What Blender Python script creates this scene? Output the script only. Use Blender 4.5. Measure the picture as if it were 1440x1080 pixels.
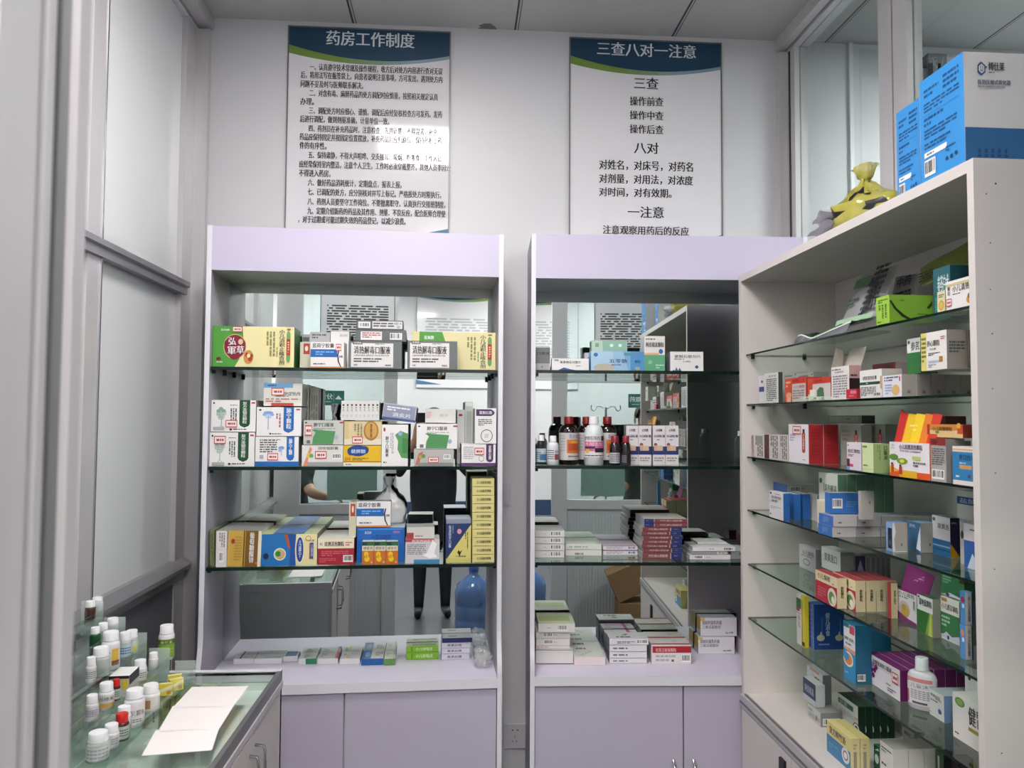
import bpy, bmesh, math, random
from mathutils import Vector, Matrix

random.seed(7)
sc = bpy.context.scene
for o in list(bpy.data.objects):
    bpy.data.objects.remove(o)
COL = sc.collection

# ------------------------------------------------------------------ camera
FPX = 1080.0
YAW, PITCH, ROLL = math.radians(4.0), math.atan(48 / FPX), 0.0055
CAM = Vector((0, 0, 1.55))
FWD = Vector((math.sin(YAW) * math.cos(PITCH), math.cos(YAW) * math.cos(PITCH), math.sin(PITCH)))
_r0 = Vector((math.cos(YAW), -math.sin(YAW), 0))
_u0 = _r0.cross(FWD)
RGT = _r0 * math.cos(ROLL) + _u0 * math.sin(ROLL)
UPV = _u0 * math.cos(ROLL) - _r0 * math.sin(ROLL)
cd = bpy.data.cameras.new('camera')
cd.sensor_width = 36
cd.lens = 27
cd.clip_start = 0.01
cd.dof.use_dof = True
cd.dof.focus_distance = 2.5
cd.dof.aperture_fstop = 9
cam = bpy.data.objects.new('camera', cd)
cam.matrix_world = Matrix(((RGT.x, UPV.x, -FWD.x, CAM.x), (RGT.y, UPV.y, -FWD.y, CAM.y), (RGT.z, UPV.z, -FWD.z, CAM.z), (0, 0, 0, 1)))
COL.objects.link(cam)
sc.camera = cam

# ------------------------------------------------------------------ world, exposure
w = bpy.data.worlds.new('world')
w.use_nodes = True
w.node_tree.nodes['Background'].inputs[0].default_value = (0.8, 0.85, 0.95, 1)
w.node_tree.nodes['Background'].inputs[1].default_value = 0.25
sc.world = w
sc.view_settings.view_transform = 'Standard'
sc.view_settings.look = 'None'
sc.view_settings.gamma = 1
sc.view_settings.use_curve_mapping = False
sc.view_settings.exposure = 0.66
sc.cycles.max_bounces = 14
sc.cycles.transparent_max_bounces = 40
sc.cycles.glossy_bounces = 6
sc.cycles.caustics_reflective = False
sc.cycles.caustics_refractive = False
sc.cycles.sample_clamp_indirect = 6
LAMP = 40.0          # emission of the ceiling panels
CEIL = 3.122

# ------------------------------------------------------------------ materials
_M = {}
def lin(h):
    h = h.lstrip('#')
    if len(h) == 3: h = ''.join(c * 2 for c in h)
    v = [int(h[i:i + 2], 16) / 255 for i in (0, 2, 4)]
    return tuple(c / 12.92 if c <= .04045 else ((c + .055) / 1.055) ** 2.4 for c in v) + (1,)
def mat(name, col, rough=.45, metal=0, spec=.5, coat=0, emit=0, noise=0, nscale=8, bump=0, alpha=1, stretch=None):
    k = (name, col, rough, metal, emit, alpha)
    if k in _M: return _M[k]
    m = bpy.data.materials.new(name)
    m.use_nodes = True
    nt = m.node_tree
    p = nt.nodes['Principled BSDF']
    p.inputs['Base Color'].default_value = lin(col)
    p.inputs['Roughness'].default_value = rough
    p.inputs['Metallic'].default_value = metal
    p.inputs['Specular IOR Level'].default_value = spec
    p.inputs['Coat Weight'].default_value = coat
    p.inputs['Coat Roughness'].default_value = .05
    p.inputs['Alpha'].default_value = alpha
    if emit:
        p.inputs['Emission Color'].default_value = lin(col)
        p.inputs['Emission Strength'].default_value = emit
    if noise or bump:
        tc = nt.nodes.new('ShaderNodeTexCoord')
        mp = nt.nodes.new('ShaderNodeMapping')
        if stretch: mp.inputs['Scale'].default_value = stretch
        nz = nt.nodes.new('ShaderNodeTexNoise')
        nz.inputs['Scale'].default_value = nscale
        nz.inputs['Detail'].default_value = 4
        nt.links.new(tc.outputs['Object'], mp.inputs['Vector'])
        nt.links.new(mp.outputs['Vector'], nz.inputs['Vector'])
        if noise:
            mx = nt.nodes.new('ShaderNodeMixRGB')
            mx.blend_type = 'MULTIPLY'
            c = 1 - noise
            mx.inputs[1].default_value = lin(col)
            rp = nt.nodes.new('ShaderNodeMapRange')
            rp.inputs[3].default_value = c
            rp.inputs[4].default_value = 1 + noise * .3
            nt.links.new(nz.outputs['Fac'], rp.inputs[0])
            mx.inputs[0].default_value = 1
            nt.links.new(rp.outputs[0], mx.inputs[2])
            nt.links.new(mx.outputs[0], p.inputs['Base Color'])
        if bump:
            b = nt.nodes.new('ShaderNodeBump')
            b.inputs['Strength'].default_value = bump
            b.inputs['Distance'].default_value = .01
            nt.links.new(nz.outputs['Fac'], b.inputs['Height'])
            nt.links.new(b.outputs[0], p.inputs['Normal'])
    _M[k] = m
    return m
def glass(name, tint, ior=1.5, rough=.0, dens=1.0):
    """thin pane: tinted see-through plus a mirror-like Fresnel reflection"""
    if name in _M: return _M[name]
    m = bpy.data.materials.new(name)
    m.use_nodes = True
    nt = m.node_tree
    nt.nodes.remove(nt.nodes['Principled BSDF'])
    out = nt.nodes['Material Output']
    tr = nt.nodes.new('ShaderNodeBsdfTransparent')
    tr.inputs[0].default_value = lin(tint)
    gl = nt.nodes.new('ShaderNodeBsdfGlossy')
    gl.inputs['Roughness'].default_value = rough
    gl.inputs[0].default_value = (.95, 1, .97, 1)
    fr = nt.nodes.new('ShaderNodeFresnel')
    fr.inputs[0].default_value = ior
    mx = nt.nodes.new('ShaderNodeMixShader')
    ge = nt.nodes.new('ShaderNodeNewGeometry')
    iv = nt.nodes.new('ShaderNodeMath'); iv.operation = 'SUBTRACT'; iv.inputs[0].default_value = 1
    mu = nt.nodes.new('ShaderNodeMath'); mu.operation = 'MULTIPLY'
    nt.links.new(ge.outputs['Backfacing'], iv.inputs[1])
    nt.links.new(fr.outputs[0], mu.inputs[0]); nt.links.new(iv.outputs[0], mu.inputs[1])
    nt.links.new(mu.outputs[0], mx.inputs[0])
    nt.links.new(tr.outputs[0], mx.inputs[1])
    nt.links.new(gl.outputs[0], mx.inputs[2])
    nt.links.new(mx.outputs[0], out.inputs[0])
    _M[name] = m
    return m
def film(name, col, alpha, rough=.2, spec=.5):
    return mat(name, col, rough, alpha=alpha, spec=spec)

CN = dict(k='#17171b', w='#e9e7e8', g='#1f7a3c', G='#0e4a2a', b='#1766b4', n='#18305f', r='#b3202c', o='#d9641f', y='#e3c02f', c='#ead9a0',
          s='#a9acae', d='#55585c', p='#7a1f5f', u='#5f86c8', l='#86bb3c', t='#1f6f82', e='#c9cdc9', m='#7c1530')
def pm(c):
    c = CN.get(c, c)
    return mat('print_' + c.lstrip('#'), c, .42)

MELA = mat('lavender_laminate', '#c4bdd6', .38, noise=.05, nscale=3)
MELW = mat('white_laminate', '#dcdbe4', .35, noise=.05, nscale=3)
MELG = mat('inner_laminate', '#bfbec8', .45, noise=.05, nscale=3)
CABW = mat('cream_laminate', '#d9d2cf', .4, noise=.06, nscale=4)
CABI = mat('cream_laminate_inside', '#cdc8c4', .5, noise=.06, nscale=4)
ALU = mat('aluminium', '#d2cfd2', .38, metal=.4, noise=.06, nscale=2, stretch=(40, 40, 1))
ALUD = mat('aluminium_dark', '#77787b', .4, metal=.4)
GREY = mat('grey_panel', '#66686e', .35, noise=.08, nscale=2)
WALL = mat('white_wall_panel', '#d3d2d6', .42, noise=.05, nscale=2.5, bump=.02)
GLS = glass('shelf_glass', '#eaf3ee')
GLT = glass('counter_glass', '#f5f8f6')
GLE = mat('glass_edge', '#0a1f19', .12)
PANE = glass('window_glass', '#e8efee')
MIRR = mat('mirror_silver', '#d2dad8', .0, metal=1)
CHROME = mat('chrome', '#c8c8cc', .15, metal=1)
BLK = mat('black_plastic', '#15151a', .4)

# ------------------------------------------------------------------ mesh builder
class MB:
    def __init__(s):
        s.v = []; s.f = []; s.mi = []; s.mats = []; s.sm = []
    def m(s, m):
        if m not in s.mats: s.mats.append(m)
        return s.mats.index(m)
    def poly(s, pts, m, smooth=False):
        i = len(s.v)
        s.v += [tuple(p) for p in pts]
        s.f.append(tuple(range(i, i + len(pts)))); s.mi.append(s.m(m)); s.sm.append(smooth)
    def mesh(s, vs, fs, m, smooth=False):
        i = len(s.v); k = s.m(m)
        s.v += [tuple(p) for p in vs]
        for f in fs:
            s.f.append(tuple(a + i for a in f)); s.mi.append(k); s.sm.append(smooth)
    def box(s, x0, x1, y0, y1, z0, z1, m, face=None):
        face = face or {}
        P = [(x0, y0, z0), (x1, y0, z0), (x1, y1, z0), (x0, y1, z0), (x0, y0, z1), (x1, y0, z1), (x1, y1, z1), (x0, y1, z1)]
        i = len(s.v); s.v += P
        for k, q in dict(F=(0, 1, 5, 4), R=(1, 2, 6, 5), K=(2, 3, 7, 6), L=(3, 0, 4, 7), T=(4, 5, 6, 7), B=(3, 2, 1, 0)).items():
            s.f.append(tuple(a + i for a in q)); s.mi.append(s.m(face.get(k, m))); s.sm.append(False)
    def prism(s, pts, axis, a0, a1, m, cap=None):
        """polygon pts in the plane across axis, pushed from a0 to a1"""
        def q(u, v, a):
            return {'x': (a, u, v), 'y': (u, a, v), 'z': (u, v, a)}[axis]
        n = len(pts)
        A = [q(u, v, a0) for u, v in pts]; B = [q(u, v, a1) for u, v in pts]
        fs = [tuple(range(n)), tuple(range(2 * n - 1, n - 1, -1))] + [(i, i + n, (i + 1) % n + n, (i + 1) % n) for i in range(n)]
        s.mesh(A + B, fs[:2], cap or m); s.mesh(A + B, fs[2:], m)
    def lathe(s, prof, m, n=20, c=(0, 0, 0), smooth=True, sx=1, sy=1):
        vs = []; fs = []
        for r, z in prof:
            for k in range(n):
                a = 2 * math.pi * k / n
                vs.append((c[0] + r * sx * math.cos(a), c[1] + r * sy * math.sin(a), c[2] + z))
        for j in range(len(prof) - 1):
            for k in range(n):
                fs.append((j * n + k, j * n + (k + 1) % n, (j + 1) * n + (k + 1) % n, (j + 1) * n + k))
        fs.append(tuple(range(n - 1, -1, -1))); fs.append(tuple(range((len(prof) - 1) * n, len(prof) * n)))
        s.mesh(vs, fs[:-2], m, smooth); s.mesh(vs[:n], [tuple(range(n - 1, -1, -1))], m); s.mesh(vs[-n:], [tuple(range(n))], m)
    def tube(s, pts, r, m, n=8):
        pts = [Vector(p) for p in pts]
        vs = []; fs = []
        for i, p in enumerate(pts):
            d = (pts[min(i + 1, len(pts) - 1)] - pts[max(i - 1, 0)]).normalized()
            a = d.cross(Vector((0, 0, 1)) if abs(d.z) < .9 else Vector((1, 0, 0))).normalized(); b = d.cross(a)
            rr = r[i] if isinstance(r, (list, tuple)) else r
            for k in range(n):
                t = 2 * math.pi * k / n
                vs.append(p + a * math.cos(t) * rr + b * math.sin(t) * rr)
        for i in range(len(pts) - 1):
            for k in range(n):
                fs.append((i * n + k, i * n + (k + 1) % n, (i + 1) * n + (k + 1) % n, (i + 1) * n + k))
        fs.append(tuple(range(n))); fs.append(tuple(range(len(vs) - 1, len(vs) - n - 1, -1)))
        s.mesh(vs, fs, m, True)
    def build(s, name, parent=None, M=None, merge=False):
        me = bpy.data.meshes.new(name)
        me.from_pydata(s.v, [], s.f)
        for m in s.mats: me.materials.append(m)
        me.polygons.foreach_set('material_index', s.mi)
        me.polygons.foreach_set('use_smooth', s.sm)
        if merge:
            b = bmesh.new(); b.from_mesh(me); bmesh.ops.remove_doubles(b, verts=b.verts, dist=1e-6)
            bmesh.ops.recalc_face_normals(b, faces=b.faces); b.to_mesh(me); b.free()
        me.update()
        o = bpy.data.objects.new(name, me)
        COL.objects.link(o)
        if parent is not None: o.parent = parent
        if M is not None: o.matrix_local = M
        return o

def tag(o, label, cat, group=None, kind=None):
    o['label'] = label; o['category'] = cat
    if group: o['group'] = group
    if kind: o['kind'] = kind
    return o
def empty(name, M=None):
    o = bpy.data.objects.new(name, None)
    o.empty_display_size = .05
    COL.objects.link(o)
    if M is not None: o.matrix_local = M
    return o
def dup(o, M=None, label=None, parent=None):
    c = o.copy(); COL.objects.link(c)
    if parent is not None: c.parent = parent
    if M is not None: c.matrix_local = M
    if label: c['label'] = label
    for ch in list(o.children): dup(ch, None, None, c)
    return c
def struct(mb, name, label, cat, M=None):
    return tag(mb.build(name, None, M), label, cat, None, 'structure')

# ------------------------------------------------------------------ lettering
_G = {}
def glyphs(text):
    if text in _G: return _G[text]
    cu = bpy.data.curves.new('t', 'FONT')
    cu.body = text; cu.resolution_u = 2; cu.align_x = 'CENTER'; cu.space_line = .95
    o = bpy.data.objects.new('t', cu); COL.objects.link(o)
    bpy.context.view_layer.update()
    e = o.evaluated_get(bpy.context.evaluated_depsgraph_get())
    me = e.to_mesh()
    vs = [(v.co.x, v.co.y) for v in me.vertices]; fs = [tuple(p.vertices) for p in me.polygons if p.normal.z >= 0]
    e.to_mesh_clear()
    bpy.data.objects.remove(o); bpy.data.curves.remove(cu)
    if not vs:
        _G[text] = ([], [], 1); return _G[text]
    x0 = min(a for a, b in vs); x1 = max(a for a, b in vs); y0 = min(b for a, b in vs); y1 = max(b for a, b in vs)
    sx = max(x1 - x0, 1e-6); sy = max(y1 - y0, 1e-6)
    _G[text] = ([((a - x0) / sx, (b - y0) / sy) for a, b in vs], fs, sx / sy)
    return _G[text]

# art primitives (face, kind, ...)
def r(u0, v0, u1, v1, c, f='F'): return (f, 'r', u0, v0, u1, v1, c)
def t(s, u0, v0, u1, v1, c='k', f='F'): return (f, 't', u0, v0, u1, v1, c, s)
def vt(s, u0, v0, u1, v1, c='k', f='F'): return (f, 't', u0, v0, u1, v1, c, '\n'.join(s))
def l(u0, v0, u1, v1, n, c='d', f='F'): return (f, 'l', u0, v0, u1, v1, c, n)
def vl(u0, v0, u1, v1, n, c='d', f='F'): return (f, 'vl', u0, v0, u1, v1, c, n)
def b(u0, v0, u1, v1, f='F'): return (f, 'b', u0, v0, u1, v1, 'w')
def c(u, v, ru, rv, col, f='F'): return (f, 'c', u, v, ru, rv, col)
def p(pts, col, f='F'): return (f, 'p', pts, col)
def s(u0, v0, u1, v1, f='F'): return (f, 's', u0, v0, u1, v1, 'r')

def face_frames(w, d, h):
    V = Vector
    return dict(F=(V((0, 0, 0)), V((w, 0, 0)), V((0, 0, h)), V((0, -1, 0))), R=(V((w, 0, 0)), V((0, d, 0)), V((0, 0, h)), V((1, 0, 0))),
                L=(V((0, d, 0)), V((0, -d, 0)), V((0, 0, h)), V((-1, 0, 0))), T=(V((0, 0, h)), V((w, 0, 0)), V((0, d, 0)), V((0, 0, 1))),
                K=(V((w, d, 0)), V((-w, 0, 0)), V((0, 0, h)), V((0, 1, 0))))
def paint(mb, frames, art, gap=.0003):
    """print the art on the faces; price stickers are returned for their own part"""
    st = []
    for i, a in enumerate(art):
        O, U, Vv, N = frames[a[0]]
        off = N * (gap * (1 + i * .35))
        P = lambda u, v: O + U * u + Vv * v + off
        k = a[1]
        if k == 'r':
            _, _, u0, v0, u1, v1, col = a
            mb.poly([P(u0, v0), P(u1, v0), P(u1, v1), P(u0, v1)], pm(col))
        elif k == 't':
            _, _, u0, v0, u1, v1, col, tx = a
            vs, fs, _ = glyphs(tx)
            mb.mesh([P(u0 + (u1 - u0) * x, v0 + (v1 - v0) * y) for x, y in vs], fs, pm(col))
            nl = tx.count('\n') + 1
            du = .045 * abs(v1 - v0) / nl * Vv.length / U.length
            off = off + N * .00008
            mb.mesh([P(u0 + du + (u1 - u0) * x, v0 + (v1 - v0) * y) for x, y in vs], fs, pm(col))
        elif k in ('l', 'vl'):
            _, _, u0, v0, u1, v1, col, n = a
            rnd = random.Random(int(u0 * 977 + v0 * 131 + n * 7 + i))
            for j in range(n):
                x = 0
                end = 1 if j < n - 1 else rnd.uniform(.35, .9)
                while x < end:
                    e = min(end, x + rnd.uniform(.06, .3))
                    if k == 'l':
                        va = v1 - (v1 - v0) * (j + .2) / n; vb = v1 - (v1 - v0) * (j + .75) / n
                        ua = u0 + (u1 - u0) * x; ub = u0 + (u1 - u0) * e
                    else:
                        ua = u1 - (u1 - u0) * (j + .75) / n; ub = u1 - (u1 - u0) * (j + .2) / n
                        va = v1 - (v1 - v0) * e; vb = v1 - (v1 - v0) * x
                    mb.poly([P(ua, min(va, vb)), P(ub, min(va, vb)), P(ub, max(va, vb)), P(ua, max(va, vb))], pm(col))
                    x = e + rnd.uniform(.02, .06)
        elif k == 'b':
            _, _, u0, v0, u1, v1, col = a
            mb.poly([P(u0, v0), P(u1, v0), P(u1, v1), P(u0, v1)], pm('#efefef'))
            off = off + N * .0002
            rnd = random.Random(int(u0 * 1000 + v0 * 77))
            x = .06
            while x < .92:
                e = x + rnd.choice((.03, .05, .09))
                mb.poly([O + U * (u0 + (u1 - u0) * x) + Vv * (v0 + (v1 - v0) * .2) + off, O + U * (u0 + (u1 - u0) * min(e, .94)) + Vv * (v0 + (v1 - v0) * .2) + off,
                         O + U * (u0 + (u1 - u0) * min(e, .94)) + Vv * (v0 + (v1 - v0) * .9) + off, O + U * (u0 + (u1 - u0) * x) + Vv * (v0 + (v1 - v0) * .9) + off], pm('k'))
                x = e + rnd.choice((.03, .05, .07))
        elif k == 'c':
            _, _, u, v, ru, rv, col = a
            mb.poly([P(u + ru * math.cos(2 * math.pi * j / 22), v + rv * math.sin(2 * math.pi * j / 22)) for j in range(22)], pm(col))
        elif k == 'p':
            mb.poly([P(u, v) for u, v in a[2]], pm(a[3]))
        elif k == 's':
            st.append((a, off))
    return st
def sticker(parent, frames, items):
    for a, off in items:
        f, _, u0, v0, u1, v1, _ = a
        O, U, Vv, N = frames[f]
        mb = MB()
        o1 = off + N * .0006
        q = lambda u, v, e: O + U * (u0 + (u1 - u0) * u) + Vv * (v0 + (v1 - v0) * v) + o1 + N * e
        mb.poly([q(0, 0, 0), q(1, 0, 0), q(1, 1, 0), q(0, 1, 0)], pm('#f3dcd8'))
        R_ = pm('#c4433f')
        for a0, b0, a1, b1 in ((0, 0, 1, .12), (0, .88, 1, 1), (0, .12, .06, .88), (.94, .12, 1, .88)):
            mb.poly([q(a0, b0, .0003), q(a1, b0, .0003), q(a1, b1, .0003), q(a0, b1, .0003)], R_)
        for (a0, a1) in ((.2, .45), (.5, .62), (.67, .82)):
            mb.poly([q(a0, .36, .0003), q(a1, .36, .0003), q(a1, .62, .0003), q(a0, .62, .0003)], pm('#8a4a4c'))
        st = mb.build('price_sticker', parent)
        st['label'] = 'red-edged price sticker'

# ------------------------------------------------------------------ pixel helpers: a frame is a cabinet's own axes standing in the room
def ray(x, y): return FWD + RGT * ((x - 720) / FPX) - UPV * ((y - 540) / FPX)
def at(x, y, axis, val):
    d = ray(x, y); k = 'xyz'.index(axis)
    return CAM + d * ((val - CAM[k]) / d[k])
class Frame:
    def __init__(s, x, y, deg, lo, hi, deep):
        s.lo, s.hi, s.deep = lo, hi, deep
        s.M = Matrix.Translation((x, y, 0)) @ Matrix.Rotation(math.radians(deg), 4, 'Z')
        s.I = s.M.inverted(); s.c = s.I @ CAM; s.R = s.I.to_3x3(); s.side = abs(deg) > 45
    def hit(s, x, y, k, val):
        d = s.R @ ray(x, y)
        return s.c + d * ((val - s.c[k]) / d[k])
U1 = Frame(-0.845, 2.62, 2.3, .0175, .982, .2425)
U2 = Frame(0.258, 2.72, -2.6, .0175, .982, .283)
RC = Frame(0.985, 2.633, -90, .022, 1.218, .338)

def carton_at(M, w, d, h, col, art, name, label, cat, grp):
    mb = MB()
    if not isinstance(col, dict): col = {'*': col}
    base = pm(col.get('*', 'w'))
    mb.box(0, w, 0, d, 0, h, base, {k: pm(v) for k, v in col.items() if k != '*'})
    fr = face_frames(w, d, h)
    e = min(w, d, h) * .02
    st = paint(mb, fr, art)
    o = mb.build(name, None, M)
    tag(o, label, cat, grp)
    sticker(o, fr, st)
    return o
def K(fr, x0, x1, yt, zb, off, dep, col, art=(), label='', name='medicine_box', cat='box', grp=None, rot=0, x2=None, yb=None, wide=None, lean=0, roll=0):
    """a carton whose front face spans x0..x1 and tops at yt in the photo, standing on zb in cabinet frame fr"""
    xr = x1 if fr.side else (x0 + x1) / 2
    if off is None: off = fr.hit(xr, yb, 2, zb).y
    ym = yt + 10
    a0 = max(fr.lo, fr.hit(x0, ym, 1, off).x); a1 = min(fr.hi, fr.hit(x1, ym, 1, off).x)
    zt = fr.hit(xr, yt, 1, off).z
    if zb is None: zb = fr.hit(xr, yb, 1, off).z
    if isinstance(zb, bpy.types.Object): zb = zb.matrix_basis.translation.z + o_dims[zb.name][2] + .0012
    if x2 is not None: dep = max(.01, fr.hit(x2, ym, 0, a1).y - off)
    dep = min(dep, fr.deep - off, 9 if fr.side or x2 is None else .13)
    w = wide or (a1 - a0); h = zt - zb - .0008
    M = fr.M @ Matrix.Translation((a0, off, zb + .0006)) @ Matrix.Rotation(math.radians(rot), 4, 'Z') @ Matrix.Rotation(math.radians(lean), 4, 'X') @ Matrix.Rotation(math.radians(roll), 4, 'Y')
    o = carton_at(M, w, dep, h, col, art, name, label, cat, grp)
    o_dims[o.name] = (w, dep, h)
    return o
o_dims = {}
def queue(o, n, step, label, first=1):
    """n more copies of carton o, each moved by step in its own axes"""
    out = [o]
    for i in range(n):
        lb = label(i + 2) if callable(label) else label
        out.append(dup(o, o.matrix_basis @ Matrix.Translation(Vector(step) * (i + 1)), lb))
    return out
ORD = ['zeroth', 'first', 'second', 'third', 'fourth', 'fifth', 'sixth', 'seventh', 'eighth', 'ninth', 'tenth', 'eleventh', 'twelfth']

def bottle(M, rad, h, body, cap, neck=.55, caph=.16, shoulder=.12, lab=None, art=(), name='medicine_bottle', label='', cat='bottle', grp=None, sx=1, sy=1, capr=None):
    root = empty(name, M)
    tag(root, label, cat, grp)
    hb = h * (1 - caph)
    rn = rad * neck; rc = capr or rn * 1.12
    mb = MB()
    sh = h * shoulder
    z1 = hb - sh - h * .02
    pr = [(rad * .9, 0), (rad, h * .02), (rad, z1)] + [(rn + (rad - rn) * math.cos(a * math.pi / 8), z1 + sh * math.sin(a * math.pi / 8)) for a in range(1, 5)] + [(rn, hb)]
    mb.lathe(pr, body, 22, sx=sx, sy=sy)
    mb.build('body', root)
    mb = MB()
    mb.lathe([(rc, 0), (rc, h * caph * .93), (rc * .93, h * caph)], cap, 22, (0, 0, hb))
    mb.lathe([(rc * 1.06, -.001), (rc * 1.06, h * caph * .12)], cap, 22, (0, 0, hb))
    mb.build('cap', root)
    if lab:
        mb = MB()
        v0, v1 = lab[1] * hb, lab[2] * hb
        mb.lathe([(rad * 1.006, v0), (rad * 1.006, v1)], pm(lab[0]), 22, sx=sx, sy=sy)
        # art wraps the camera side (-y): u 0..1 covers 150 degrees
        def wrap(u, v, e): 
            a = math.radians(-90 - 75 + 150 * u)
            rr = rad * (1.006 + e)
            return (rr * sx * math.cos(a), rr * sy * math.sin(a), v0 + (v1 - v0) * v)
        for i, a in enumerate(art):
            e = .012 + .006 * i
            if a[1] == 'r':
                _, _, u0, w0, u1, w1, col = a
                n = 8
                for j in range(n):
                    ua = u0 + (u1 - u0) * j / n; ub = u0 + (u1 - u0) * (j + 1) / n
                    mb.poly([wrap(ua, w0, e), wrap(ub, w0, e), wrap(ub, w1, e), wrap(ua, w1, e)], pm(col))
            elif a[1] == 't':
                _, _, u0, w0, u1, w1, col, tx = a
                vs, fs, _ = glyphs(tx)
                mb.mesh([wrap(u0 + (u1 - u0) * x, w0 + (w1 - w0) * y, e) for x, y in vs], fs, pm(col))
            elif a[1] == 'l':
                _, _, u0, w0, u1, w1, col, n = a
                for j in range(n):
                    va = w1 - (w1 - w0) * (j + .25) / n; vb = w1 - (w1 - w0) * (j + .7) / n
                    for q in range(6):
                        ua = u0 + (u1 - u0) * q / 6; ub = u0 + (u1 - u0) * (q + .8) / 6
                        mb.poly([wrap(ua, vb, e), wrap(ub, vb, e), wrap(ub, va, e), wrap(ua, va, e)], pm(col))
        mb.build('label', root)
    return root
# ================================================================== the room
YB, XL, XR, YF = 3.04, -1.03, 1.345, .47      # back wall, left and right partitions, front partition

def ceiling_mat():
    m = mat('ceiling_panel', '#b0afaf', .5)
    nt = m.node_tree; P = nt.nodes['Principled BSDF']
    tc = nt.nodes.new('ShaderNodeTexCoord'); sp = nt.nodes.new('ShaderNodeSeparateXYZ')
    nt.links.new(tc.outputs['Object'], sp.inputs[0])
    def M(op, a, bb=None):
        n = nt.nodes.new('ShaderNodeMath'); n.operation = op
        for i, v in enumerate((a, bb)):
            if v is None: continue
            if isinstance(v, (int, float)): n.inputs[i].default_value = v
            else: nt.links.new(v, n.inputs[i])
        return n.outputs[0]
    fx = M('FRACT', M('MULTIPLY', M('SUBTRACT', sp.outputs[0], .213), 1 / .648))
    ln = M('LESS_THAN', M('ABSOLUTE', M('SUBTRACT', fx, .5)), .5)
    d1 = M('LESS_THAN', fx, .012)
    d2 = M('MULTIPLY', M('GREATER_THAN', fx, .022), M('LESS_THAN', fx, .027))
    d3 = M('LESS_THAN', M('FRACT', M('MULTIPLY', M('SUBTRACT', sp.outputs[1], 2.62), 1 / 1.3)), .004)
    k = M('MINIMUM', M('ADD', M('ADD', d1, d2), d3), 1)
    mx = nt.nodes.new('ShaderNodeMixRGB')
    mx.inputs[1].default_value = lin('#b0afaf'); mx.inputs[2].default_value = lin('#232326')
    nt.links.new(k, mx.inputs[0]); nt.links.new(mx.outputs[0], P.inputs['Base Color'])
    return m
def floor_mat():
    m = mat('floor_tile', '#55575c', .3)
    nt = m.node_tree; P = nt.nodes['Principled BSDF']
    tc = nt.nodes.new('ShaderNodeTexCoord'); br = nt.nodes.new('ShaderNodeTexBrick')
    br.offset = 0; br.inputs['Scale'].default_value = 1; br.inputs['Mortar Size'].default_value = .004
    br.inputs['Brick Width'].default_value = .6; br.inputs['Row Height'].default_value = .6
    br.inputs['Color1'].default_value = lin('#55575c'); br.inputs['Color2'].default_value = lin('#505257'); br.inputs['Mortar'].default_value = lin('#3a3b3f')
    nt.links.new(tc.outputs['Object'], br.inputs['Vector']); nt.links.new(br.outputs[0], P.inputs['Base Color'])
    return m
def box1(name, x0, x1, y0, y1, z0, z1, m, label, cat, face=None):
    mb = MB(); mb.box(x0, x1, y0, y1, z0, z1, m, face)
    return struct(mb, name, label, cat)

XW, XE, YS = -3.2, 4.2, -3.2
box1('floor', XW - .1, XE + .1, YS - .1, YB + .1, -.1, 0, floor_mat(), 'grey square tiled floor', 'floor')
box1('ceiling', XW - .1, XE + .1, YS - .1, YB + .1, CEIL, CEIL + .1, ceiling_mat(), 'grey white ceiling of long jointed panels', 'ceiling')
box1('wall_back', XW, XE, YB, YB + .1, 0, CEIL, WALL, 'white panel wall behind the two lavender shelving units', 'wall')
box1('wall_left', XW - .1, XW, YS, YB, 0, CEIL, WALL, 'white wall of the next room beyond the left partition', 'wall')
box1('wall_right', XE, XE + .1, YS, YB, 0, CEIL, WALL, 'white wall of the next room beyond the right partition', 'wall')
box1('wall_front', XW, XE, YS - .1, YS, 0, CEIL, WALL, 'white lobby wall seen only in the mirrors', 'wall')
box1('baseboard_front', XW, XE, YS, YS + .02, 0, .40, mat('grey_wainscot', '#9a9cab', .4), 'grey lavender wainscot of the lobby wall', 'baseboard')
box1('trim_13', XW, XE, YS, YS + .024, .40, .58, mat('navy_band', '#2c3f5e', .4), 'navy band along the lobby wall above the wainscot', 'trim')

# stain where the ceiling meets the wall
mb = MB()
pts = [at(x, y, 'z', CEIL - .001) for x, y in ((671, 41), (676, 38), (673, 36), (681, 33), (690, 33), (697, 38), (699, 43))]
mb.poly([(q.x, min(q.y, YB - .001), q.z) for q in pts], mat('damp_stain', '#6f6c69', .8))
tag(mb.build('ceiling_stain'), 'small grey damp stain on the ceiling edge between the two posters', 'stain')

# a white joint strip on the far wall of the right room
box1('trim_1', 1.612, 1.628, YB - .012, YB, 0, CEIL, mat('white_strip', '#e6e6e8', .3), 'white joint strip on the wall behind the right partition', 'trim')
mb = MB()
mb.box(1.93, 2.01, YB - .05, YB, 3.03, 3.07, ALUD); mb.box(1.95, 1.97, YB - .05, YB - .02, 2.98, 3.03, ALUD); mb.box(1.985, 2.0, YB - .05, YB - .02, 2.98, 3.03, ALUD)
tag(mb.build('wall_bracket'), 'small grey bracket high on the wall beside the blue cartons', 'bracket')

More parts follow.
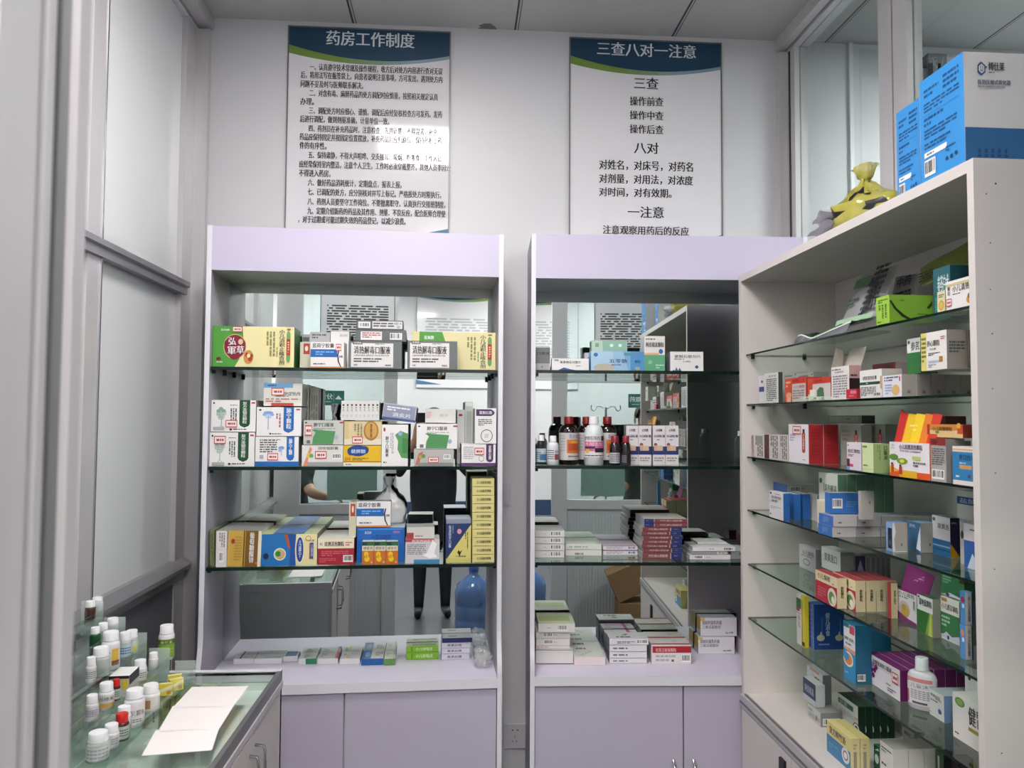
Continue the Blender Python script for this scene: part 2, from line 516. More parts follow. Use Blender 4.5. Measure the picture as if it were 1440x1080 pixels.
# ---- left partition
struct_post = lambda n, x0, x1, y0, y1, z0, z1, lb, m=ALU: box1(n, x0, x1, y0, y1, z0, z1, m, lb, 'post')
mb = MB()
mb.box(XL - .05, XL, 2.915, YB, 0, CEIL - .06, ALU); mb.box(XL - .05, XL + .003, 3.02, 3.027, 0, CEIL - .06, BLK)
mb.box(XL, XL + .048, YB - .03, YB - .001, 0, CEIL - .06, ALU)
struct(mb, 'trim_2', 'aluminium corner post where the left partition meets the back wall', 'post')
mb = MB()
mb.box(XL - .06, XL + .005, .4, YB, CEIL - .062, CEIL, ALU); mb.box(XL + .008, XL + .055, .4, YB, CEIL - .05, CEIL, ALU)
struct(mb, 'trim_3', 'aluminium ceiling rail along the left partition', 'rail')
mb = MB()
mb.box(XL - .05, XL, 2.19, 2.275, 0, CEIL - .062, ALU)
mb.box(XL - .001, XL + .004, 2.268, 2.275, 0, CEIL - .062, CHROME)
struct(mb, 'trim_4', 'aluminium upright at the near edge of the left glazed panel', 'post')
mb = MB()
for y0, y1 in ((1.84, 1.90), (1.55, 1.62), (1.12, 1.20)): mb.box(XL - .05, XL, y0, y1, 0, CEIL - .062, ALU)
struct(mb, 'trim_5', 'aluminium uprights of the left partition nearer the door', 'post')
mb = MB()
mb.prism([(XL - .05, 2.005), (XL + .012, 2.005), (XL + .012, 2.03), (XL + .022, 2.035), (XL + .022, 2.052), (XL, 2.06), (XL - .05, 2.06)], 'y', .5, 2.945, mat('aluminium_shade', '#9c9b9f', .35, metal=.5))
struct(mb, 'trim_6', 'aluminium crossbar of the left partition at head height', 'crossbar')
mb = MB()
mb.prism([(XL - .05, .945), (XL + .01, .945), (XL + .01, .975), (XL + .03, .98), (XL + .03, .995), (XL, 1.02), (XL - .05, 1.02)], 'y', .5, 3.0, mat('aluminium_shade', '#9c9b9f', .35, metal=.5))
struct(mb, 'trim_7', 'aluminium sill rail of the left partition above the grey panel', 'sill')
box1('wall_left_panel', XL - .045, XL - .005, .5, 3.0, 0, .945, GREY, 'dark grey lower panel of the left partition', 'panel')
FROST = mat('frosted_pane', '#dee1e3', .06, spec=.6, coat=.3)
for i, (y0, y1) in enumerate(((2.275, 2.915), (1.90, 2.19), (1.62, 1.84), (1.20, 1.55), (.5, 1.12))):
    mb = MB()
    mb.box(XL - .03, XL - .02, y0, y1, 1.02, 2.005, FROST); mb.box(XL - .03, XL - .02, y0, y1, 2.06, CEIL - .06, FROST)
    struct(mb, 'window_%d' % (i + 1), ['frosted grey window pane of the left partition next to the left shelving unit', 'narrow frosted pane by the near upright of the left partition', 'narrow frosted pane between the left partition uprights',
           'frosted pane of the left partition beside the bottle stand', 'frosted pane of the left partition next to the doorway'][i], 'window')

# ---- right partition
mb = MB()
mb.box(XR, XR + .05, 2.96, YB, 0, CEIL - .06, ALU); mb.box(XR - .04, XR, YB - .03, YB - .001, 0, CEIL - .06, ALU); mb.box(XR - .003, XR + .003, YB - .04, YB - .028, 0, CEIL - .06, BLK)
struct(mb, 'trim_8', 'aluminium corner post where the right partition meets the back wall', 'post')
mb = MB()
mb.box(XR - .045, XR - .01, .4, YB, CEIL - .05, CEIL, ALU); mb.box(XR - .004, XR + .06, .4, YB, CEIL - .062, CEIL, ALU); mb.box(XR + .068, XR + .076, .4, YB, CEIL - .02, CEIL, ALUD)
struct(mb, 'trim_9', 'aluminium ceiling rail along the right partition', 'rail')
mb = MB()
mb.box(XR, XR + .05, 2.19, 2.262, 0, CEIL - .062, ALU); mb.box(XR, XR + .05, 2.27, 2.345, 0, CEIL - .062, ALU); mb.box(XR + .004, XR + .046, 2.262, 2.27, 0, CEIL - .062, CHROME)
struct(mb, 'trim_10', 'aluminium upright of the right partition rising behind the blue cartons', 'post')
for i, (y0, y1) in enumerate(((2.345, 2.96), (.5, 2.19))):
    box1('window_%d' % (i + 6), XR + .02, XR + .026, y0, y1, .02, CEIL - .062, PANE, ['clear glass pane of the right partition above the yellow bag', 'clear glass pane of the right partition behind the blue cartons'][i], 'window')

# ---- front partition with the doorway the photo is taken through
DX0, DX1 = -.222, .50
RAILZ, TRZ = (.90, .965), (1.81, 1.84)
for i, (x0, x1, nm) in enumerate(((XL, DX0 - .03, 'left'), (DX1 + .06, XR, 'right'))):
    mb = MB()
    mb.box(x0 + .01, x1 - .01, .413, .467, *RAILZ, ALU); mb.box(x0 + .01, x1 - .01, .413, .467, *TRZ, ALU); mb.box(x0 + .01, x1 - .01, .413, .467, CEIL - .06, CEIL - .001, ALU)
    mb.box(x0, x0 + (.17 if i == 0 else .05), .41, .47, 0, CEIL, ALU); mb.box(x1 - .05, x1, .41, .47, 0, CEIL, ALU)
    struct(mb, 'trim_%d' % (11 + i), 'aluminium frame of the front partition %s of the doorway' % nm, 'frame')
    mb = MB()
    n = 70
    xs = [x0 + (x1 - x0) * k / n for k in range(n + 1)]
    for k in range(n): mb.box(xs[k], xs[k + 1], .42, .455 + (.004 if k % 2 else 0), 0, .90, mat('ribbed_panel', '#c0c1c4', .4))
    struct(mb, 'wall_front_panel_' + nm, 'ribbed grey lower panel of the front partition %s of the doorway' % nm, 'panel')
    mb = MB()
    mb.box(x0 + .05, x1 - .05, .437, .443, RAILZ[1], TRZ[0], PANE); mb.box(x0 + .05, x1 - .05, .437, .443, TRZ[1], CEIL - .06, PANE)
    struct(mb, 'window_%d' % (8 + i), 'clear window of the front partition %s of the doorway' % nm, 'window')
    mb = MB()
    f0 = (-.686, -.352) if i == 0 else (.713, 1.03)
    mb.box(f0[0], f0[1], .4362, .4366, .99, 1.3, film('frost_film', '#b5c6c0', .93))
    tag(mb.build('privacy_film'), 'frosted pale green privacy film on the window %s of the doorway' % nm, 'film')
# the door jamb close on the left of the photo
mb = MB()
for ya, yb_, xo, m_ in ((.30, .3785, -.004, ALU), (.3785, .3945, 0, ALU), (.3945, .4155, -.0008, ALU), (.4155, .4236, -.013, ALUD), (.4236, .428, -.001, ALU), (.428, .4367, -.0035, ALU), (.4367, .4465, -.016, ALUD), (.4465, .4576, -.006, ALUD), (.4576, .462, -.001, ALU), (.462, .473, -.002, ALU)):
    mb.box(DX0 - .09, DX0 + xo, ya, yb_, 0, CEIL, m_)
struct(mb, 'door_1', 'ridged aluminium door jamb close on the left', 'door frame')
mb = MB()
mb.box(DX1, DX1 + .06, .38, .473, 0, CEIL, ALU); mb.box(DX0 - .01, DX1 + .01, .38, .473, 2.9, CEIL, ALU)
struct(mb, 'door_2', 'aluminium head and far jamb of the doorway', 'door frame')

# ---- ceiling lamps and added fill panels
def ceiling_light(x, y, label, w=.6, d=.6, e=1):
    root = empty('ceiling_light', Matrix.Translation((x, y, CEIL)))
    tag(root, label, 'ceiling light', 'square ceiling lamps')
    mb = MB()
    for a in ((-w / 2 - .02, w / 2 + .02, -d / 2 - .02, -d / 2), (-w / 2 - .02, w / 2 + .02, d / 2, d / 2 + .02), (-w / 2 - .02, -w / 2, -d / 2, d / 2), (w / 2, w / 2 + .02, -d / 2, d / 2)):
        mb.box(*a, -.012, 0, ALU)
    mb.build('frame', root)
    mb = MB(); mb.box(-w / 2, w / 2, -d / 2, d / 2, -.008, -.001, mat('lamp_diffuser', '#fffaf6', .5, emit=LAMP * e))
    mb.build('diffuser', root)
ceiling_light(-.16, 1.66, 'square panel lamp in the ceiling of the dispensing room', e=.52)
ceiling_light(.05, -.45, 'square panel lamp in the lobby ceiling nearest the doorway', e=1.15)
ceiling_light(-1.2, -2.3, 'square panel lamp in the lobby ceiling left of the doorway', e=1.15)  # unseen lamp, added for frontal fill through the doorway
ceiling_light(1.4, -2.3, 'square panel lamp in the lobby ceiling right of the doorway', e=1.15)  # unseen lamp, added as the matching fill on the other side
ceiling_light(2.7, 1.9, 'square panel lamp in the ceiling of the right room', e=1.4)  # unseen lamp, added to brighten the wall behind the right partition
ceiling_light(-2.2, 1.0, 'square panel lamp in the ceiling of the left room')  # unseen lamp, added as fill beyond the left partition

# ================================================================== posters
POST = mat('poster_gloss', '#e0dde2', .09, coat=.6)
def poster(X0, X1, Z0, Z1, label, title, body, M=None, swoosh=True):
    w, h = X1 - X0, Z1 - Z0
    root = empty('wall_poster', (M or Matrix.Translation((X0, YB - .006, Z0))))
    tag(root, label, 'poster', None)
    mb = MB()
    mb.box(0, w, 0, .006, 0, h, POST)
    fr = face_frames(w, .006, h)
    def arc(v0, vm, v1, n=24): return [(j / n, (1 - j / n) ** 2 * v0 + 2 * (1 - j / n) * (j / n) * vm + (j / n) ** 2 * v1) for j in range(n + 1)]
    hw = w / h
    a1, a2 = arc(1 - .083, 1 - .193, 1 - .11), arc(1 - .122, 1 - .206, 1 - .125)
    art = [p([(u, v) for u, v in a2] + [(1, 1), (0, 1)], '#6f8c3c'), *[p([q for q in a2 if q[0] >= u_ - 1e-6] + [(1, 1), (u_, 1)], c_) for u_, c_ in ((.292, '#728d4c'), (.375, '#76905f'), (.458, '#7a9373'), (.542, '#7d9586'), (.625, '#7f9798'), (.708, '#8099a6'))],
           p([(u, v) for u, v in a1] + [(1, 1), (0, 1)], '#113a56')]
    art += [p([(.7, .03), (1, .075), (1, .03)], '#3e7090')]
    art += title + body
    for a in art: pass
    paint(mb, fr, art, .0002)
    mb.build('panel', root)
    mb = MB()
    e = .005
    for x0, x1, z0, z1 in ((-e, 0, -e, h + e), (w, w + e, -e, h + e), (0, w, -e, 0), (0, w, h, h + e)): mb.box(x0, x1, -.003, .006, z0, z1, ALUD)
    mb.build('frame', root)
    return root
def lines(rows, u0, cw, v, ch):
    out = []
    for i, (tx, vv) in enumerate(rows):
        n = len(tx); lead = len(tx) - len(tx.lstrip('\u3000'))
        tx2 = tx.strip('\u3000')
        out.append(t(tx2, u0 + lead * cw, vv - ch, u0 + n * cw, vv))
    return out
X0, X1 = at(404, 200, 'y', YB - .006).x, at(631, 200, 'y', YB - .006).x
Zt = at(518, 42, 'y', YB - .006).z; Zb = 2.235
vpx = lambda y: (at(518, y, 'y', YB).z - Zb) / (Zt - Zb)
rules = ['\u3000\u3000一、认真遵守技术常规及操作规程，收方后对处方内容进行查对无误', '后，将用法写在瓶签袋上。向患者说明注意事项，方可发出，遇到处方内', '问题不妥及时与医师联系解决。',
         '\u3000\u3000二、对含有毒、麻醉药品的处方调配时应慎重，按照相关规定认真', '办理。', '\u3000\u3000三、调配处方时应细心、谨慎，调配后应经复核检查方可发药。发药', '后进行调配，做到剂量准确，计量单位一致。',
         '\u3000\u3000四、药剂员在补充药品时，注意检查，先用近期，不得混淆，补充', '药品应保持固定并按固定位置摆放，补充药品后应归原位，保持药柜上药', '件的有序性。', '\u3000\u3000五、保持肃静，不得大声喧哗、交头接耳、吸烟、吃零食，工作人员',
         '应经常保持室内整洁，注意个人卫生，工作时必须穿戴整齐，其他人员非因公', '不得进入药房。', '\u3000\u3000六、做好药品消耗统计，定期盘点，报表上报。', '\u3000\u3000七、已调配的处方，应分别核对并写上标记。严格按处方时限执行。',
         '\u3000\u3000八、药剂人员要坚守工作岗位，不要擅离职守，认真执行交接班制度。', '\u3000\u3000九、定期介绍新药的药品及其作用、剂量、不良反应，配合医师合理使', '，对于过期或可能过期失效的药品登记，以减少浪费。']
ys = [95, 106.5, 119, 131.5, 143.5, 156, 168, 181, 193, 205, 218, 231, 243.5, 256.5, 269.5, 283, 296, 308]
poster(X0, X1, Zb, Zt, 'left wall poster headed with six white characters above nine numbered pharmacy rules',
       [t('药房工作制度', .228, vpx(66.5), .775, vpx(46), '#d8dde0')], lines([(a, vpx(y - 2)) for a, y in zip(rules, ys)], .075, .0275, 0, .0335))
X0, X1 = at(802, 200, 'y', YB - .006).x, at(1014, 200, 'y', YB - .006).x
Zt = at(908, 58, 'y', YB - .006).z
vpx = lambda y: (at(908, y, 'y', YB).z - Zb) / (Zt - Zb)
upx = lambda x: (at(x, 200, 'y', YB).x - X0) / (X1 - X0)
def T2(tx, x0, x1, y0, y1, col='k'): return t(tx, upx(x0), vpx(y1), upx(x1), vpx(y0), col)
poster(X0, X1, Zb, Zt, 'right wall poster with large centred checking rules in black characters', [T2('三查八对一注意', 839, 978, 62, 81, '#d8dde0')],
       [T2('三查', 891, 925, 110, 126), T2('操作前查', 885, 932, 137, 150), T2('操作中查', 885, 932, 157, 169.5), T2('操作后查', 885, 932, 176.5, 189), T2('八对', 891, 925, 201, 217),
        T2('对姓名，对床号，对药名', 842, 973, 227, 241), T2('对剂量，对用法，对浓度', 842, 973, 246.5, 260), T2('对时间，对有效期。', 842, 943, 265.5, 278.5), T2('一注意', 882, 932, 291, 307), T2('注意观察用药后的反应', 847, 967, 318.5, 331)])
# posters on the front partition, facing into the room (seen in the mirrors)
for (xa, xb, lb, hd) in ((-.74, -.25, 'poster on the front partition left of the doorway, facing the shelves', '门诊工作制度'), (.81, 1.3, 'poster on the front partition right of the doorway, facing the shelves', '药品管理制度')):
    Mx = Matrix.Translation((xb, .4765, 1.845)) @ Matrix.Rotation(math.pi, 4, 'Z')
    poster(xa, xb, 1.845, 2.50, lb, [t(hd, .23, .90, .77, .955, '#d8dde0')], [l(.08, .06, .92, .72, 24, '#3a3a3e')], Mx)
# green door plates on the front partition
for (xa, xb, lb, tx) in ((-.75, -.58, 'green plate on the window left of the doorway', '分诊'), (1.055, 1.225, 'green plate on the window right of the doorway', '取药')):
    mb = MB(); mb.box(0, xb - xa, 0, .004, 0, .10, pm('#2c6a62'))
    paint(mb, face_frames(xb - xa, .004, .10), [t(tx, .45, .42, .93, .8, 'w'), l(.5, .18, .9, .3, 1, '#a9c5be'), r(.4, .2, .41, .85, '#a9c5be'), p([(.08, .4), (.16, .55), (.22, .68), (.3, .52), (.36, .42)], 'w')])
    tag(mb.build('door_plate', None, Matrix.Translation((xb, .4475, 1.63)) @ Matrix.Rotation(math.pi, 4, 'Z')), lb, 'sign')
Mx = Matrix.Translation((1.0, YS + .012, 1.9)) @ Matrix.Rotation(math.pi, 4, 'Z')
poster(0, 1.0, 1.9, 3.11, 'large poster on the lobby wall, seen in the left mirror', [t('就诊须知', .3, .9, .7, .96, '#d8dde0')], [l(.1, .3, .9, .68, 14, 's')], Mx)

# light switch and socket on the wall between the units
for nm, px, py, qx, qy, lb in (('wall_socket', 708, 1019, 740, 1052, 'white five-hole socket low on the wall between the lavender units'), ('light_switch', 705.5, 680, 718, 711, 'white rocker switch on the wall beside the left unit, half hidden')):
    a, b2 = at(px, py, 'y', YB - .008), at(qx, qy, 'y', YB - .008)
    if nm == 'light_switch': a.x -= .05
    root = empty(nm, Matrix.Translation((a.x, YB - .009, b2.z))); tag(root, lb, 'switch' if nm == 'light_switch' else 'socket')
    w_, h_ = b2.x - a.x, a.z - b2.z
    mb = MB(); mb.box(0, w_, 0, .009, 0, h_, mat('switch_plastic', '#c9c7cd', .3)); mb.build('plate', root)
    if nm == 'wall_socket':
        mb = MB()
        for u, v, du, dv in ((.36, .74, .07, .05), (.58, .74, .07, .05), (.48, .46, .025, .09), (.39, .27, .03, .08), (.56, .27, .03, .08)): mb.box(w_ * u, w_ * (u + du), -.0006, 0, h_ * v, h_ * (v + dv), BLK)
        mb.build('slots', root)
    else:
        mb = MB(); mb.box(w_ * .18, w_ * .82, -.004, 0, h_ * .15, h_ * .85, mat('switch_plastic', '#c9c7cd', .3)); mb.build('rocker', root)

# ================================================================== lavender shelving units
UD, UW = .30, 1.0
SH1 = [1.717, 1.383, 1.051]; SH2 = [1.7225, 1.3825, 1.042]
def unit(F, shelves, hb, ht, ledge, label, mx, my, mdeg, door_split, handles):
    root = empty('shelving_unit', F.M); tag(root, label, 'shelving unit', 'lavender shelving units')
    tk = .016
    depth = .33
    for x0, nm in ((0, 'left'), (UW - tk, 'right')):
        mb = MB()
        prof = [(0, ht), (0, .82), (-.004, .79), (-.014, .75), (-.026, .715), (-.030, .69), (-.030, 0), (depth, 0), (depth, ht)]
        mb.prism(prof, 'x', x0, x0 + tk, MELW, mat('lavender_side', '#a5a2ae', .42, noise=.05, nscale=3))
        mb.build('side_panel', root)
    mb = MB(); mb.box(tk, UW - tk, .001, .02, hb, ht - .002, MELA); mb.box(tk, UW - tk, .02, depth, hb, hb + .016, MELG); mb.box(tk, UW - tk, .02, depth, ht - .02, ht - .004, MELW)
    mb.build('header', root)
    # mirror backing, set in on its own line
    Ml = F.I @ Matrix.Translation((mx, my, 0)) @ Matrix.Rotation(math.radians(mdeg), 4, 'Z')
    q = [Ml @ Vector((a, 0, 0)) for a in (-2, 2)]
    yat = lambda x: q[0].y + (q[1].y - q[0].y) * (x - q[0].x) / (q[1].x - q[0].x)
    mb = MB()
    ya, yb_ = yat(tk), yat(UW - tk)
    mb.mesh([(tk, ya, ledge), (UW - tk, yb_, ledge), (UW - tk, yb_, hb), (tk, ya, hb), (tk, ya + .01, ledge), (UW - tk, yb_ + .01, ledge), (UW - tk, yb_ + .01, hb), (tk, ya + .01, hb)],
            [(0, 1, 2, 3)], MIRR)
    mb.mesh([(tk, ya, ledge), (UW - tk, yb_, ledge), (UW - tk, yb_, hb), (tk, ya, hb), (tk, ya + .01, ledge), (UW - tk, yb_ + .01, ledge), (UW - tk, yb_ + .01, hb), (tk, ya + .01, hb)],
            [(5, 4, 7, 6), (0, 4, 5, 1), (3, 2, 6, 7), (0, 3, 7, 4), (1, 5, 6, 2)], MELG)
    mo = mb.build('mirror_back', root); mo['label'] = 'mirrored back panel'
    for z in shelves:
        mb = MB()
        mb.mesh([(tk + .003, .004, z - .0115), (UW - tk - .003, .004, z - .0115), (UW - tk - .003, yb_ - .006, z - .0115), (tk + .003, ya - .006, z - .0115),
                 (tk + .003, .004, z), (UW - tk - .003, .004, z), (UW - tk - .003, yb_ - .006, z), (tk + .003, ya - .006, z)], [(4, 5, 6, 7), (3, 2, 1, 0)], GLS)
        mb.mesh([(tk + .003, .004, z - .0115), (UW - tk - .003, .004, z - .0115), (UW - tk - .003, yb_ - .006, z - .0115), (tk + .003, ya - .006, z - .0115),
                 (tk + .003, .004, z), (UW - tk - .003, .004, z), (UW - tk - .003, yb_ - .006, z), (tk + .003, ya - .006, z)], [(0, 1, 5, 4), (2, 3, 7, 6), (1, 2, 6, 5), (3, 0, 4, 7)], GLE)
        g = mb.build('glass_shelf', root); g['label'] = 'glass shelf with dark green edge'
        for x in (tk, UW - tk - .012):
            for y in (.03, .17):
                mb = MB(); mb.box(x, x + .012, y, y + .01, z - .022, z - .01155, BLK); mb.build('shelf_pin', root)
    mb = MB(); mb.box(tk, UW - tk, -.029, depth, ledge - .032, ledge, mat('lavender_ledge_lit', '#d9d3e6', .35, noise=.04, nscale=3), {'F': MELW}); mb.build('ledge', root)  # same lavender laminate, painted lighter to make up for weak light here
    mb = MB(); mb.box(tk, UW - tk, 0, depth, 0, ledge - .034, MELG); mb.build('carcass', root)
    for i, (a, b2) in enumerate(((tk + .002, door_split - .003), (door_split + .003, UW - tk - .002))):
        mb = MB(); mb.box(a, b2, -.018, -.001, .08, ledge - .035, mat('lavender_door', '#b9b2c4', .4, noise=.05, nscale=3)); d = mb.build('door', root)
        hx = door_split + (-.034 if i == 0 else .036)
        mb = MB(); zt = handles
        mb.tube([(hx, -.018, zt), (hx, -.04, zt - .006), (hx, -.044, zt - .03), (hx, -.044, zt - .09), (hx, -.04, zt - .114), (hx, -.018, zt - .12)], .006, CHROME)
        h_ = mb.build('handle', d); h_['label'] = 'chrome bow handle'
    return root
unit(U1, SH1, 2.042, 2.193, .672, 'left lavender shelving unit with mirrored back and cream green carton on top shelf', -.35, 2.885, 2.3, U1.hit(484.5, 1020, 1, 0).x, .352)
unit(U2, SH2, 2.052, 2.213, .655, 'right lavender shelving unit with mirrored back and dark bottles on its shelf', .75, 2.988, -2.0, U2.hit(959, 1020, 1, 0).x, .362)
L1, L2 = .6725, .6555

# ================================================================== cream cabinet on the right
CL, CW = 1.24, .355       # length along the wall, depth
RSH = [1.7766, 1.6035, 1.422, 1.239, 1.054, .871]; RB, RT = .61, 2.056
root = empty('display_cabinet', RC.M); tag(root, 'cream open cabinet with six glass shelves standing on the right', 'cabinet')
for x0 in (0, CL - .019):
    mb = MB(); mb.box(x0, x0 + .019, 0, CW, 0, RT - .024, CABW)
    if x0:
        for y, z, q in ((.043, 2.005, .002), (.024, 1.985, .0014), (.03, 1.89, .0014), (.028, 1.80, .0012), (.03, 1.715, .0014), (.028, 1.61, .0012), (.03, 1.45, .0014), (.024, 1.27, .0012), (.03, .93, .0014)):
            mb.box(x0 + .019, x0 + .0196, y, y + q * 1.6, z, z + q * 1.6, BLK)
    mb.build('side_panel', root)
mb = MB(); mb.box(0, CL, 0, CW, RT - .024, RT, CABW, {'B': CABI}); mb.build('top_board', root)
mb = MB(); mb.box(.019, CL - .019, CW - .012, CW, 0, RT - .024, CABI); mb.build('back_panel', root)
mb = MB(); mb.box(.019, CL - .019, .012, CW - .012, RB - .02, RB, CABW); mb.build('base_board', root)
mb = MB()
mb.box(.002, CL - .002, -.006, .012, RB - .045, RB - .004, ALU); mb.box(.002, CL - .002, -.010, -.006, RB - .03, RB - .026, ALUD); mb.box(.002, CL - .002, .003, .006, RB - .004, RB + .002, ALUD)
g = mb.build('door_track', root); g['label'] = 'aluminium sliding door track'
for a, b2 in ((.02, .40), (.404, .80), (.804, CL - .02)):
    mb = MB(); mb.box(a, b2, -.004, .012, .04, RB - .05, CABW); d = mb.build('door', root)
    mb = MB(); q = b2 - .05 if a < .1 else a + .05
    mb.box(q - .018, q + .018, -.012, -.004, RB - .15, RB - .075, BLK); mb.box(q - .006, q + .006, -.014, -.012, RB - .12, RB - .105, CHROME)
    h_ = mb.build('lock', d); h_['label'] = 'black door lock'
for z in RSH:
    mb = MB()
    x0, x1, y0, y1 = .021, CL - .021, .017, CW - .014
    P = [(x0, y0, z - .006), (x1, y0, z - .006), (x1, y1, z - .006), (x0, y1, z - .006), (x0, y0, z), (x1, y0, z), (x1, y1, z), (x0, y1, z)]
    mb.mesh(P, [(4, 5, 6, 7), (3, 2, 1, 0)], GLS); mb.mesh(P, [(0, 1, 5, 4), (2, 3, 7, 6), (1, 2, 6, 5), (3, 0, 4, 7)], GLE)
    g = mb.build('glass_shelf', root); g['label'] = 'glass shelf with dark green edge'
    for x in (.0195, CL - .0305):
        for y in (.035, .22):
            mb = MB(); mb.box(x, x + .011, y, y + .009, z - .016, z - .0065, BLK); mb.build('shelf_pin', root)
# ================================================================== left unit, top shelf
z = SH1[0]
G1 = 'medicine cartons on the top shelf of the left unit'
herb = [p([(0, 0), (.27, 0), (.385, .4), (.36, 1), (0, 1)], '#4f9a3a'), c(.27, .5, .14, .31, '#c9b07a'), c(.27, .5, .13, .29, 'm'), c(.20, .56, .06, .13, 'm'), c(.34, .56, .06, .13, 'm'), c(.27, .30, .07, .12, 'm'), t('弘', .19, .54, .28, .72, 'w'), t('軍', .18, .31, .28, .5, 'w'), t('草', .29, .33, .38, .52, 'w'),
        c(.34, .62, .03, .07, '#e3b8a0'), t('医林牌', .10, .88, .20, .93, 'w'), c(.075, .2, .03, .04, 'm'), l(.05, .1, .2, .14, 1, 'w'), c(.44, .25, .06, .17, '#c98a4a'), c(.42, .3, .02, .06, 'r'), c(.46, .2, .025, .06, 'r'), c(.44, .28, .02, .05, 'c'), c(.48, .28, .015, .05, '#7a3a20'),
        vt('小儿消积止咳合剂', .815, .07, .882, .93), vl(.65, .28, .77, .88, 3, '#8a8a5a'), vl(.78, .12, .80, .5, 1, '#6a7a4a'), c(.93, .80, .024, .09, '#6aa05a'), c(.93, .22, .024, .09, '#6aa05a'), r(.906, .22, .954, .8, '#6aa05a'), r(.906, .3, .954, .7, '#b02a30'), l(.92, .35, .94, .65, 5, 'c'), r(.91, .92, .955, .955, '#a0522d')]
K(U1, 297, 414, 459, z, .03, .085, {'*': '#e8dda6', 'R': '#2f6b2c', 'L': '#4f9a3a', 'T': '#9fb268'}, herb + [s(.24, .86, .36, .99)], 'cream and green carton with maroon seal at the left end of the top shelf', grp=G1, x2=424)
caps = [r(.0, .42, .8, .72, '#1d63b0'), t('蓝荷宁胶囊', .05, .78, .7, .95), l(.15, .48, .7, .66, 2, '#7fb0e0'), r(0, 0, 1, .06, '#d98a4a'), l(.08, .12, .5, .2, 1), c(.98, .45, .2, .42, '#2a2a33'), c(1.0, .45, .19, .40, 'w'), t('20粒', .86, .4, .97, .5)]
caps = [a for a in caps if a[1] != 'c'] + [p([(.83, .72), (.80, .5), (.82, .25), (.9, .05), (.93, .05), (.86, .26), (.84, .5), (.87, .72)], '#2a2a33')]
K(U1, 437, 484, 481, z, .03, .06, {'*': 'w', 'L': '#cdcab8', 'T': '#d5d3cc'}, caps + [r(.3, .62, .72, .98, '#b04038', 'L'), c(.5, .8, .14, .12, '#e9dfd4', 'L'), s(.76, .66, .93, .93)], 'white and blue capsule carton with price sticker right of the cream green carton', grp=G1, rot=-4)
K(U1, 422, 438, 481, z, .075, .05, {'*': '#cfccba'}, [r(.3, .55, .85, .95, '#b04038'), c(.57, .76, .14, .1, '#e9dfd4')], 'narrow beige carton with a red seal beside the white blue capsule carton', grp=G1)
K(U1, 425, 436, 470, z, .145, .05, {'*': '#a8a7ab'}, [r(.1, .8, .9, .92, 'd')], 'thin grey carton peeping out behind the beige seal carton', grp=G1)
K(U1, 436, 464, 467, z, .145, .06, {'*': '#b9b8be'}, [l(.1, .82, .8, .96, 2)], 'silver grey carton standing behind the white blue capsule carton', grp=G1)
K(U1, 465, 491, 466, z, .14, .06, {'*': 'w', 'T': '#dddddd'}, [t('附说明', .5, .86, .9, .93, 's')], 'white carton behind the capsule carton and left of the grey cartons', grp=G1)
gl = lambda u1: [r(.05, .06, u1, .93, '#dedadb'), r(.08, .88, .26, 1.0, 'd'), t('红日药业', .1, .905, .24, .975, 'w'), t('清热解毒口服液', .1, .54, u1 - .06, .82, 'k'), t('QINGRE JIEDU KOUFUYE', .1, .44, u1 - .08, .51, 'k'), l(.1, .22, u1 - .2, .4, 2), t('10支', .1, .1, .17, .17), t('每盒装', u1 - .15, .1, u1 - .04, .17), l(.5, .88, u1 - .04, .92, 1)]
G2 = 'grey oral liquid cartons'
big = K(U1, 490, 565, 480, z, .03, .07, {'*': '#6a6e70', 'L': '#cfccc4'}, gl(.84), 'grey oral liquid carton with white label, standing under two lying grey cartons', grp=G2, x2=571)
z2 = z + o_dims[big.name][2] + .001
g1 = K(U1, 500, 571, 464, None, .03, .10, {'*': '#606466', 'T': '#8b8f90'}, [r(.1, .1, .52, .85, '#dedadb'), l(.13, .25, .5, .8, 3, '#a55'), b(.68, .15, .92, .75)], 'grey carton lying on the standing grey oral liquid carton, lower of the lying pair', grp=G2, yb=480)
K(U1, 501, 567, 450.5, None, .03, .10, {'*': '#5a5e60', 'T': '#8b8f90'}, [r(.0, .08, 1, .97, '#5a5e60'), r(.34, .1, .98, .9, '#d3d0d2'), r(.04, .15, .3, .85, '#d3d0d2'), b(.06, .2, .28, .75), l(.36, .25, .95, .8, 2), c(.86, .68, .04, .16, 's'), c(.9, .3, .04, .16, 's')], 'topmost of the two grey cartons lying on the oral liquid carton', grp=G2, yb=463.8)
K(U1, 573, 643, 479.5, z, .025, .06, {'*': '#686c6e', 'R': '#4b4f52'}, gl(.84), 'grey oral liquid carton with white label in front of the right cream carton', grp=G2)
K(U1, 579, 697, 467, z, .095, .07, {'*': '#e3d9a6', 'L': '#8a8a72'}, [p([(.09, 0), (.09, 1), (.36, 1), (.42, .62), (.42, 0)], '#4f9a3a'), t('医林牌', .15, .8, .26, .9, 'w')] + herb[-9:], 'cream carton with green corner, half hidden at the right end of the top shelf', grp=G1)

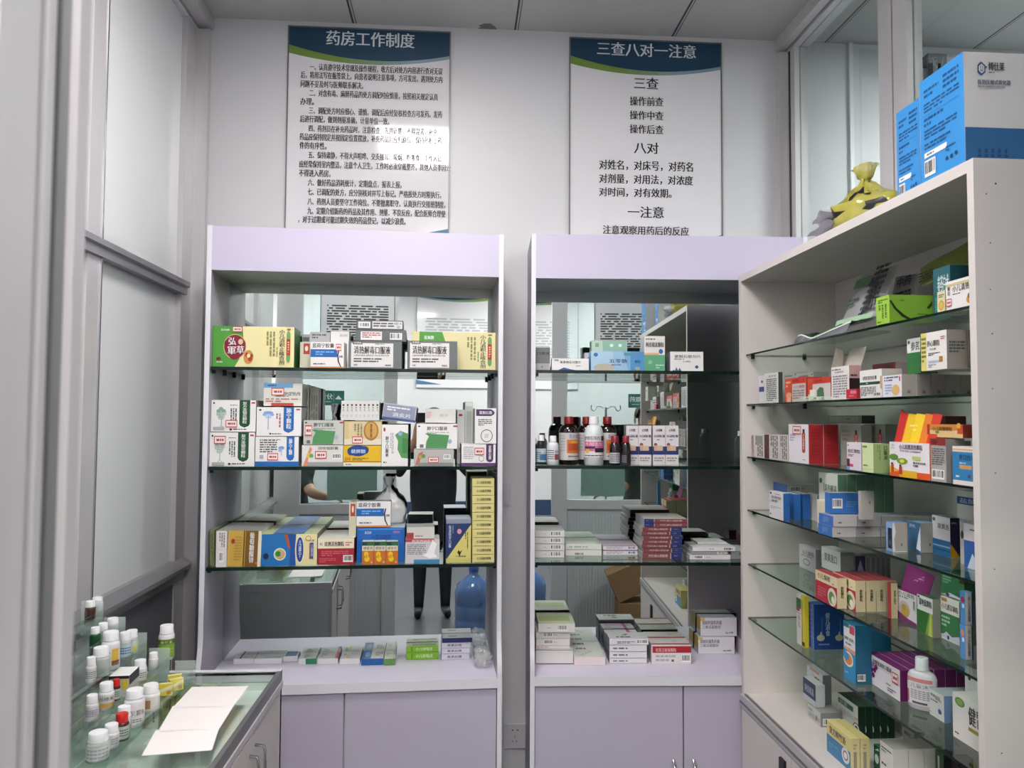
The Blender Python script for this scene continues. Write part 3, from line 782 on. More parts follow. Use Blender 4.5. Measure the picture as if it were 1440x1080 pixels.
# ------------------------------------------------------------------ left unit, second shelf
z = SH1[1]
G3 = 'medicine cartons on the second shelf of the left unit'
def granule(col, txt, plant=True, st=None):
    a = [p([(.63, .25), (.66, .18), (.75, .13), (.84, .18), (.87, .25), (.87, 1), (.63, 1)], col), vt(txt, .70, .26, .80, .95, 'w'), r(.9, .89, .98, .94, '#b23'), l(.42, .82, .6, .86, 1), vl(.42, .28, .58, .74, 3, 'd'), c(.06, .9, .02, .03, 'k'), l(.5, .05, .95, .1, 1, 'k'), r(.42, .04, .47, .1, 'k')]
    if plant:
        pc = '#8aa89a' if col != 'b' else '#7f9fd0'
        a += [l(.12, .5, .34, .64, 4, pc), l(.16, .38, .3, .5, 3, pc), r(.225, .18, .24, .4, pc), p([(.23, .2), (.16, .1), (.18, .1), (.24, .2)], pc), p([(.23, .2), (.31, .1), (.29, .1), (.22, .2)], pc), c(.17, .66, .05, .05, pc), c(.28, .66, .05, .05, pc), c(.22, .72, .05, .06, pc)]
    if st: a.append(s(*st))
    return a
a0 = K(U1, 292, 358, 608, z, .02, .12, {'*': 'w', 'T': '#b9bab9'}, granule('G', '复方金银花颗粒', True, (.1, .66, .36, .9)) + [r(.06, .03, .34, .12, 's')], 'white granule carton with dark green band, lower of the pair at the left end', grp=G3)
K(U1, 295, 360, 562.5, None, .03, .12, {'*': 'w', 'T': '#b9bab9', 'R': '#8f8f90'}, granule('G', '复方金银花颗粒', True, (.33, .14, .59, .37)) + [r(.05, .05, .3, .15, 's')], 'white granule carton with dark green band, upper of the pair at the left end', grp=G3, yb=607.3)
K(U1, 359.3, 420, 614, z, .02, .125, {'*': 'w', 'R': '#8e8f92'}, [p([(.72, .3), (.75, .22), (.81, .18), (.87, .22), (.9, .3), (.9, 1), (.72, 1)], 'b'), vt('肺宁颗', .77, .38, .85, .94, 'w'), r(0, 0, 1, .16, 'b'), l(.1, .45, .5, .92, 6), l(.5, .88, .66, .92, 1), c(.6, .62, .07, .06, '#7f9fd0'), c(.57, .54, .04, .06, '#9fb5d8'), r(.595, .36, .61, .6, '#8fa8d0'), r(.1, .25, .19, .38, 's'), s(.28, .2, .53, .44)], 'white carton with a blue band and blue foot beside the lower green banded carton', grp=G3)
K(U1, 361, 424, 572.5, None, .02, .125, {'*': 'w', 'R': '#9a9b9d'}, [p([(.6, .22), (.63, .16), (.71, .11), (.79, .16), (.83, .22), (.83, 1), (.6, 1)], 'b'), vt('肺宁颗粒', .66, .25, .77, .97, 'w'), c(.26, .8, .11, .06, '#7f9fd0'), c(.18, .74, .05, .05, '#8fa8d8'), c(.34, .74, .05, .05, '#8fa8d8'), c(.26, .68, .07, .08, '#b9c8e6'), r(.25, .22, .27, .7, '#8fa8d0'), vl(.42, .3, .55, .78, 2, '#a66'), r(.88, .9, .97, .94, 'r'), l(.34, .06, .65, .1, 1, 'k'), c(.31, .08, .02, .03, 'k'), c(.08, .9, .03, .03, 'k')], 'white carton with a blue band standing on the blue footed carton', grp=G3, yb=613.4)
K(U1, 371, 425, 539, None, .035, .12, {'*': '#d6d3cc', 'R': '#a5a39c'}, [r(0, .8, .76, 1, '#6fa3d2'), l(.1, .84, .7, .96, 1, '#2b5f9a'), l(.3, .4, .95, .62, 4), l(.05, .15, .95, .35, 2, '#a77'), r(.2, .0, .78, .13, '#b4453a'), s(.2, .46, .53, .8)], 'pale carton with a light blue top strip, uppermost behind the blue banded carton', grp=G3, yb=571)
for i, (xa, xb, ya) in enumerate(((426, 434.5, 541), (436, 448, 545))):
    K(U1, xa, xb, ya, z, .155, .07, {'*': '#b3b1aa' if i == 0 else '#9c9b95'}, [vl(.1, .1, .9, .9, 3, '#77756f')], 'thin grey carton seen end-on behind the blue banded cartons, %s' % ('left one of two' if i == 0 else 'right one of two'), grp=G3)
o = K(U1, 424.5, 482.5, 626, z, .02, .13, {'*': '#d9d7d6', 'R': '#8f8f90'}, [p([(.03, 0), (.15, 0), (.15, .3), (.25, .8), (.2, .95), (.12, .5)], '#d98a70'), c(.17, .5, .06, .12, '#d9c040'), c(.23, .5, .05, .1, '#6a9a5a'), t('消咳喘胶囊', .38, .78, .88, .94, '#77706c'), b(.74, .34, .95, .6), l(.28, .04, .9, .12, 1, 's'), r(.14, 0, 1, .2, '#9fa0a0'), s(.32, .36, .6, .72)], 'white carton with orange fruit corner, below the carton with the green picture', grp=G3)
flun = [p([(.22, .02), (.24, .3), (.3, .5), (.2, .62), (.8, .55), (.74, .02)], '#4f8f56'), t('肺宁口服液', .25, .74, .75, .9, 'k'), l(.25, .6, .8, .68, 2, '#6a8a6a'), r(.9, .88, 1.0, .94, 'r'), c(.06, .9, .03, .03, 'k'), r(.08, .05, .17, .18, '#6a6a6a'), c(.82, .3, .05, .09, '#9fb4c8')]
K(U1, 427, 483, 591, None, .02, .12, {'*': '#c4c4c2', 'R': '#77777a'}, flun + [s(.04, .36, .21, .8)], 'greyish white oral liquid carton with a green picture, standing on the fruit corner carton', grp=G3, yb=625.5)
for i in range(9):
    xa = 480 + i * 5.95
    K(U1, xa, xa + 5.7, 563.5, None, .022, .05, {'*': '#dcdad8'}, [vt('小儿', .3, .45, .7, .72), l(.3, .12, .7, .3, 3, 's'), r(.3, .74, .75, .82, 'k')], '%s from the left in the row of nine thin white cartons' % ORD[i + 1], grp='row of thin white cartons on the second shelf', yb=591)
o = K(U1, 484, 536.6, 592.5, None, .02, .055, {'*': '#d9c59a', 'R': '#7a6a40'}, [r(0, 0, .12, 1, '#cdb98a'), r(.0, .0, 1, .25, '#ddd5c2'), c(.72, .6, .2, .42, '#a87838'), c(.72, .62, .16, .34, '#caa050'), vt('健脾糖', .69, .3, .75, .9, '#7a4a18'), vl(.25, .35, .5, .9, 3, '#8a8468'), s(.22, .06, .5, .36)], 'gold and cream carton standing on the yellow carton', grp=G3, yb=625.8)
K(U1, 483, 536, 626.5, z, .02, .055, {'*': '#e0b31c', 'R': '#6a5a20'}, [r(0, 0, 1, .17, '#e6e0d4'), r(0, .2, 1, .23, '#6a5010'), c(.38, .75, .25, .27, '#1f3f86'), c(.2, .72, .1, .2, '#1f3f86'), c(.55, .78, .12, .2, '#1f3f86'), t('健脾糖', .2, .62, .58, .82, '#bcd4ee'), t('D3', .05, .28, .18, .42, '#8a2a20'), l(.24, .26, .66, .42, 2, '#8a6a10'), l(.06, .05, .35, .12, 1)], 'bright yellow carton with a dark blue cloud shape', grp=G3)
# crinkled clear bag behind
K(U1, 537, 574, 597, z, .02, .05, {'*': 'w', 'R': '#4a4b4c'}, [p([(1, .18), (.75, .2), (.6, .4), (.62, .6), (.5, .75), (.7, .85), (1, .78)], '#57945a'), p([(1, .3), (.78, .32), (.78, .68), (1, .66)], '#3f7f48'), vt('肺宁口服液', .14, .22, .26, .72, 'k'), vl(.32, .3, .46, .8, 3, '#9aa'), c(.7, .78, .08, .05, '#8fb0d0'), c(.1, .88, .04, .05, 'r'), c(.1, .09, .03, .02, 'k'), c(.17, .09, .03, .02, '#caa040')], 'white oral liquid carton turned on its side with green picture at right', grp=G3)
foil = mat('foil', '#b9bcc8', .22, metal=.85, noise=.2, nscale=30, bump=.5)
m = K(U1, 537, 584, 566, None, .022, .055, {'*': '#b9bac6', 'R': '#2a2b2f', 'T': '#8d8e98'}, [r(.02, .05, .97, .95, '#8f94ac'), l(.12, .55, .8, .85, 2, '#e8e8f0'), t('消炎片', .3, .22, .85, .48, '#e4e4ee'), r(0, 0, 1, .14, '#3f4f86')], 'silver blue wrapped carton lying tilted on top of the sideways carton', grp=G3, yb=589, roll=7)
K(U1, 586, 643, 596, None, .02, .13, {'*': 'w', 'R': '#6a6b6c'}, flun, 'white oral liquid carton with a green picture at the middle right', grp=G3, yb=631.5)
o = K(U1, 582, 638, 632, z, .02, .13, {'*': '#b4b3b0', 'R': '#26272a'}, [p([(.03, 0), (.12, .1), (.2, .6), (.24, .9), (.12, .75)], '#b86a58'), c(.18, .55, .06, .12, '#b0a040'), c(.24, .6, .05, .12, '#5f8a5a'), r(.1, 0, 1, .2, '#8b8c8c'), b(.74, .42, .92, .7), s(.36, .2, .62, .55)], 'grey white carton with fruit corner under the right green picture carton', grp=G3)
K(U1, 598, 641, 575, None, .04, .1, {'*': '#d2d0ce', 'T': '#e2e0de'}, [t('附片', .48, .4, .75, .65, 's'), l(.03, .3, .2, .8, 4, '#b99')], 'white carton lying on top of the right green picture carton', grp=G3, yb=594.5)
K(U1, 643, 653.5, 576, z, .155, .07, {'*': '#dcdade'}, [r(.2, .88, .7, .92, 'r'), l(.2, .2, .5, .3, 3)], 'slim white carton standing right of the green picture cartons', grp=G3)
K(U1, 654, 665, 565, z, .155, .07, {'*': '#cfd1cd'}, [r(.05, .93, .95, .985, '#efefec'), r(.15, .15, .85, .85, '#b4b8b4'), r(.4, .02, .7, .25, '#7a7048')], 'tall thin translucent carton beside the purple white cartons', grp=G3)
pur = [c(.9, .6, .04, .3, '#4a2d5c')]
K(U1, 649, 697, 624.5, z, .02, .12, {'*': 'w', 'L': '#8a8a8c'}, [p([(.72, 1), (.72, .3), (.76, .2), (.83, .17), (.9, .2), (.93, .3), (.93, 1)], '#4a2d5c'), vt('蒙脱石散', .79, .3, .87, .94, 'w'), r(0, 0, 1, .14, '#5b3a6b'), l(.06, .3, .36, .9, 7, 's'), c(.58, .34, .08, .14, '#999'), c(.58, .34, .065, .11, 'w'), s(.38, .5, .66, .84)], 'white carton with purple foot and purple tab, lower at the right end', grp=G3)
K(U1, 668, 698, 574, None, .02, .12, {'*': 'w', 'L': '#9a9a9c'}, [p([(.05, .78), (.05, .97), (.75, .97), (.88, .92), (.92, .87), (.88, .82), (.75, .78)], '#4a2d5c'), t('蒙脱石散', .2, .83, .8, .92, 'w'), l(.15, .5, .8, .7, 4), c(.55, .22, .28, .18, '#2a2a30'), c(.55, .22, .25, .16, 'w'), l(.45, .16, .65, .28, 3, 's')], 'white carton with purple top tab standing on the purple footed carton', grp=G3, yb=624)

def crinkle(pts, seed, amp):
    rnd = random.Random(seed)
    return [(x + rnd.uniform(-amp, amp), y + rnd.uniform(-amp, amp), z_ + rnd.uniform(-amp, amp)) for x, y, z_ in pts]
def bag(name, M, w, d, h, m, label, cat='bag', seed=1, tie=True, amp=.012, marks=(), grp=None):
    """a soft crumpled bag gathered at the top"""
    n, k = 26, 14
    rnd = random.Random(seed)
    ph = [rnd.uniform(0, 6.28) for _ in range(8)]
    vs = []; fs = []
    for j in range(k + 1):
        v = j / k
        if tie: prof = (.86 + .14 * math.sin(min(v * 3, 1) * 1.57)) * (1 if v < .38 else max(.09, 1 - ((v - .38) / .42) ** .9) if v < .78 else .09 + .22 * ((v - .78) / .22))
        else: prof = math.sqrt(max(.02, 1 - (2 * v - 1) ** 4))
        for i in range(n):
            a = 2 * math.pi * i / n
            wr = 1 + .10 * math.sin(5 * a + ph[0] + 3 * v) + .08 * math.sin(9 * a + ph[1] - 5 * v) + .05 * math.sin(13 * a + ph[2] + 9 * v)
            q = amp * (.3 if v < .05 else 1)
            sq = 1 / max(abs(math.cos(a)), abs(math.sin(a))) ** .55
            vs.append((w / 2 * prof * wr * sq * math.cos(a) + rnd.uniform(-q, q), d / 2 * prof * wr * sq * math.sin(a) + rnd.uniform(-q, q), max(0, h * v + (rnd.uniform(-q, q) if 0 < j < k else 0))))
    for j in range(k):
        for i in range(n): fs.append((j * n + i, j * n + (i + 1) % n, (j + 1) * n + (i + 1) % n, (j + 1) * n + i))
    fs.append(tuple(range(n - 1, -1, -1)))
    if not tie: fs.append(tuple(range(k * n, k * n + n)))
    mb = MB(); mb.mesh(vs, fs, m, True)
    for j, i in marks: mb.mi[j * n + i % n] = mb.m(BLK)
    o = mb.build(name, None, M)
    return tag(o, label, cat, grp)
WBAG = mat('white_film_bag', '#f3f4f6', .3, coat=.3, alpha=1)
CBAG = mat('clear_film_bag', '#dfe3e4', .12, coat=.6, alpha=.35)
q = U1.hit(466, 590, 1, .10)
bag('plastic_bag', U1.M @ Matrix.Translation((q.x, .19, SH1[1] + .001)), .06, .05, .215, mat('grey_film_bag', '#d3d4d8', .15, coat=.6, alpha=.9), 'crumpled clear plastic bag left of the row of nine thin white cartons', seed=5, amp=.006)

# ------------------------------------------------------------------ left unit, third shelf
z = SH1[2]
G4 = 'medicine cartons on the third shelf of the left unit'
K(U1, 296, 302.5, 746, z, .03, .2, {'*': '#6f7a52'}, [vl(.2, .1, .8, .9, 2, '#4a5438')], 'olive green carton edge at the left end of the third shelf', grp=G4, roll=-2)
K(U1, 304, 319, 746.5, z, .012, .21, {'*': '#dcd6d8', 'T': '#9c9b98'}, [vl(.25, .55, .85, .95, 3, '#7a747c'), (('F', 'b', .3, .12, .7, .42, 'w'))], 'narrow white carton with barcode left of the gold carton', grp=G4)
K(U1, 320, 367, 745.5, z, .02, .2, {'*': '#c9a24a', 'T': '#8f8d88', 'R': '#d8d2c4'}, [r(.0, .0, .06, 1, '#caa85a'), r(.52, 0, .90, 1, '#7a5518'), r(.46, 0, .5, 1, '#5e4316'), vt('葡萄糖酸锌', .64, .1, .78, .95, 'w'), r(.9, 0, 1, 1, '#e4ddcc'), c(.15, .7, .06, .07, '#a03030'), l(.2, .15, .42, .85, 9, '#b08c38'), c(.86, .1, .03, .03, 'o')], 'gold carton with a brown band of white vertical characters', grp=G4, roll=1.5)
K(U1, 368, 446, 751, z, .02, .22, {'*': '#1f6fb5', 'T': '#b6bd92', 'R': '#7d8a62', 'L': '#cfd2d4'}, [r(.60, 0, 1, 1, '#e3d9a4'), p([(.5, 0), (.62, 0), (.6, .5), (.62, 1), (.48, 1), (.52, .5)], '#1b4f9a'), p([(.40, 1), (.46, 1), (.52, .55), (.48, .55)], '#b4562e'), c(.33, .36, .11, .2, 'w'), c(.33, .36, .095, .17, '#a9c46a'), c(.30, .37, .05, .09, '#2f7f3c'), c(.38, .38, .04, .08, '#d99a8a'), c(.33, .25, .04, .05, '#d99a6a'), c(.08, .3, .05, .1, '#15264a'),
  c(.69, .5, .075, .44, 'w'), c(.69, .5, .065, .4, '#24418c'), vt('儿康宁', .665, .25, .715, .8, '#cfdcf2'), c(.84, .86, .05, .08, '#b02a30'), c(.84, .86, .042, .065, '#e3d9a4'), r(.875, .2, .935, .72, '#25468c'), r(.86, .2, .88, .7, '#b05030'), vt('口服液', .888, .28, .925, .66, '#9fb8e0'), t('儿康', .86, .76, .95, .82, '#5a6a8a'), r(.2, 0, .75, 1, '#2d63ad', 'T')], 'blue and cream carton with a round picture and a dark oval', grp=G4)
K(U1, 447, 498, 757, z, .02, .2, {'*': '#a61f33', 'T': '#d5d2c8'}, [r(0, .62, 1, 1, '#e8dec4'), t('小儿', .05, .73, .13, .85), t('豉翘清热颗粒', .18, .7, .72, .88), l(.76, .7, .95, .88, 2, '#b66'), l(.1, .32, .85, .54, 3, '#c96070'), b(.7, .1, .97, .36), l(.05, .08, .5, .26, 3, '#c96070')], 'red and cream granule carton right of the blue and cream carton', grp=G4)
o = K(U1, 502, 569, 742, z, .05, .18, {'*': '#1b63b4', 'T': '#b9c0cc'}, [r(.03, .94, .97, .97, '#4f8fd6'), t('板蓝根', .16, .82, .3, .9, '#bcd'), r(.76, .84, .9, .9, '#a86aa0'), t('小柴胡颗粒', .3, .66, .72, .8, '#0d3f86'), r(.14, .05, .8, .55, '#cfd6de'), t('6袋', .65, .5, .8, .6, '#b9d0ec')], 'blue carton standing behind three small orange and green cartons', grp=G4)
K(U1, 501.5, 549.5, 705, None, .05, .045, {'*': 'w', 'L': '#c3bfa9', 'T': '#8d8f96', 'R': '#85878a'}, caps, 'white and blue capsule carton in a clear wrapper on top of the blue carton', grp=G4, yb=741.2)
K(U1, 491, 501, 706, None, .055, .09, {'*': '#c6c2ac'}, [r(.2, .6, .85, .95, '#b04038'), c(.52, .8, .14, .1, '#e9dfd4')], 'narrow beige carton with red seal beside the wrapped capsule carton', grp=G4, yb=756)
for i in range(3):
    K(U1, 509.3 + 17 * i, 525.6 + 17 * i, 761.5, z, .012, .035, {'*': '#c8702a', 'T': '#c9c5b8', 'R': '#d9d4cc'}, [r(0, .82, 1, 1, '#2f6a3a'), r(.02, .84, .45, .97, '#1d3b4a'), r(0, .6, 1, .82, '#e2d9c4'), t('感冒灵', .1, .65, .9, .78, '#5a4a3a'), c(.36, .45, .2, .12, '#e8c820'), c(.42, .25, .22, .13, '#e8c820'), c(.36, .35, .12, .08, '#d9a020'), r(.75, .06, .92, .14, '#e0a890')] + ([b(.2, .2, .8, .85, 'R')] if i == 2 else []),
      '%s of three small orange and green cartons in front of the blue carton' % ['left', 'middle', 'right'][i], grp='three small orange and green cartons')
q = U1.hit(546, 740, 1, .17)
o_dims_top = z + o_dims[o.name][2] + .002
bag('plastic_bag', U1.M @ Matrix.Translation((q.x, .168, o_dims_top)), .12, .055, .165, WBAG, 'white knotted plastic bag standing behind the wrapped capsule carton', seed=9, amp=.004)
o = K(U1, 570, 618, 758, z, .02, .1, {'*': '#cfcdd0', 'T': '#a8a9a8', 'R': '#b4b5b8'}, [r(0, .88, .85, 1, '#b83a48'), t('阿莫西林胶囊', .2, .86, .85, .97, 'w'), l(.05, .35, .6, .8, 6, '#8d8a92'), r(.25, 0, 1, .16, '#3f86b8'), p([(.62, .4), (.8, .95), (.92, .8), (.85, .4), (.95, .25), (.7, .2), (.5, .35)], '#f2f2f6')], 'white and red carton in shiny film wrap right of the blue carton', grp=G4)
K(U1, 572, 611, 741, None, .025, .09, {'*': '#d0cec9', 'T': '#8f9790', 'L': '#9a3030'}, [r(0, .0, .25, .5, '#a5403c'), l(.3, .1, .9, .3, 1, '#a77')], 'pale carton with leaflets lying on the film wrapped red carton', grp=G4, yb=757.5, rot=3)
K(U1, 627.5, 662.5, 730, z, .02, .12, {'*': '#25386a', 'L': '#3d4a70', 'T': '#aab0bc'}, [p([(.04, .1), (1, .1), (1, .88)], '#d9cd78'), r(0, 0, 1, .1, '#cfc579'), vt('氨溴特罗口服', .1, .35, .2, .86, '#bfc9de'), vl(.24, .4, .3, .86, 1, '#8d99bd'), c(.53, .72, .09, .06, '#d9a0b0'), p([(.45, .24), (.52, .3), (.55, .25), (.65, .3), (.58, .2), (.55, .15)], '#3a2a1a'), t('口服溶液', .4, .13, .8, .17, '#3a3a1a'), vl(.74, .3, .9, .7, 2, '#7a7440'), r(0, .9, 1, 1, '#8d96ab')], 'dark blue and yellow carton cut by a diagonal, left of the yellow stack', grp=G4)
zs = z
for i in range(10):
    yt = 780.0 - i * 11.9
    o = K(U1, 664, 695, yt, (z if i == 0 else None), .02, .12, {'*': '#d8cd88', 'L': '#3f4030', 'T': '#cfc687'}, [t('小儿氨酚黄那敏', .2, .35, .85, .7, '#4a452a'), r(.1, .03, .8, .06, '#8a824a')], '%s yellow carton from the bottom of the tall stack at the right end' % ORD[i + 1], grp='stack of ten yellow cartons', yb=yt + 11.8)

# ------------------------------------------------------------------ left unit, ledge
z = L1
G5 = 'flat cartons lying on the ledge of the left unit'
def lying(F, zz, xa, xb, yf, yr, h, col, art, label, grp, fr_art=(), name='medicine_box'):
    """flat carton: xa..xb is its front edge at height zz+h, yf and yr the front and rear rows of its top face"""
    top = zz + h
    A = F.hit(xa, yf, 2, top); Bq = F.hit(xb, yf, 2, top); Cq = F.hit((xa + xb) / 2, yr, 2, top)
    d = min(max(.02, Cq.y - A.y), F.deep + .006 - A.y); w_ = Bq.x - A.x
    art2 = [(('T',) + a[1:]) if a[0] == 'F' else a for a in art] + list(fr_art)
    return carton_at(F.M @ Matrix.Translation((A.x, A.y, zz + .0006)), w_, d, h - .0008, col, art2, name, label, 'box', grp)
flat = [l(.1, .3, .85, .7, 4, 's'), r(.12, .08, .14, .92, '#77777c')]
lying(U1, z, 290, 322, 921, 900, .022, {'*': '#c9c8ca', 'R': '#8f908e'}, [r(.28, .05, .31, .95, 'd'), r(.36, .1, .38, .9, 's'), l(.45, .3, .9, .7, 3, 's')], 'flat white carton with a dark green front edge, front left of the ledge', G5, [r(.0, .75, 1, 1, '#1c3a3a'), r(.4, .78, .95, .98, '#1f6a52')])
GL = 'row of flat white cartons on the left ledge'
cols = [(328.5, 357, 344, 368, [r(.26, 0, .36, 1, 'n'), l(.45, .2, .9, .8, 3, 's')], 'navy striped'), (358, 396, 370, 403, [p([(.2, .2), (.45, .45), (.9, .4), (.9, .2)], '#b5bfc2'), l(.1, .6, .8, .8, 2, 's')], 'grey wave'),
        (397, 418.5, 406, 430, [r(.18, .08, .88, .92, '#2b6199'), l(.3, .3, .8, .7, 2, '#6a9ac8')], 'blue block'), (419.5, 445, 431.5, 454, [l(.25, .15, .6, .85, 4, '#6a7a6a'), r(.94, 0, 1, 1, '#4a7a4a'), r(.66, .1, .69, .9, '#8fb48f')], 'green edged'),
        (446.5, 475, 455.5, 484, [l(.12, .2, .4, .85, 3, '#8a9a90'), c(.5, .6, .05, .15, '#e8c0c0'), r(.84, 0, .99, 1, '#b03a46'), l(.86, .05, .96, .95, 4, '#d99')], 'red edged'),
        (478, 506, 487, 512, [r(.34, .1, .4, .6, '#e8a840'), c(.36, .3, .07, .25, '#e8b850'), l(.12, .35, .28, .8, 3, '#8a8a92'), l(.5, .6, .9, .85, 2, 's')], 'orange flame')]
for xa, xb, xa2, xb2, ar, nm in cols:
    lying(U1, z, xa, xb, 926.5 if nm != 'blue block' else 923, 905, .02, {'*': '#d6d6d8', 'R': '#9a9c98'}, ar, 'flat white carton with %s print lying on the left ledge' % nm, GL, [r(.4, 0, 1, 1, '#2a7a56')] if nm == 'green edged' else [])
for i, (y0, y1) in enumerate(((926.5, 905),)):
    xs = (508 + (6 if i else 0), 539 + (2 if i else 0), 555.5)
    lying(U1, z, xs[0], xs[1], y0, y1, .024, {'*': '#d9dcd6', 'F': '#1e5596'}, [r(0, 0, .42, 1, '#3d6ca8'), c(.24, .5, .12, .3, '#7d9fcb'), l(.6, .3, .95, .8, 3)], 'flat white carton with a blue left half lying on the left ledge', GL)
    lying(U1, z, xs[1] + .5, xs[2], y0, y1, .024, {'*': '#dfe6d6', 'F': '#5d8a4a'}, [r(0, .05, .05, .95, 'k'), r(.1, .1, .75, .9, '#cfd8cb'), l(.2, .3, .6, .6, 2, 's'), r(.78, 0, .95, 1, '#b4bfa8')], 'flat pale green carton with a green front edge lying on the left ledge', GL)
K(U1, 444, 475, 926, z, None, .05, {'*': '#c4c4c8'}, [l(.05, .1, .95, .9, 3, '#8d8d92')], 'small stack of white folded leaflets lying at the front of the ledge', 'leaflet_stack', 'leaflets', None, yb=933)
for i in range(2):
    K(U1, 571, 616.5, 917.5 - i * 9.3, (z if i == 0 else bpy.data.objects[list(o_dims)[-1]]), U1.hit(593, 927.5, 2, z).y, .12, {'*': '#7fb52a', 'T': '#d5e0c0'}, [t('小儿咳喘灵', .3, .25, .82, .75, '#dff0c0'), r(.16, .1, .2, .9, '#5a8a1a'), ('T', 'r', .2, .1, .95, .5, '#9cc07a')], 'bright green carton lying on the left ledge, %s of two' % ('lower' if i == 0 else 'upper'), grp='bright green lying cartons')
for i in range(3):
    K(U1, 621, 660, 919.5 - i * 7.9, (z if i == 0 else bpy.data.objects[list(o_dims)[-1]]), U1.hit(640, 927.5, 2, z).y, .12, {'*': '#d5d2de', 'L': '#1f2547', 'R': '#1f2547', 'T': '#d5d2de'}, [t('奥美拉唑', .2, .25, .72, .75, '#3a3a4a')], '%s lavender white carton with navy ends in the stack at the ledge right' % ['bottom', 'second', 'third'][i], grp='navy ended cartons on the ledge')
K(U1, 622, 664, 897, bpy.data.objects[list(o_dims)[-1]], U1.hit(640, 927.5, 2, z).y - .004, .12, {'*': '#1f2858', 'T': '#dddde2'}, [(('T', 'r', .2, .3, .5, .5, '#9a9aa2'))], 'navy edged white carton lying on top of the stack at the ledge right', grp='navy ended cartons on the ledge')
q = U1.hit(682, 905, 1, .12)
bag('plastic_bag', U1.M @ Matrix.Translation((.945, .13, L1 + .001)), .06, .14, .055, CBAG, 'flat clear plastic bag at the right end of the left ledge', seed=3, tie=False, amp=.003)
# ================================================================== right unit, top shelf
z = SH2[0]
G6 = 'medicine cartons on the top shelf of the right unit'
K(U2, 753, 773.5, 488.5, z, .03, .08, {'*': '#6b6f71', 'R': '#3a3c40'}, [r(0, 0, 1, .3, '#a3a5a6'), t('口服液', .1, .68, .95, .8, '#26282a'), c(.45, .15, .06, .05, '#77797b')], 'grey carton at the left end of the right unit top shelf', grp=G6)
K(U2, 776, 828, 504, z, .03, .05, {'*': 'w', 'R': '#b9bcc4'}, [t('氯雷他定分散片', .22, .58, .78, .8), t('商品', .07, .78, .18, .92), l(.65, .32, .9, .42, 1), p([(.15, 0), (.33, .24), (.5, .1), (.7, 0)], '#24508f')], 'low white carton with a blue peak along its bottom', grp=G6)
K(U2, 831, 906, 494, z, .03, .06, {'*': '#7fb2da', 'T': '#9fc4e0'}, [p([(0, 0), (.7, 0), (.6, 1), (0, 1)], '#9cc3e2'), p([(0, 0), (.45, 0), (.4, 1), (0, 1)], '#adcde6'), r(.74, .0, 1, 1, '#4f97cf'), c(.25, .16, .2, .2, '#bdb7a8'), r(.05, 0, .5, .02, '#bdb7a8'), c(.09, .82, .04, .1, '#2f6aa8'), t('五苓散', .34, .4, .68, .6, '#1b2f5a'), l(.38, .26, .64, .34, 1, '#33527f'), r(.62, .78, .95, .94, '#5f93b8'), t('颗粒', .82, .4, .93, .55, '#24406a'), c(.87, .12, .05, .08, '#c0a488')], 'pale blue gradient carton in front of a green one', grp=G6)
K(U2, 832, 882, 479, z, .12, .06, {'*': '#8fb7a4'}, [p([(.0, 0), (.35, 0), (.3, 1), (.0, 1)], '#b3cbbc'), c(.56, .85, .05, .05, '#d9e6de'), c(.8, .85, .05, .05, '#d9e6de'), r(.1, .8, .2, .92, '#7f9a78')], 'soft green carton behind the pale blue carton', grp=G6)
K(U2, 822, 832, 496, z, .11, .05, {'*': '#4f5286'}, [p([(0, 1), (0, .5), (1, 1)], '#b9bcc8')], 'dark violet carton corner behind the pale blue carton', grp=G6)
K(U2, 906, 935, 472.5, z, .03, .06, {'*': '#e2dfdc', 'L': '#c9ccd4'}, [r(0, 0, 1, .46, '#62a882'), r(0, .46, .7, .52, '#e0b88a'), t('阿奇霉素颗粒', .08, .68, .94, .82, '#2a2a30'), c(.8, .56, .1, .07, '#2f62a8'), l(.08, .88, .9, .94, 1), l(.55, .06, .95, .2, 2, '#bfe0cc'), c(.28, .25, .1, .06, '#8cc4a4')], 'upright carton, white above and green below, with a blue dot', grp=G6)
K(U2, 942.5, 989, 494.5, z, .03, .06, {'*': 'w', 'L': '#8a8a90'}, [t('蒙脱石散剂片', .13, .68, .92, .83, '#4a4a58'), l(.12, .58, .9, .65, 1), t('24粒', .38, .45, .62, .54), c(.8, .22, .05, .08, '#2f4f8f'), p([(.06, 0), (.1, .08), (.14, .02), (.18, .2), (.24, .03), (.28, .18), (.34, 0)], '#3a5a9a')], 'white carton with small blue peaks near the open end of the top shelf', grp=G6)

# ------------------------------------------------------------------ right unit, second shelf: bottles
z = SH2[1]
BR = mat('brown_glass', '#150808', .06, coat=.5); RC_ = mat('red_cap', '#7c161c', .35); WHT = mat('white_plastic', '#d9dde2', .3); CLR = glass('clear_bottle', '#e3ebea')
PKC = mat('pinkish_cap', '#8c2236', .35)
def bpx(F, x0, x1, yt, zb, off, **k):
    xc = (x0 + x1) / 2
    rad = (F.hit(x1, yt + 10, 1, off).x - F.hit(x0, yt + 10, 1, off).x) / 2
    a = F.hit(xc, yt + 10, 1, off)
    h = F.hit(xc, yt, 1, off).z - zb
    return bottle(F.M @ Matrix.Translation((a.x, off, zb + .0006)), rad, h, **k)
syr = [r(.40, .25, 1, .75, '#c8702a'), r(.45, .35, .95, .6, '#b04a1c'), c(.62, .3, .1, .1, '#e8c050'), t('急支糖浆', .48, .8, .98, .95, '#5a6aa8'), l(.04, .3, .34, .95, 6, 's'), l(.45, .1, .95, .18, 1, '#5a2a2a'), r(.55, .62, .85, .7, '#d9a040')]
syr = [a for a in syr if a[1] != 'c']
BG = 'brown syrup bottles with red caps'
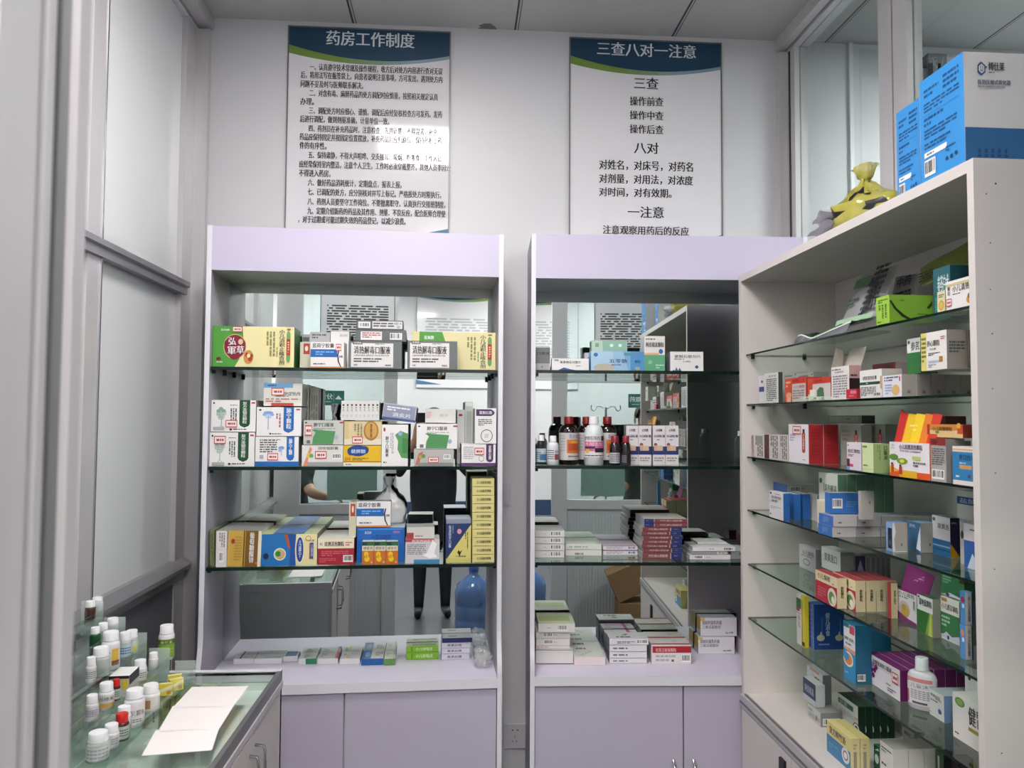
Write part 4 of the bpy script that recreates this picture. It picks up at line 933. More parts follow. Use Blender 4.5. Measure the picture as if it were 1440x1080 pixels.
for x0, x1, of, lb in ((786, 813.5, .06, 'brown syrup bottle with red cap standing left of the big white bottle'), (812, 838, .10, 'brown syrup bottle with red cap half hidden behind the big white bottle'), (841, 867, .075, 'brown syrup bottle with red cap right of the big white bottle')):
    bpx(U2, x0, x1, 586, z, of, body=BR, cap=RC_, neck=.42, caph=.15, shoulder=.16, lab=('#c9c6c6', .12, .78), art=syr, label=lb, grp=BG, name='syrup_bottle')
bpx(U2, 821.5, 848.5, 586, z, .032, body=WHT, cap=mat('white_cap', '#e9e9ec', .3), neck=.44, caph=.15, shoulder=.22, lab=('#e6dfe4', .2, .72), art=[r(0, .28, 1, .72, '#d46a9a'), r(0, .0, 1, .22, '#e9e4e6'), r(.5, .22, 1, .42, '#1c1c2c'), r(.05, .4, .5, .5, '#5a2468'), t('炉甘石洗剂', .04, .78, .7, .97, 'k'), r(.76, .76, .95, .98, '#2a2030'), t('外用洗剂', .1, .52, .8, .68, '#f0d9e6'), l(.05, .04, .95, .12, 1, 'k'), r(.12, .22, .28, .38, '#e0c030')], label='tall white lotion bottle with a pink and black label', name='lotion_bottle')
bpx(U2, 769, 786, 613, z, .03, body=WHT, cap=mat('white_cap', '#e9e9ec', .3), neck=.5, caph=.2, shoulder=.16, lab=('#dcdce4', .18, .72), art=[l(.05, .1, .55, .9, 5, '#3a3a5a'), r(.58, .1, .95, .55, '#8a4a3a'), t('氯化', .6, .62, .95, .85, '#2a2a4a')], label='small white bottle left of the brown syrup bottles', name='lotion_bottle')
bpx(U2, 753, 768.5, 612, z, .035, body=CLR, cap=mat('white_cap', '#e9e9ec', .3), neck=.5, caph=.18, shoulder=.16, lab=('#aebdc6', .12, .66), art=[r(.4, .15, .95, .6, '#2f6a9a'), l(.05, .2, .9, .8, 4, '#5a6a7a'), t('碘伏', .5, .65, .9, .85, '#e8eef2')], label='small clear bottle at the left end beside the small white bottle', name='lotion_bottle')
for x0, x1, of, lb in ((857, 872, .028, 'small dark dropper bottle with pink red cap, left one of two'), (873, 887, .026, 'small dark dropper bottle with pink red cap, right one of two')):
    bpx(U2, x0, x1, 613, z, of, body=mat('dark_bottle', '#1a1418', .15, coat=.4), cap=PKC, neck=.62, caph=.22, shoulder=.32, lab=('#2a2228', .02, .5) if 'right' in lb else ('#b9bcc0', .1, .55), art=[l(.1, .2, .5, .9, 4, '#8f9096')] if 'right' in lb else [l(.1, .1, .9, .9, 5, '#55586a')], label=lb, grp='pair of small dark dropper bottles', name='dropper_bottle')
for i, (x0, x1) in enumerate(((880.5, 897.5), (898, 916), (918, 935.5), (936, 954))):
    K(U2, x0, x1, 598.5, z, .06, .05, {'*': '#dfdadd', 'R': '#8c8a90', 'L': '#9c9aa2'}, [r(0, .26, 1, .47, '#24306e'), r(.12, .36, .8, .49, '#d9b898'), c(.22, .5, .14, .06, '#7a4a34'), r(.1, .38, .34, .5, '#caa890'), t('止咳糖', .25, .85, .75, .92, '#3a3a48'), t('小儿退热口服', .08, .70, .95, .77, '#20265a'), l(.3, .62, .75, .66, 1, '#4a5088'), l(.1, .08, .9, .2, 2, '#8a8288')],
      '%s from the left of four white and navy upright cartons beside the bottles' % ORD[i + 1], grp='row of white and navy upright cartons')
bpx(U2, 1033, 1053, 606, z, .06, body=CLR, cap=mat('clear_cap', '#c3cfcf', .2), neck=.5, caph=.14, shoulder=.18, label='empty clear glass bottle at the right end, half hidden by the cream cabinet', name='glass_bottle')

# ------------------------------------------------------------------ right unit, third shelf
z = SH2[2]
G7 = 'white cartons stacked at the left end of the third shelf'
for i in range(4):
    K(U2, 752.5, 793.5 + (.4 if i % 2 else 0), 774.6 - i * 9.4, (z if i == 0 else bpy.data.objects[list(o_dims)[-1]]), U2.hit(772, 784.5, 2, z).y, .15, {'*': '#dddad8', 'T': '#c9cbc9'}, [b(.52, .15, .9, .9), l(.3, .4, .48, .6, 1, 's'), r(0, 0, 1, .03, '#b5b2b0')], '%s white barcoded carton of the stack at the left end' % ['bottom', 'second', 'third', 'top'][i], grp=G7)
for i in range(2):
    K(U2, 795, 846, 773.2 - i * 8.5, (z if i == 0 else bpy.data.objects[list(o_dims)[-1]]), U2.hit(820, 781.7, 2, z).y, .15, {'*': '#e1e2dc', 'T': '#c9d4c6', 'R': '#c9b44a'}, [t('地奥心血', .26, .15, .5, .55) if i == 0 else l(.1, .2, .9, .7, 1, '#9fb89f')], '%s of two flat pale green cartons' % ('lower' if i == 0 else 'upper'), grp='flat cartons beside the white stack')
for i in range(2):
    K(U2, 848, 896.5, 774 - i * 6.6, (z if i == 0 else bpy.data.objects[list(o_dims)[-1]]), U2.hit(873, 780.7, 2, z).y, .15, {'*': '#e3dfe3', 'T': '#d4c6d4'}, [b(.72, .15, .95, .85), l(.1, .2, .6, .8, 2, 's'), r(0, .9, 1, 1, '#7a3a9a')], '%s of two flat white and purple cartons' % ('lower' if i == 0 else 'upper'), grp='flat cartons beside the white stack')
G8 = 'stack of maroon cartons'
for i in range(9):
    d_ = (2.5, 5) if i > 6 else ((1.4 * math.sin(i * 2.1)), 0)
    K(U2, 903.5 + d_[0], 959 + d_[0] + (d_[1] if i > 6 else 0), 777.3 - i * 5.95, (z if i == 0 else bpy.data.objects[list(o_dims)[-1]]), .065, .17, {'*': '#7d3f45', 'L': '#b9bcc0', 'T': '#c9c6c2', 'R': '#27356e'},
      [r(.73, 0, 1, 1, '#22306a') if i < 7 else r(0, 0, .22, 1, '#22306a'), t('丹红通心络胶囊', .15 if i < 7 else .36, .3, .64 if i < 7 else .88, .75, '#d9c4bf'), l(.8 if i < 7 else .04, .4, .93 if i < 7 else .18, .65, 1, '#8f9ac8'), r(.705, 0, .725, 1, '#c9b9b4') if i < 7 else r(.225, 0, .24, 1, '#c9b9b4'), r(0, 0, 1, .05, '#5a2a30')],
      '%s maroon and navy carton from the bottom of the stack' % ORD[i + 1], grp=G8, yb=783.2)
G9 = 'jumble of white barcoded cartons on the third shelf'
LAST = lambda: bpy.data.objects[list(o_dims)[-1]]
bc = lambda yt: [b(.1, .15, .35, .85) if yt > 779 else b(.7, .1, .95, .9), l(.4, .3, .62, .7, 1, 's')]
oA = U2.hit(998, 787, 2, z).y
K(U2, 970, 1027, 780.5, z, oA, .15, {'*': '#dcd9dc', 'T': '#cfcfd1', 'L': '#b9b6bd'}, bc(780), 'white barcoded carton at the bottom front of the jumbled pile', grp=G9)
K(U2, 972, 1024, 775.4, LAST(), oA + .004, .15, {'*': '#9a979a', 'T': '#cfcfd1', 'L': '#b9b6bd'}, bc(770), 'grey barcoded carton lying second in the jumbled pile', grp=G9)
K(U2, 974, 1034, 769, LAST(), oA + .002, .12, {'*': '#e2dfe2', 'T': '#d3d3d5', 'L': '#b9b6bd'}, bc(760), 'white barcoded carton lying third in the jumbled pile', grp=G9)
K(U2, 981, 1022, 762.5, LAST(), oA + .05, .1, {'*': '#c9cac9', 'T': '#d5d8d8', 'L': '#8a9a60'}, [l(.2, .2, .8, .8, 1, 's')], 'white carton lying uppermost in the jumbled pile', grp=G9)
K(U2, 1028, 1056, 775, z, oA + .01, .14, {'*': '#8f9694', 'T': '#b9c6c2', 'L': '#b9b6bd'}, [t('颗粒', .4, .5, .8, .85, 'k')], 'grey white carton at the right end by the cream cabinet', grp=G9)
K(U2, 1041, 1052, 753, LAST(), .2, .05, {'*': '#4a2228'}, [], 'dark maroon carton end showing beside the cream cabinet', grp=G9)

# ------------------------------------------------------------------ right unit, ledge
z = L2
G10 = 'stack of white cartons at the left end of the right ledge'
sp = [(753.5, 806, 934, 913.8, .012, {'*': '#dcd8d6', 'T': '#d6d3d0'}, [r(0, 0, 1, .04, 'k'), r(0, .97, 1, 1, 'k')], 'thick white carton with dark edges at the bottom of the left ledge stack'),
      (754, 801.5, 913.5, 908.3, .02, {'*': '#e3dfde'}, [l(.02, .3, .6, .7, 1, 'r')], 'thin white carton second from the bottom of the left ledge stack'),
      (754, 801.5, 908, 898.3, .02, {'*': '#dedad8'}, [b(.22, .2, .5, .85), l(.52, .4, .75, .6, 1, 's')], 'white barcoded carton in the lower middle of the left ledge stack'),
      (753.5, 801.5, 898, 888.3, .02, {'*': '#dedad8', 'T': '#e2dfdc'}, [b(.2, .2, .48, .85), l(.52, .4, .8, .6, 1, 's')], 'white barcoded carton in the upper middle of the left ledge stack'),
      (757, 808.5, 887.5, 877, .0, {'*': '#dedbd8', 'T': '#cfd4b4'}, [b(.52, .2, .8, .85), l(.25, .4, .48, .6, 1, 's')], 'white barcoded carton with a green top near the top of the left ledge stack')]
of0 = U2.hit(780, 934, 2, z).y
for x0, x1, yb, yt, of, cl, ar, lb in sp:
    K(U2, x0, x1, yt, z if yb == 934 else bpy.data.objects[list(o_dims)[-1]], of0 + (.012 if yb < 934 and yb > 888 else 0), .16, cl, ar + [('T', 'r', .05, .25, .9, .7, '#a9b86a')], lb, grp=G10)
G11 = 'white cartons lying on the right ledge'
lying(U2, z, 807.5, 851, 924, 902, .03, {'*': '#e0dcdc', 'T': '#d9dad4', 'F': '#e2d3d4'}, [l(.1, .72, .8, .95, 1, 'd'), l(.15, .45, .9, .6, 1, 'd'), p([(.1, .1), (.6, .4), (.7, .35), (.3, .08)], '#c3c6c0')], 'wide white carton lying between the two ledge stacks', G11)
G12 = 'stack of white cartons in a clear wrap on the right ledge'
for i in range(4):
    K(U2, 857, 910 - (.5 if i != 3 else -2), 926 - i * 9.3, (z if i == 0 else bpy.data.objects[list(o_dims)[-1]]), U2.hit(884, 933, 2, z).y, .085, {'*': '#dcd9de', 'L': '#4a5266', 'R': '#3a4254', 'T': '#d6d7d6'}, ([l(.1, .3, .75, .7, 1, '#55555f')] if i < 3 else [b(.7, .15, .97, .85), l(.2, .2, .65, .6, 2, '#55555f')]) + [r(0, 0, 1, .05, '#b3b0b6'), ('T', 'l', .2, .1, .9, .4, 'd', 1), ('T', 'p', [(.35, .5), (.5, .75), (.55, .7), (.45, .5)], 'd')],
      '%s white carton of the wrapped stack in the middle of the right ledge' % ['bottom', 'second', 'third', 'top'][i], grp=G12)
K(U2, 853, 899, 893.5, z, U2.hit(884, 933, 2, z).y + .088, .12, {'*': '#d9d4da', 'T': '#d6d2d8', 'L': '#4a5266'}, [('T', 'r', .1, .1, .9, .5, '#d9a8cc'), ('T', 'r', .68, 0, .78, 1, '#b03a8a'), ('T', 'l', .1, .6, .6, .9, '#c9a0c4', 2)], 'white carton with a magenta stripe standing behind the wrapped stack', grp=G12)
G13 = 'queue of white and red cartons on the right ledge'
o = K(U2, 916.5, 972, 906.5, z, U2.hit(944, 934, 2, z).y, .085, {'*': '#dcd6d6', 'T': '#d4d1cc', 'R': '#d0c6c8'}, [r(.02, .58, 1, .92, '#a81f2c'), t('红花注射液颗粒', .1, .63, .62, .82, '#e8b8b8'), l(.1, .1, .6, .5, 2, 's'), b(.76, .1, .98, .5), r(.5, .12, .56, .24, 'd'), ('T', 'r', 0, .0, 1, .16, '#a8323c'), ('T', 'l', .6, .4, .9, .6, 's', 1)], 'front white and red carton of the queue on the right ledge', grp=G13)
queue(o, 1, (.0, .0862, 0), 'second white and red carton of the queue on the right ledge')
for i, (x0, x1, yt, yb) in enumerate(((982, 1033, 895.5, 919), (985, 1036, 868.5, 895))):
    K(U2, x0, x1, yt, z if i == 0 else bpy.data.objects[list(o_dims)[-1]], U2.hit(1010, 919.5, 2, z).y + (.004 if i else 0), .1, {'*': '#dedae0', 'L': '#c9a838', 'R': '#4a4048', 'T': '#cfd4d6'}, [t('双歧杆菌乳杆菌', .05, .62, .58, .84, '#66646c'), t('三联活菌散剂', .05, .40, .55, .58, '#77757d'), t('10g 20袋', .68, .12, .9, .24), r(0, .82, .12, .98, '#d9b870'), ('L', 'r', 0, 0, 1, .3, '#c3c6d0')], '%s white carton with a mustard end by the cream cabinet' % ('lower' if i == 0 else 'upper'), grp='pair of white cartons with mustard ends')
for i in range(2):
    K(U2, 1043.5, 1052, 900 - i * 25, z if i == 0 else bpy.data.objects[list(o_dims)[-1]], .19, .07, {'*': '#d9c9d4' if i == 0 else '#7a6a78'}, [r(0, .6, 1, .85, '#c0508a')], 'pink edged carton end beside the cream cabinet, %s' % ('lower' if i == 0 else 'upper'), grp=G13)

# ================================================================== cream cabinet, shelf by shelf from the top
WPO = mat('grey_pouch', '#a9aaae', .28, metal=.2, noise=.1, nscale=12, bump=.25)
def pouch(F, pts, off, thick, m, art, label, name='medicine_pouch', grp=None, back=None, curl=.01):
    """soft flat pack: four corner points (x px, y px) of its front read on the plane at depth off, leaning back by 'back'"""
    q = [F.hit(x, y, 1, off + (bk if back else 0)) for (x, y), bk in zip(pts, back or (0, 0, 0, 0))]
    n = 8; vs = []; fs = []
    for sgn in (0, 1):
        for j in range(n + 1):
            for i in range(n + 1):
                u, v = i / n, j / n
                pt = (q[0] * (1 - u) + q[1] * u) * (1 - v) + (q[3] * (1 - u) + q[2] * u) * v
                bl = (16 * u * (1 - u) * v * (1 - v)) ** .6
                pt = pt + Vector((0, (1 if sgn else -1) * thick * bl + curl * .4 * math.sin(6 * u + 3 * v) * (v), 0))
                vs.append(pt)
    N = (n + 1) ** 2
    for sgn in (0, 1):
        for j in range(n):
            for i in range(n):
                a = sgn * N + j * (n + 1) + i
                f = (a, a + 1, a + n + 2, a + n + 1)
                fs.append(f if not sgn else f[::-1])
    mb = MB(); mb.mesh(vs, fs, m, True)
    U = q[1] - q[0]; V = q[3] - q[0]; N_ = U.cross(V).normalized()
    if N_.y > 0: N_ = -N_
    f = {'F': (q[0] + N_ * (thick + .0015), U, V, N_)}
    paint(mb, f, art)
    o = mb.build(name, None, F.M)
    return tag(o, label, 'pouch', grp)
z = RSH[0]
pouch(RC, [(1180, 462), (1232, 450), (1262, 372), (1212, 384)], .10, .012, WPO, [r(.1, .62, .55, .8, '#4a6a4a'), t('板蓝根颗粒', .62, .08, .74, .9, '#1c1c24'), l(.58, .05, .95, .95, 9, '#26262c'), p([(0, .0), (.0, .09), (1, .09), (1, 0)], '#9fc0a4'), l(.12, .3, .4, .45, 2, '#3f5a44')], 'grey pouch with black print leaning in the top of the cream cabinet', back=(0, 0, .10, .10))
pouch(RC, [(1247, 446), (1286, 436), (1291, 384), (1259, 390)], .19, .01, WPO, [l(.1, .1, .9, .5, 4, '#26262c'), t('中药', .3, .6, .8, .85, '#26262c')], 'grey pouch leaning behind the lime green carton', back=(0, 0, .06, .06))
P0 = RC.hit(1116, 478, 1, .02); P1 = RC.hit(1190, 458, 1, .02)
x0, x1 = P0.x, P1.x
root = empty('medicine_pouch', RC.M @ Matrix.Translation((x0, .02, z + .0012))); tag(root, 'dark green pouch lying curled at the front of the top glass shelf', 'pouch')
L_ = x1 - x0; ns = 14
def sheet(f_lo, f_hi, y0, y1, m_, nm, th=.0012):
    mb = MB(); vs = []; fs = []
    for sg in (0, 1):
        for k_, (ff, yy) in enumerate(((f_lo, y0), (lambda u: (f_lo(u) + f_hi(u)) / 2, (y0 * .6 + y1 * .4)), (f_hi, y1))):
            for i_ in range(ns + 1):
                u = i_ / ns
                vs.append((L_ * u, yy + sg * th, ff(u)))
    N_ = 3 * (ns + 1)
    for sg in (0, 1):
        for k_ in range(2):
            for i_ in range(ns):
                a_ = sg * N_ + k_ * (ns + 1) + i_
                f_ = (a_, a_ + 1, a_ + ns + 2, a_ + ns + 1); fs.append(f_ if not sg else f_[::-1])
    mb.mesh(vs, fs, m_, True)
    return mb.build(nm, root)
lo = lambda u: .0005
edge = lambda u: .020 * math.exp(-((u - .05) / .16) ** 2) + .004 + .030 * max(0, u - .28) ** .9
back = lambda u: edge(u) + .016 * math.sin(min(1, u * 1.3) * math.pi) ** .7 + .012 * u
sheet(lo, edge, 0, .012, mat('pouch_front', '#6f7276', .25, metal=.2, noise=.3, nscale=20), 'front')
sheet(lambda u: edge(u) - .001, lambda u: edge(u) + .0035, .0118, .013, mat('pouch_seam', '#dfe2e2', .3), 'seam')
o = sheet(lambda u: edge(u) - .004, back, .016, .05, mat('green_black_pouch', '#16241a', .25, noise=.5, nscale=16), 'back')
o2 = sheet(lambda u: edge(u) + .004, lambda u: edge(u) + (.016 if .35 < u < .72 else .004), .0145, .034, mat('pouch_leaf_print', '#3f7a2c', .4, noise=.5, nscale=30), 'print')
mb = MB(); mb.box(0, L_, .05, .12, .0, .006, mat('green_black_pouch', '#16241a', .25, noise=.5, nscale=16)); mb.build('body', root)
K(RC, 1232, 1250.5, 414, z, .015, .1, {'*': '#9cc845', 'R': '#7fae35', 'T': '#86b83a'}, [l(.15, .75, .9, .9, 2, '#3f5a1a'), vl(.15, .2, .85, .7, 3, '#557a20'), l(.1, .05, .9, .12, 1, '#3f5a1a'), ('R', 'p', [(.0, .78), (.1, .5), (.28, .22), (.5, .05), (.6, .05), (.34, .28), (.16, .52), (.04, .8)], '#1c2a14'), ('R', 'p', [(.85, .55), (.93, .7), (.98, .8), (.97, .62), (.9, .5)], '#2a3a1a'), ('R', 'l', .64, .28, .98, .34, '#3f6a1a', 1), ('R', 'l', .24, .74, .42, .84, '#5d7a30', 1)], 'lime green carton with a dark arc near the top of the cream cabinet', x2=1312)
pouch(RC, [(1293, 404), (1365, 378), (1365, 336), (1294, 378)], .17, .008, mat('olive_pouch', '#6a7434', .3, noise=.1, bump=.2), [l(.05, .05, .5, .6, 4, '#3a4020')], 'olive green pouch standing at the back of the top shelf', back=(0, 0, .03, .03))
K(RC, 1312, 1336, 372, z, .11, .045, {'*': '#22616c', 'R': '#1d535f'}, [t('参苓白术', .25, .5, .9, .85, '#cfe0e0'), vl(.05, .05, .95, .45, 4, '#3f8a94'), c(.55, .3, .12, .08, '#b9cfd0')], 'teal carton between the lime green carton and the white fruit carton')
K(RC, 1337, 1375, 366, z, .16, .05, {'*': '#4a5a30'}, [r(.2, .1, .8, .5, '#2f5f9a'), p([(0, .9), (.5, .8), (1, 1), (0, 1)], '#7a8436'), c(.35, .4, .2, .2, '#2f6aa8'), r(.45, .3, .75, .5, '#c9ccd0')], 'olive and blue pack at the back above the white fruit carton')
K(RC, 1318, 1329, 408, z, .05, .05, {'*': '#d9d4a8', 'R': '#b9b48a'}, [c(.5, .4, .35, .22, '#c9a040'), c(.5, .4, .25, .15, '#d9b860'), l(.2, .72, .9, .88, 2, '#5a5a3a')], 'small cream carton with a yellow round mark')
K(RC, 1330, 1370, 386, z, .02, .04, {'*': '#e6e2e2', 'R': '#c9c4c0'}, [r(.0, .80, 1, .9, '#c9c08a'), t('小儿清热宁', .24, .58, .98, .82, '#2a2a2a'), vt('颗粒', .06, .5, .16, .8, '#4a4a4a'), l(.25, .48, .7, .53, 1), c(.85, .22, .12, .14, '#d9952a'), c(.9, .34, .12, .12, '#3f6a34'), s(.03, .12, .22, .38)], 'white fruit carton by the near end panel on the top shelf')

z = RSH[1]
G = 'cartons on the second shelf of the cream cabinet'
K(RC, 1067.5, 1074.5, 527.5, z, .05, .05, {'*': '#d9dbe2'}, [r(0, .42, 1, .6, '#22356e'), c(.6, .78, .2, .05, 'r')], 'narrow white and navy carton at the far end of the second shelf', grp=G)
K(RC, 1075, 1094.5, 523, z, .03, .05, {'*': '#dcdcd9', 'R': '#3f4146'}, [t('清开灵', .3, .86, .85, .92), l(.15, .05, .88, .82, 12)], 'white carton full of small print at the far end of the second shelf', x2=1100.5, grp=G)
for i, (a, b2) in enumerate(((1101.5, 1120.5), (1121, 1144))):
    K(RC, a, b2, 522.5, z, .14, .05, {'*': '#bdb9b8'}, [l(.1, .86, .75, .92, 1), c(.9, .92, .03, .03, 'k')], 'pale grey carton standing behind the %s orange red carton' % ['first', 'second'][i], grp=G)
for i, (a, b2) in enumerate(((1104, 1133), (1136, 1168))):
    K(RC, a, b2, 529.5, z, .03, .05, {'*': '#c9c2be', 'R': '#b5483a'}, [r(0, .75, 1, 1, '#c8351f'), r(0, 0, .36, 1, '#d0482c'), l(.4, .8, .9, .95, 1, '#8a2418'), t('小儿氨酚', .42, .56, .95, .68, '#b03a30'), l(.4, .1, .95, .5, 4, '#8a7a78'), c(.2, .28, .14, .13, '#d9a078'), r(.1, .0, .3, .18, '#e0b48c'), l(.06, .6, .3, .9, 2, '#f0c0a8')] if i == 0 else [r(0, .75, 1, 1, '#c8351f'), r(0, .3, .22, 1, '#d0482c'), l(.3, .8, .9, .95, 1, '#8a2418'), p([(.42, .1), (.42, .45), (.55, .6), (.7, .55), (.74, .1)], '#3f6a4a'), r(.1, .2, .35, .5, '#dcdcd8')], '%s of two orange red and grey cartons on the second shelf' % ['far one', 'near one'][i], grp='orange red cartons')
for i in range(3):
    K(RC, 1130 + 11 * i, 1140.5 + 11 * i, 557.5, z, .005, .02, {'*': '#cdd6c4'}, [c(.5, .6, .2, .2, '#6a8a60'), l(.1, .1, .9, .35, 1, '#5a6a50')], '%s of three tiny pale green cartons at the shelf front' % ['far one', 'middle one', 'near one'][i], grp='tiny pale green cartons')
o = K(RC, 1169, 1194, 513.5, z, .02, .06, {'*': '#e4e0e0', 'R': '#c9a09c'}, [t('头孢克肟', .2, .80, .7, .86), l(.05, .88, .95, .94, 1), l(.1, .05, .9, .74, 9, '#8a8488'), ('R', 'r', 0, .25, 1, .62, '#2a1c1c'), ('R', 'l', .1, .66, .9, .75, 'k', 1)], 'white carton with its grey flap standing open on the second shelf', x2=1211, grp=G)
w_, d_, h_ = o_dims[o.name]
mb = MB(); fl = mat('carton_inside', '#a59d94', .6)
mb.mesh([(0, 0, h_), (0, d_, h_), (.01, d_ * .9, h_ + .045), (.02, d_ * .1, h_ + .052), (.0015, 0, h_), (.0015, d_, h_), (.0115, d_ * .9, h_ + .045), (.0215, d_ * .1, h_ + .052)], [(0, 1, 2, 3), (7, 6, 5, 4), (0, 4, 5, 1), (1, 5, 6, 2), (2, 6, 7, 3), (3, 7, 4, 0)], fl)
mb.mesh([(0, d_, h_), (w_, d_, h_), (w_ * .9, d_ + .02, h_ + .05), (w_ * .05, d_ + .02, h_ + .05), (0, d_ + .0015, h_), (w_, d_ + .0015, h_), (w_ * .9, d_ + .0215, h_ + .05), (w_ * .05, d_ + .0215, h_ + .05)], [(0, 1, 2, 3), (7, 6, 5, 4), (0, 4, 5, 1), (1, 5, 6, 2), (2, 6, 7, 3), (3, 7, 4, 0)], fl)
mb.build('flap', o)
K(RC, 1190, 1205, 546.5, z, .001, .011, {'*': '#c3223c', 'R': '#a01c30'}, [t('退烧贴', .4, .5, .95, .85, '#f0c8cc'), l(.3, .2, .8, .35, 1, '#e8a0a8')], 'small crimson carton in front of the open flap carton', grp=G)
K(RC, 1209, 1240, 518, z, .01, .05, {'*': '#e6e3e3', 'R': '#b9b4b0'}, [t('感冒清热胶囊', .15, .64, .78, .78, '#2a2a2a'), r(0, .47, .92, .57, '#1f4a30'), l(.3, .49, .5, .55, 1, '#cfe0d0'), l(.05, .06, .75, .4, 6), b(.6, .04, .95, .18), r(.94, .3, 1, .75, '#d9a060')], 'white carton with a dark green stripe in the middle of the second shelf', grp=G)
K(RC, 1227, 1260, 508.5, z, .16, .05, {'*': '#a93a42', 'R': '#d0c0bc'}, [l(.1, .55, .8, .8, 2, '#e8b0b0'), r(.0, .0, 1, .3, '#8f3038')], 'red carton standing behind the white green striped carton', grp=G)
o = K(RC, 1241, 1268, 526, z, .012, .034, {'*': '#dfdde6', 'R': '#aaa5a0', 'T': '#b5b0ac', 'L': '#e0e0e0'}, [l(.1, .7, .9, .95, 2, '#55607a'), c(.7, .3, .2, .25, '#d9b070'), l(.15, .1, .5, .6, 4, '#8a9ac8'), r(.88, .7, .94, .9, 'r'), ('R', 'r', .35, .12, .6, .3, '#918c86'), ('R', 'l', .38, .12, .62, .26, '#6f6a66', 1)], 'front silver sided carton of the queue on the second shelf', grp='queue of silver sided cartons')
queue(o, 5, (0, .0352, 0), lambda i: '%s silver sided carton from the front of the second shelf queue' % ORD[i])
zz = z + o_dims[o.name][2] + .002
K(RC, 1275.5, 1294, 474, zz, .05, .04, {'*': '#dfe0dc', 'R': '#2f6a38'}, [r(0, 0, 1, .6, '#2f6f3a'), t('参芪', .3, .66, .95, .9, '#1c3a1c'), c(.15, .9, .08, .05, 'd')], 'white and green carton on top of the silver sided cartons', grp=G)
o = K(RC, 1295, 1331, 463, zz, .012, .045, {'*': '#e6e2e0', 'R': '#9c978f', 'T': '#b0aaa2'}, [r(0, 0, .22, 1, '#d9cf78'), l(.02, .2, .2, .9, 6, '#6a6a3a'), t('养心颗粒', .24, .62, .74, .78, '#3a3a34'), l(.78, .76, .95, .86, 2, 'r'), t('大山楂', .35, .52, .6, .58), l(.3, .38, .75, .46, 2), r(.72, .2, .85, .34, '#a8762a'), r(.3, .2, .72, .25, '#a9c0dc'), l(.3, .06, .6, .16, 2, '#7a8aa0'), ('R', 'l', .1, .4, .85, .72, '#4f545a', 4)], 'front white and yellow carton resting on the silver sided queue', grp='white and yellow cartons on the silver queue')
queue(o, 2, (0, .047, 0), lambda i: '%s white and yellow carton from the front on the silver queue' % ORD[i])
z = RSH[2]
G = 'cartons on the third shelf of the cream cabinet'
for i, (a, b2, cl) in enumerate(((1056.5, 1060, '#c9a8ac'), (1060.5, 1074.5, '#d9d3d0'), (1075, 1081.5, '#5a1c28'), (1082, 1095.5, '#d6cfcc'), (1096, 1108, '#cfc8c4'))):
    K(RC, a, b2, 611.5, z, .03, .05, {'*': cl, 'R': '#c9c4c0'}, [vl(.1, .05, .9, .95, 4 if b2 - a > 8 else 2, '#5a5558')] + ([r(.2, .6, .85, .93, '#9a9a9a')] if i == 1 else []), '%s from the far end in the row of thin white and maroon cartons' % ORD[i + 1], grp='thin white and maroon cartons')
redb = [r(.68, .33, .84, .78, '#b5342c'), c(.76, .33, .08, .06, '#b5342c'), r(.72, .78, .82, .88, '#2a2226'), vt('小儿咽扁颗粒', .715, .36, .81, .76, '#e8d0cc'), l(.08, .55, .35, .75, 3, '#b9a8c0'), l(.7, .08, .9, .11, 1)]
o = K(RC, 1109, 1137, 597, z, .02, .03, {'*': '#e4e1e6', 'R': '#a3262a'}, redb + [s(.24, .74, .66, .96), ('R', 'l', .2, .6, .8, .9, '#8f1f24', 4), ('R', 'l', .2, .2, .8, .5, '#8f1f24', 4)], 'white and red children granule carton with price sticker, front of its queue', x2=1157.5, grp='white and red granule cartons')
queue(o, 1, (0, o_dims[o.name][1] + .0015, 0), 'white and red children granule carton second in its queue')
K(RC, 1182, 1211, 598, z, .09, .03, {'*': '#8d8f88', 'R': '#85877f'}, redb[:4] + [l(.1, .6, .5, .9, 3, '#77796f')], 'grey green granule carton with red tab standing in shade behind the white carton', grp='white and red granule cartons')  # white and red carton with its shadow put into the colour
K(RC, 1215, 1245, 596.5, z, .13, .035, {'*': '#85887f', 'R': '#6f726a'}, redb[:4], 'grey green granule carton with red tab standing in shade behind the pale green carton', grp='white and red granule cartons')  # another of these cartons, greyed in colour to stand for shade
K(RC, 1165, 1212, 584, None, .2, .04, {'*': '#5f615c', 'R': '#2f312e'}, [r(.05, .15, .9, .85, '#77796f'), l(.55, .4, .85, .7, 1, '#3a3c38')], 'dark grey carton lying on top at the back of the third shelf', grp=G, yb=596)
K(RC, 1191, 1211, 623, z, .02, .03, {'*': '#dcd0da', 'R': '#c9bcc6'}, [t('桔红颗粒', .08, .62, .92, .76, '#2a2228'), l(.1, .48, .5, .58, 2), r(0, .12, .2, .4, '#5a1c4a'), r(.2, .12, .45, .22, '#c9405a'), r(0, 0, .2, .1, '#5a9ad0'), c(.1, .9, .04, .03, 'd')], 'white and purple carton at the front of the third shelf', grp=G)
K(RC, 1212.5, 1228, 624, z, .015, .05, {'*': '#cfdfa8', 'R': '#aabf80'}, [r(.05, .85, .45, .92, '#8a8a50'), l(.1, .2, .85, .27, 1, '#2f3a1a'), r(0, .1, 1, .11, '#9fb080'), ('R', 'vl', .2, .4, .45, .95, '#8a9a60', 2), ('R', 't', .62, .45, .85, .92, '#2f4a28', '口\n服\n液')], 'pale green carton in the middle of the third shelf', x2=1251, grp=G)
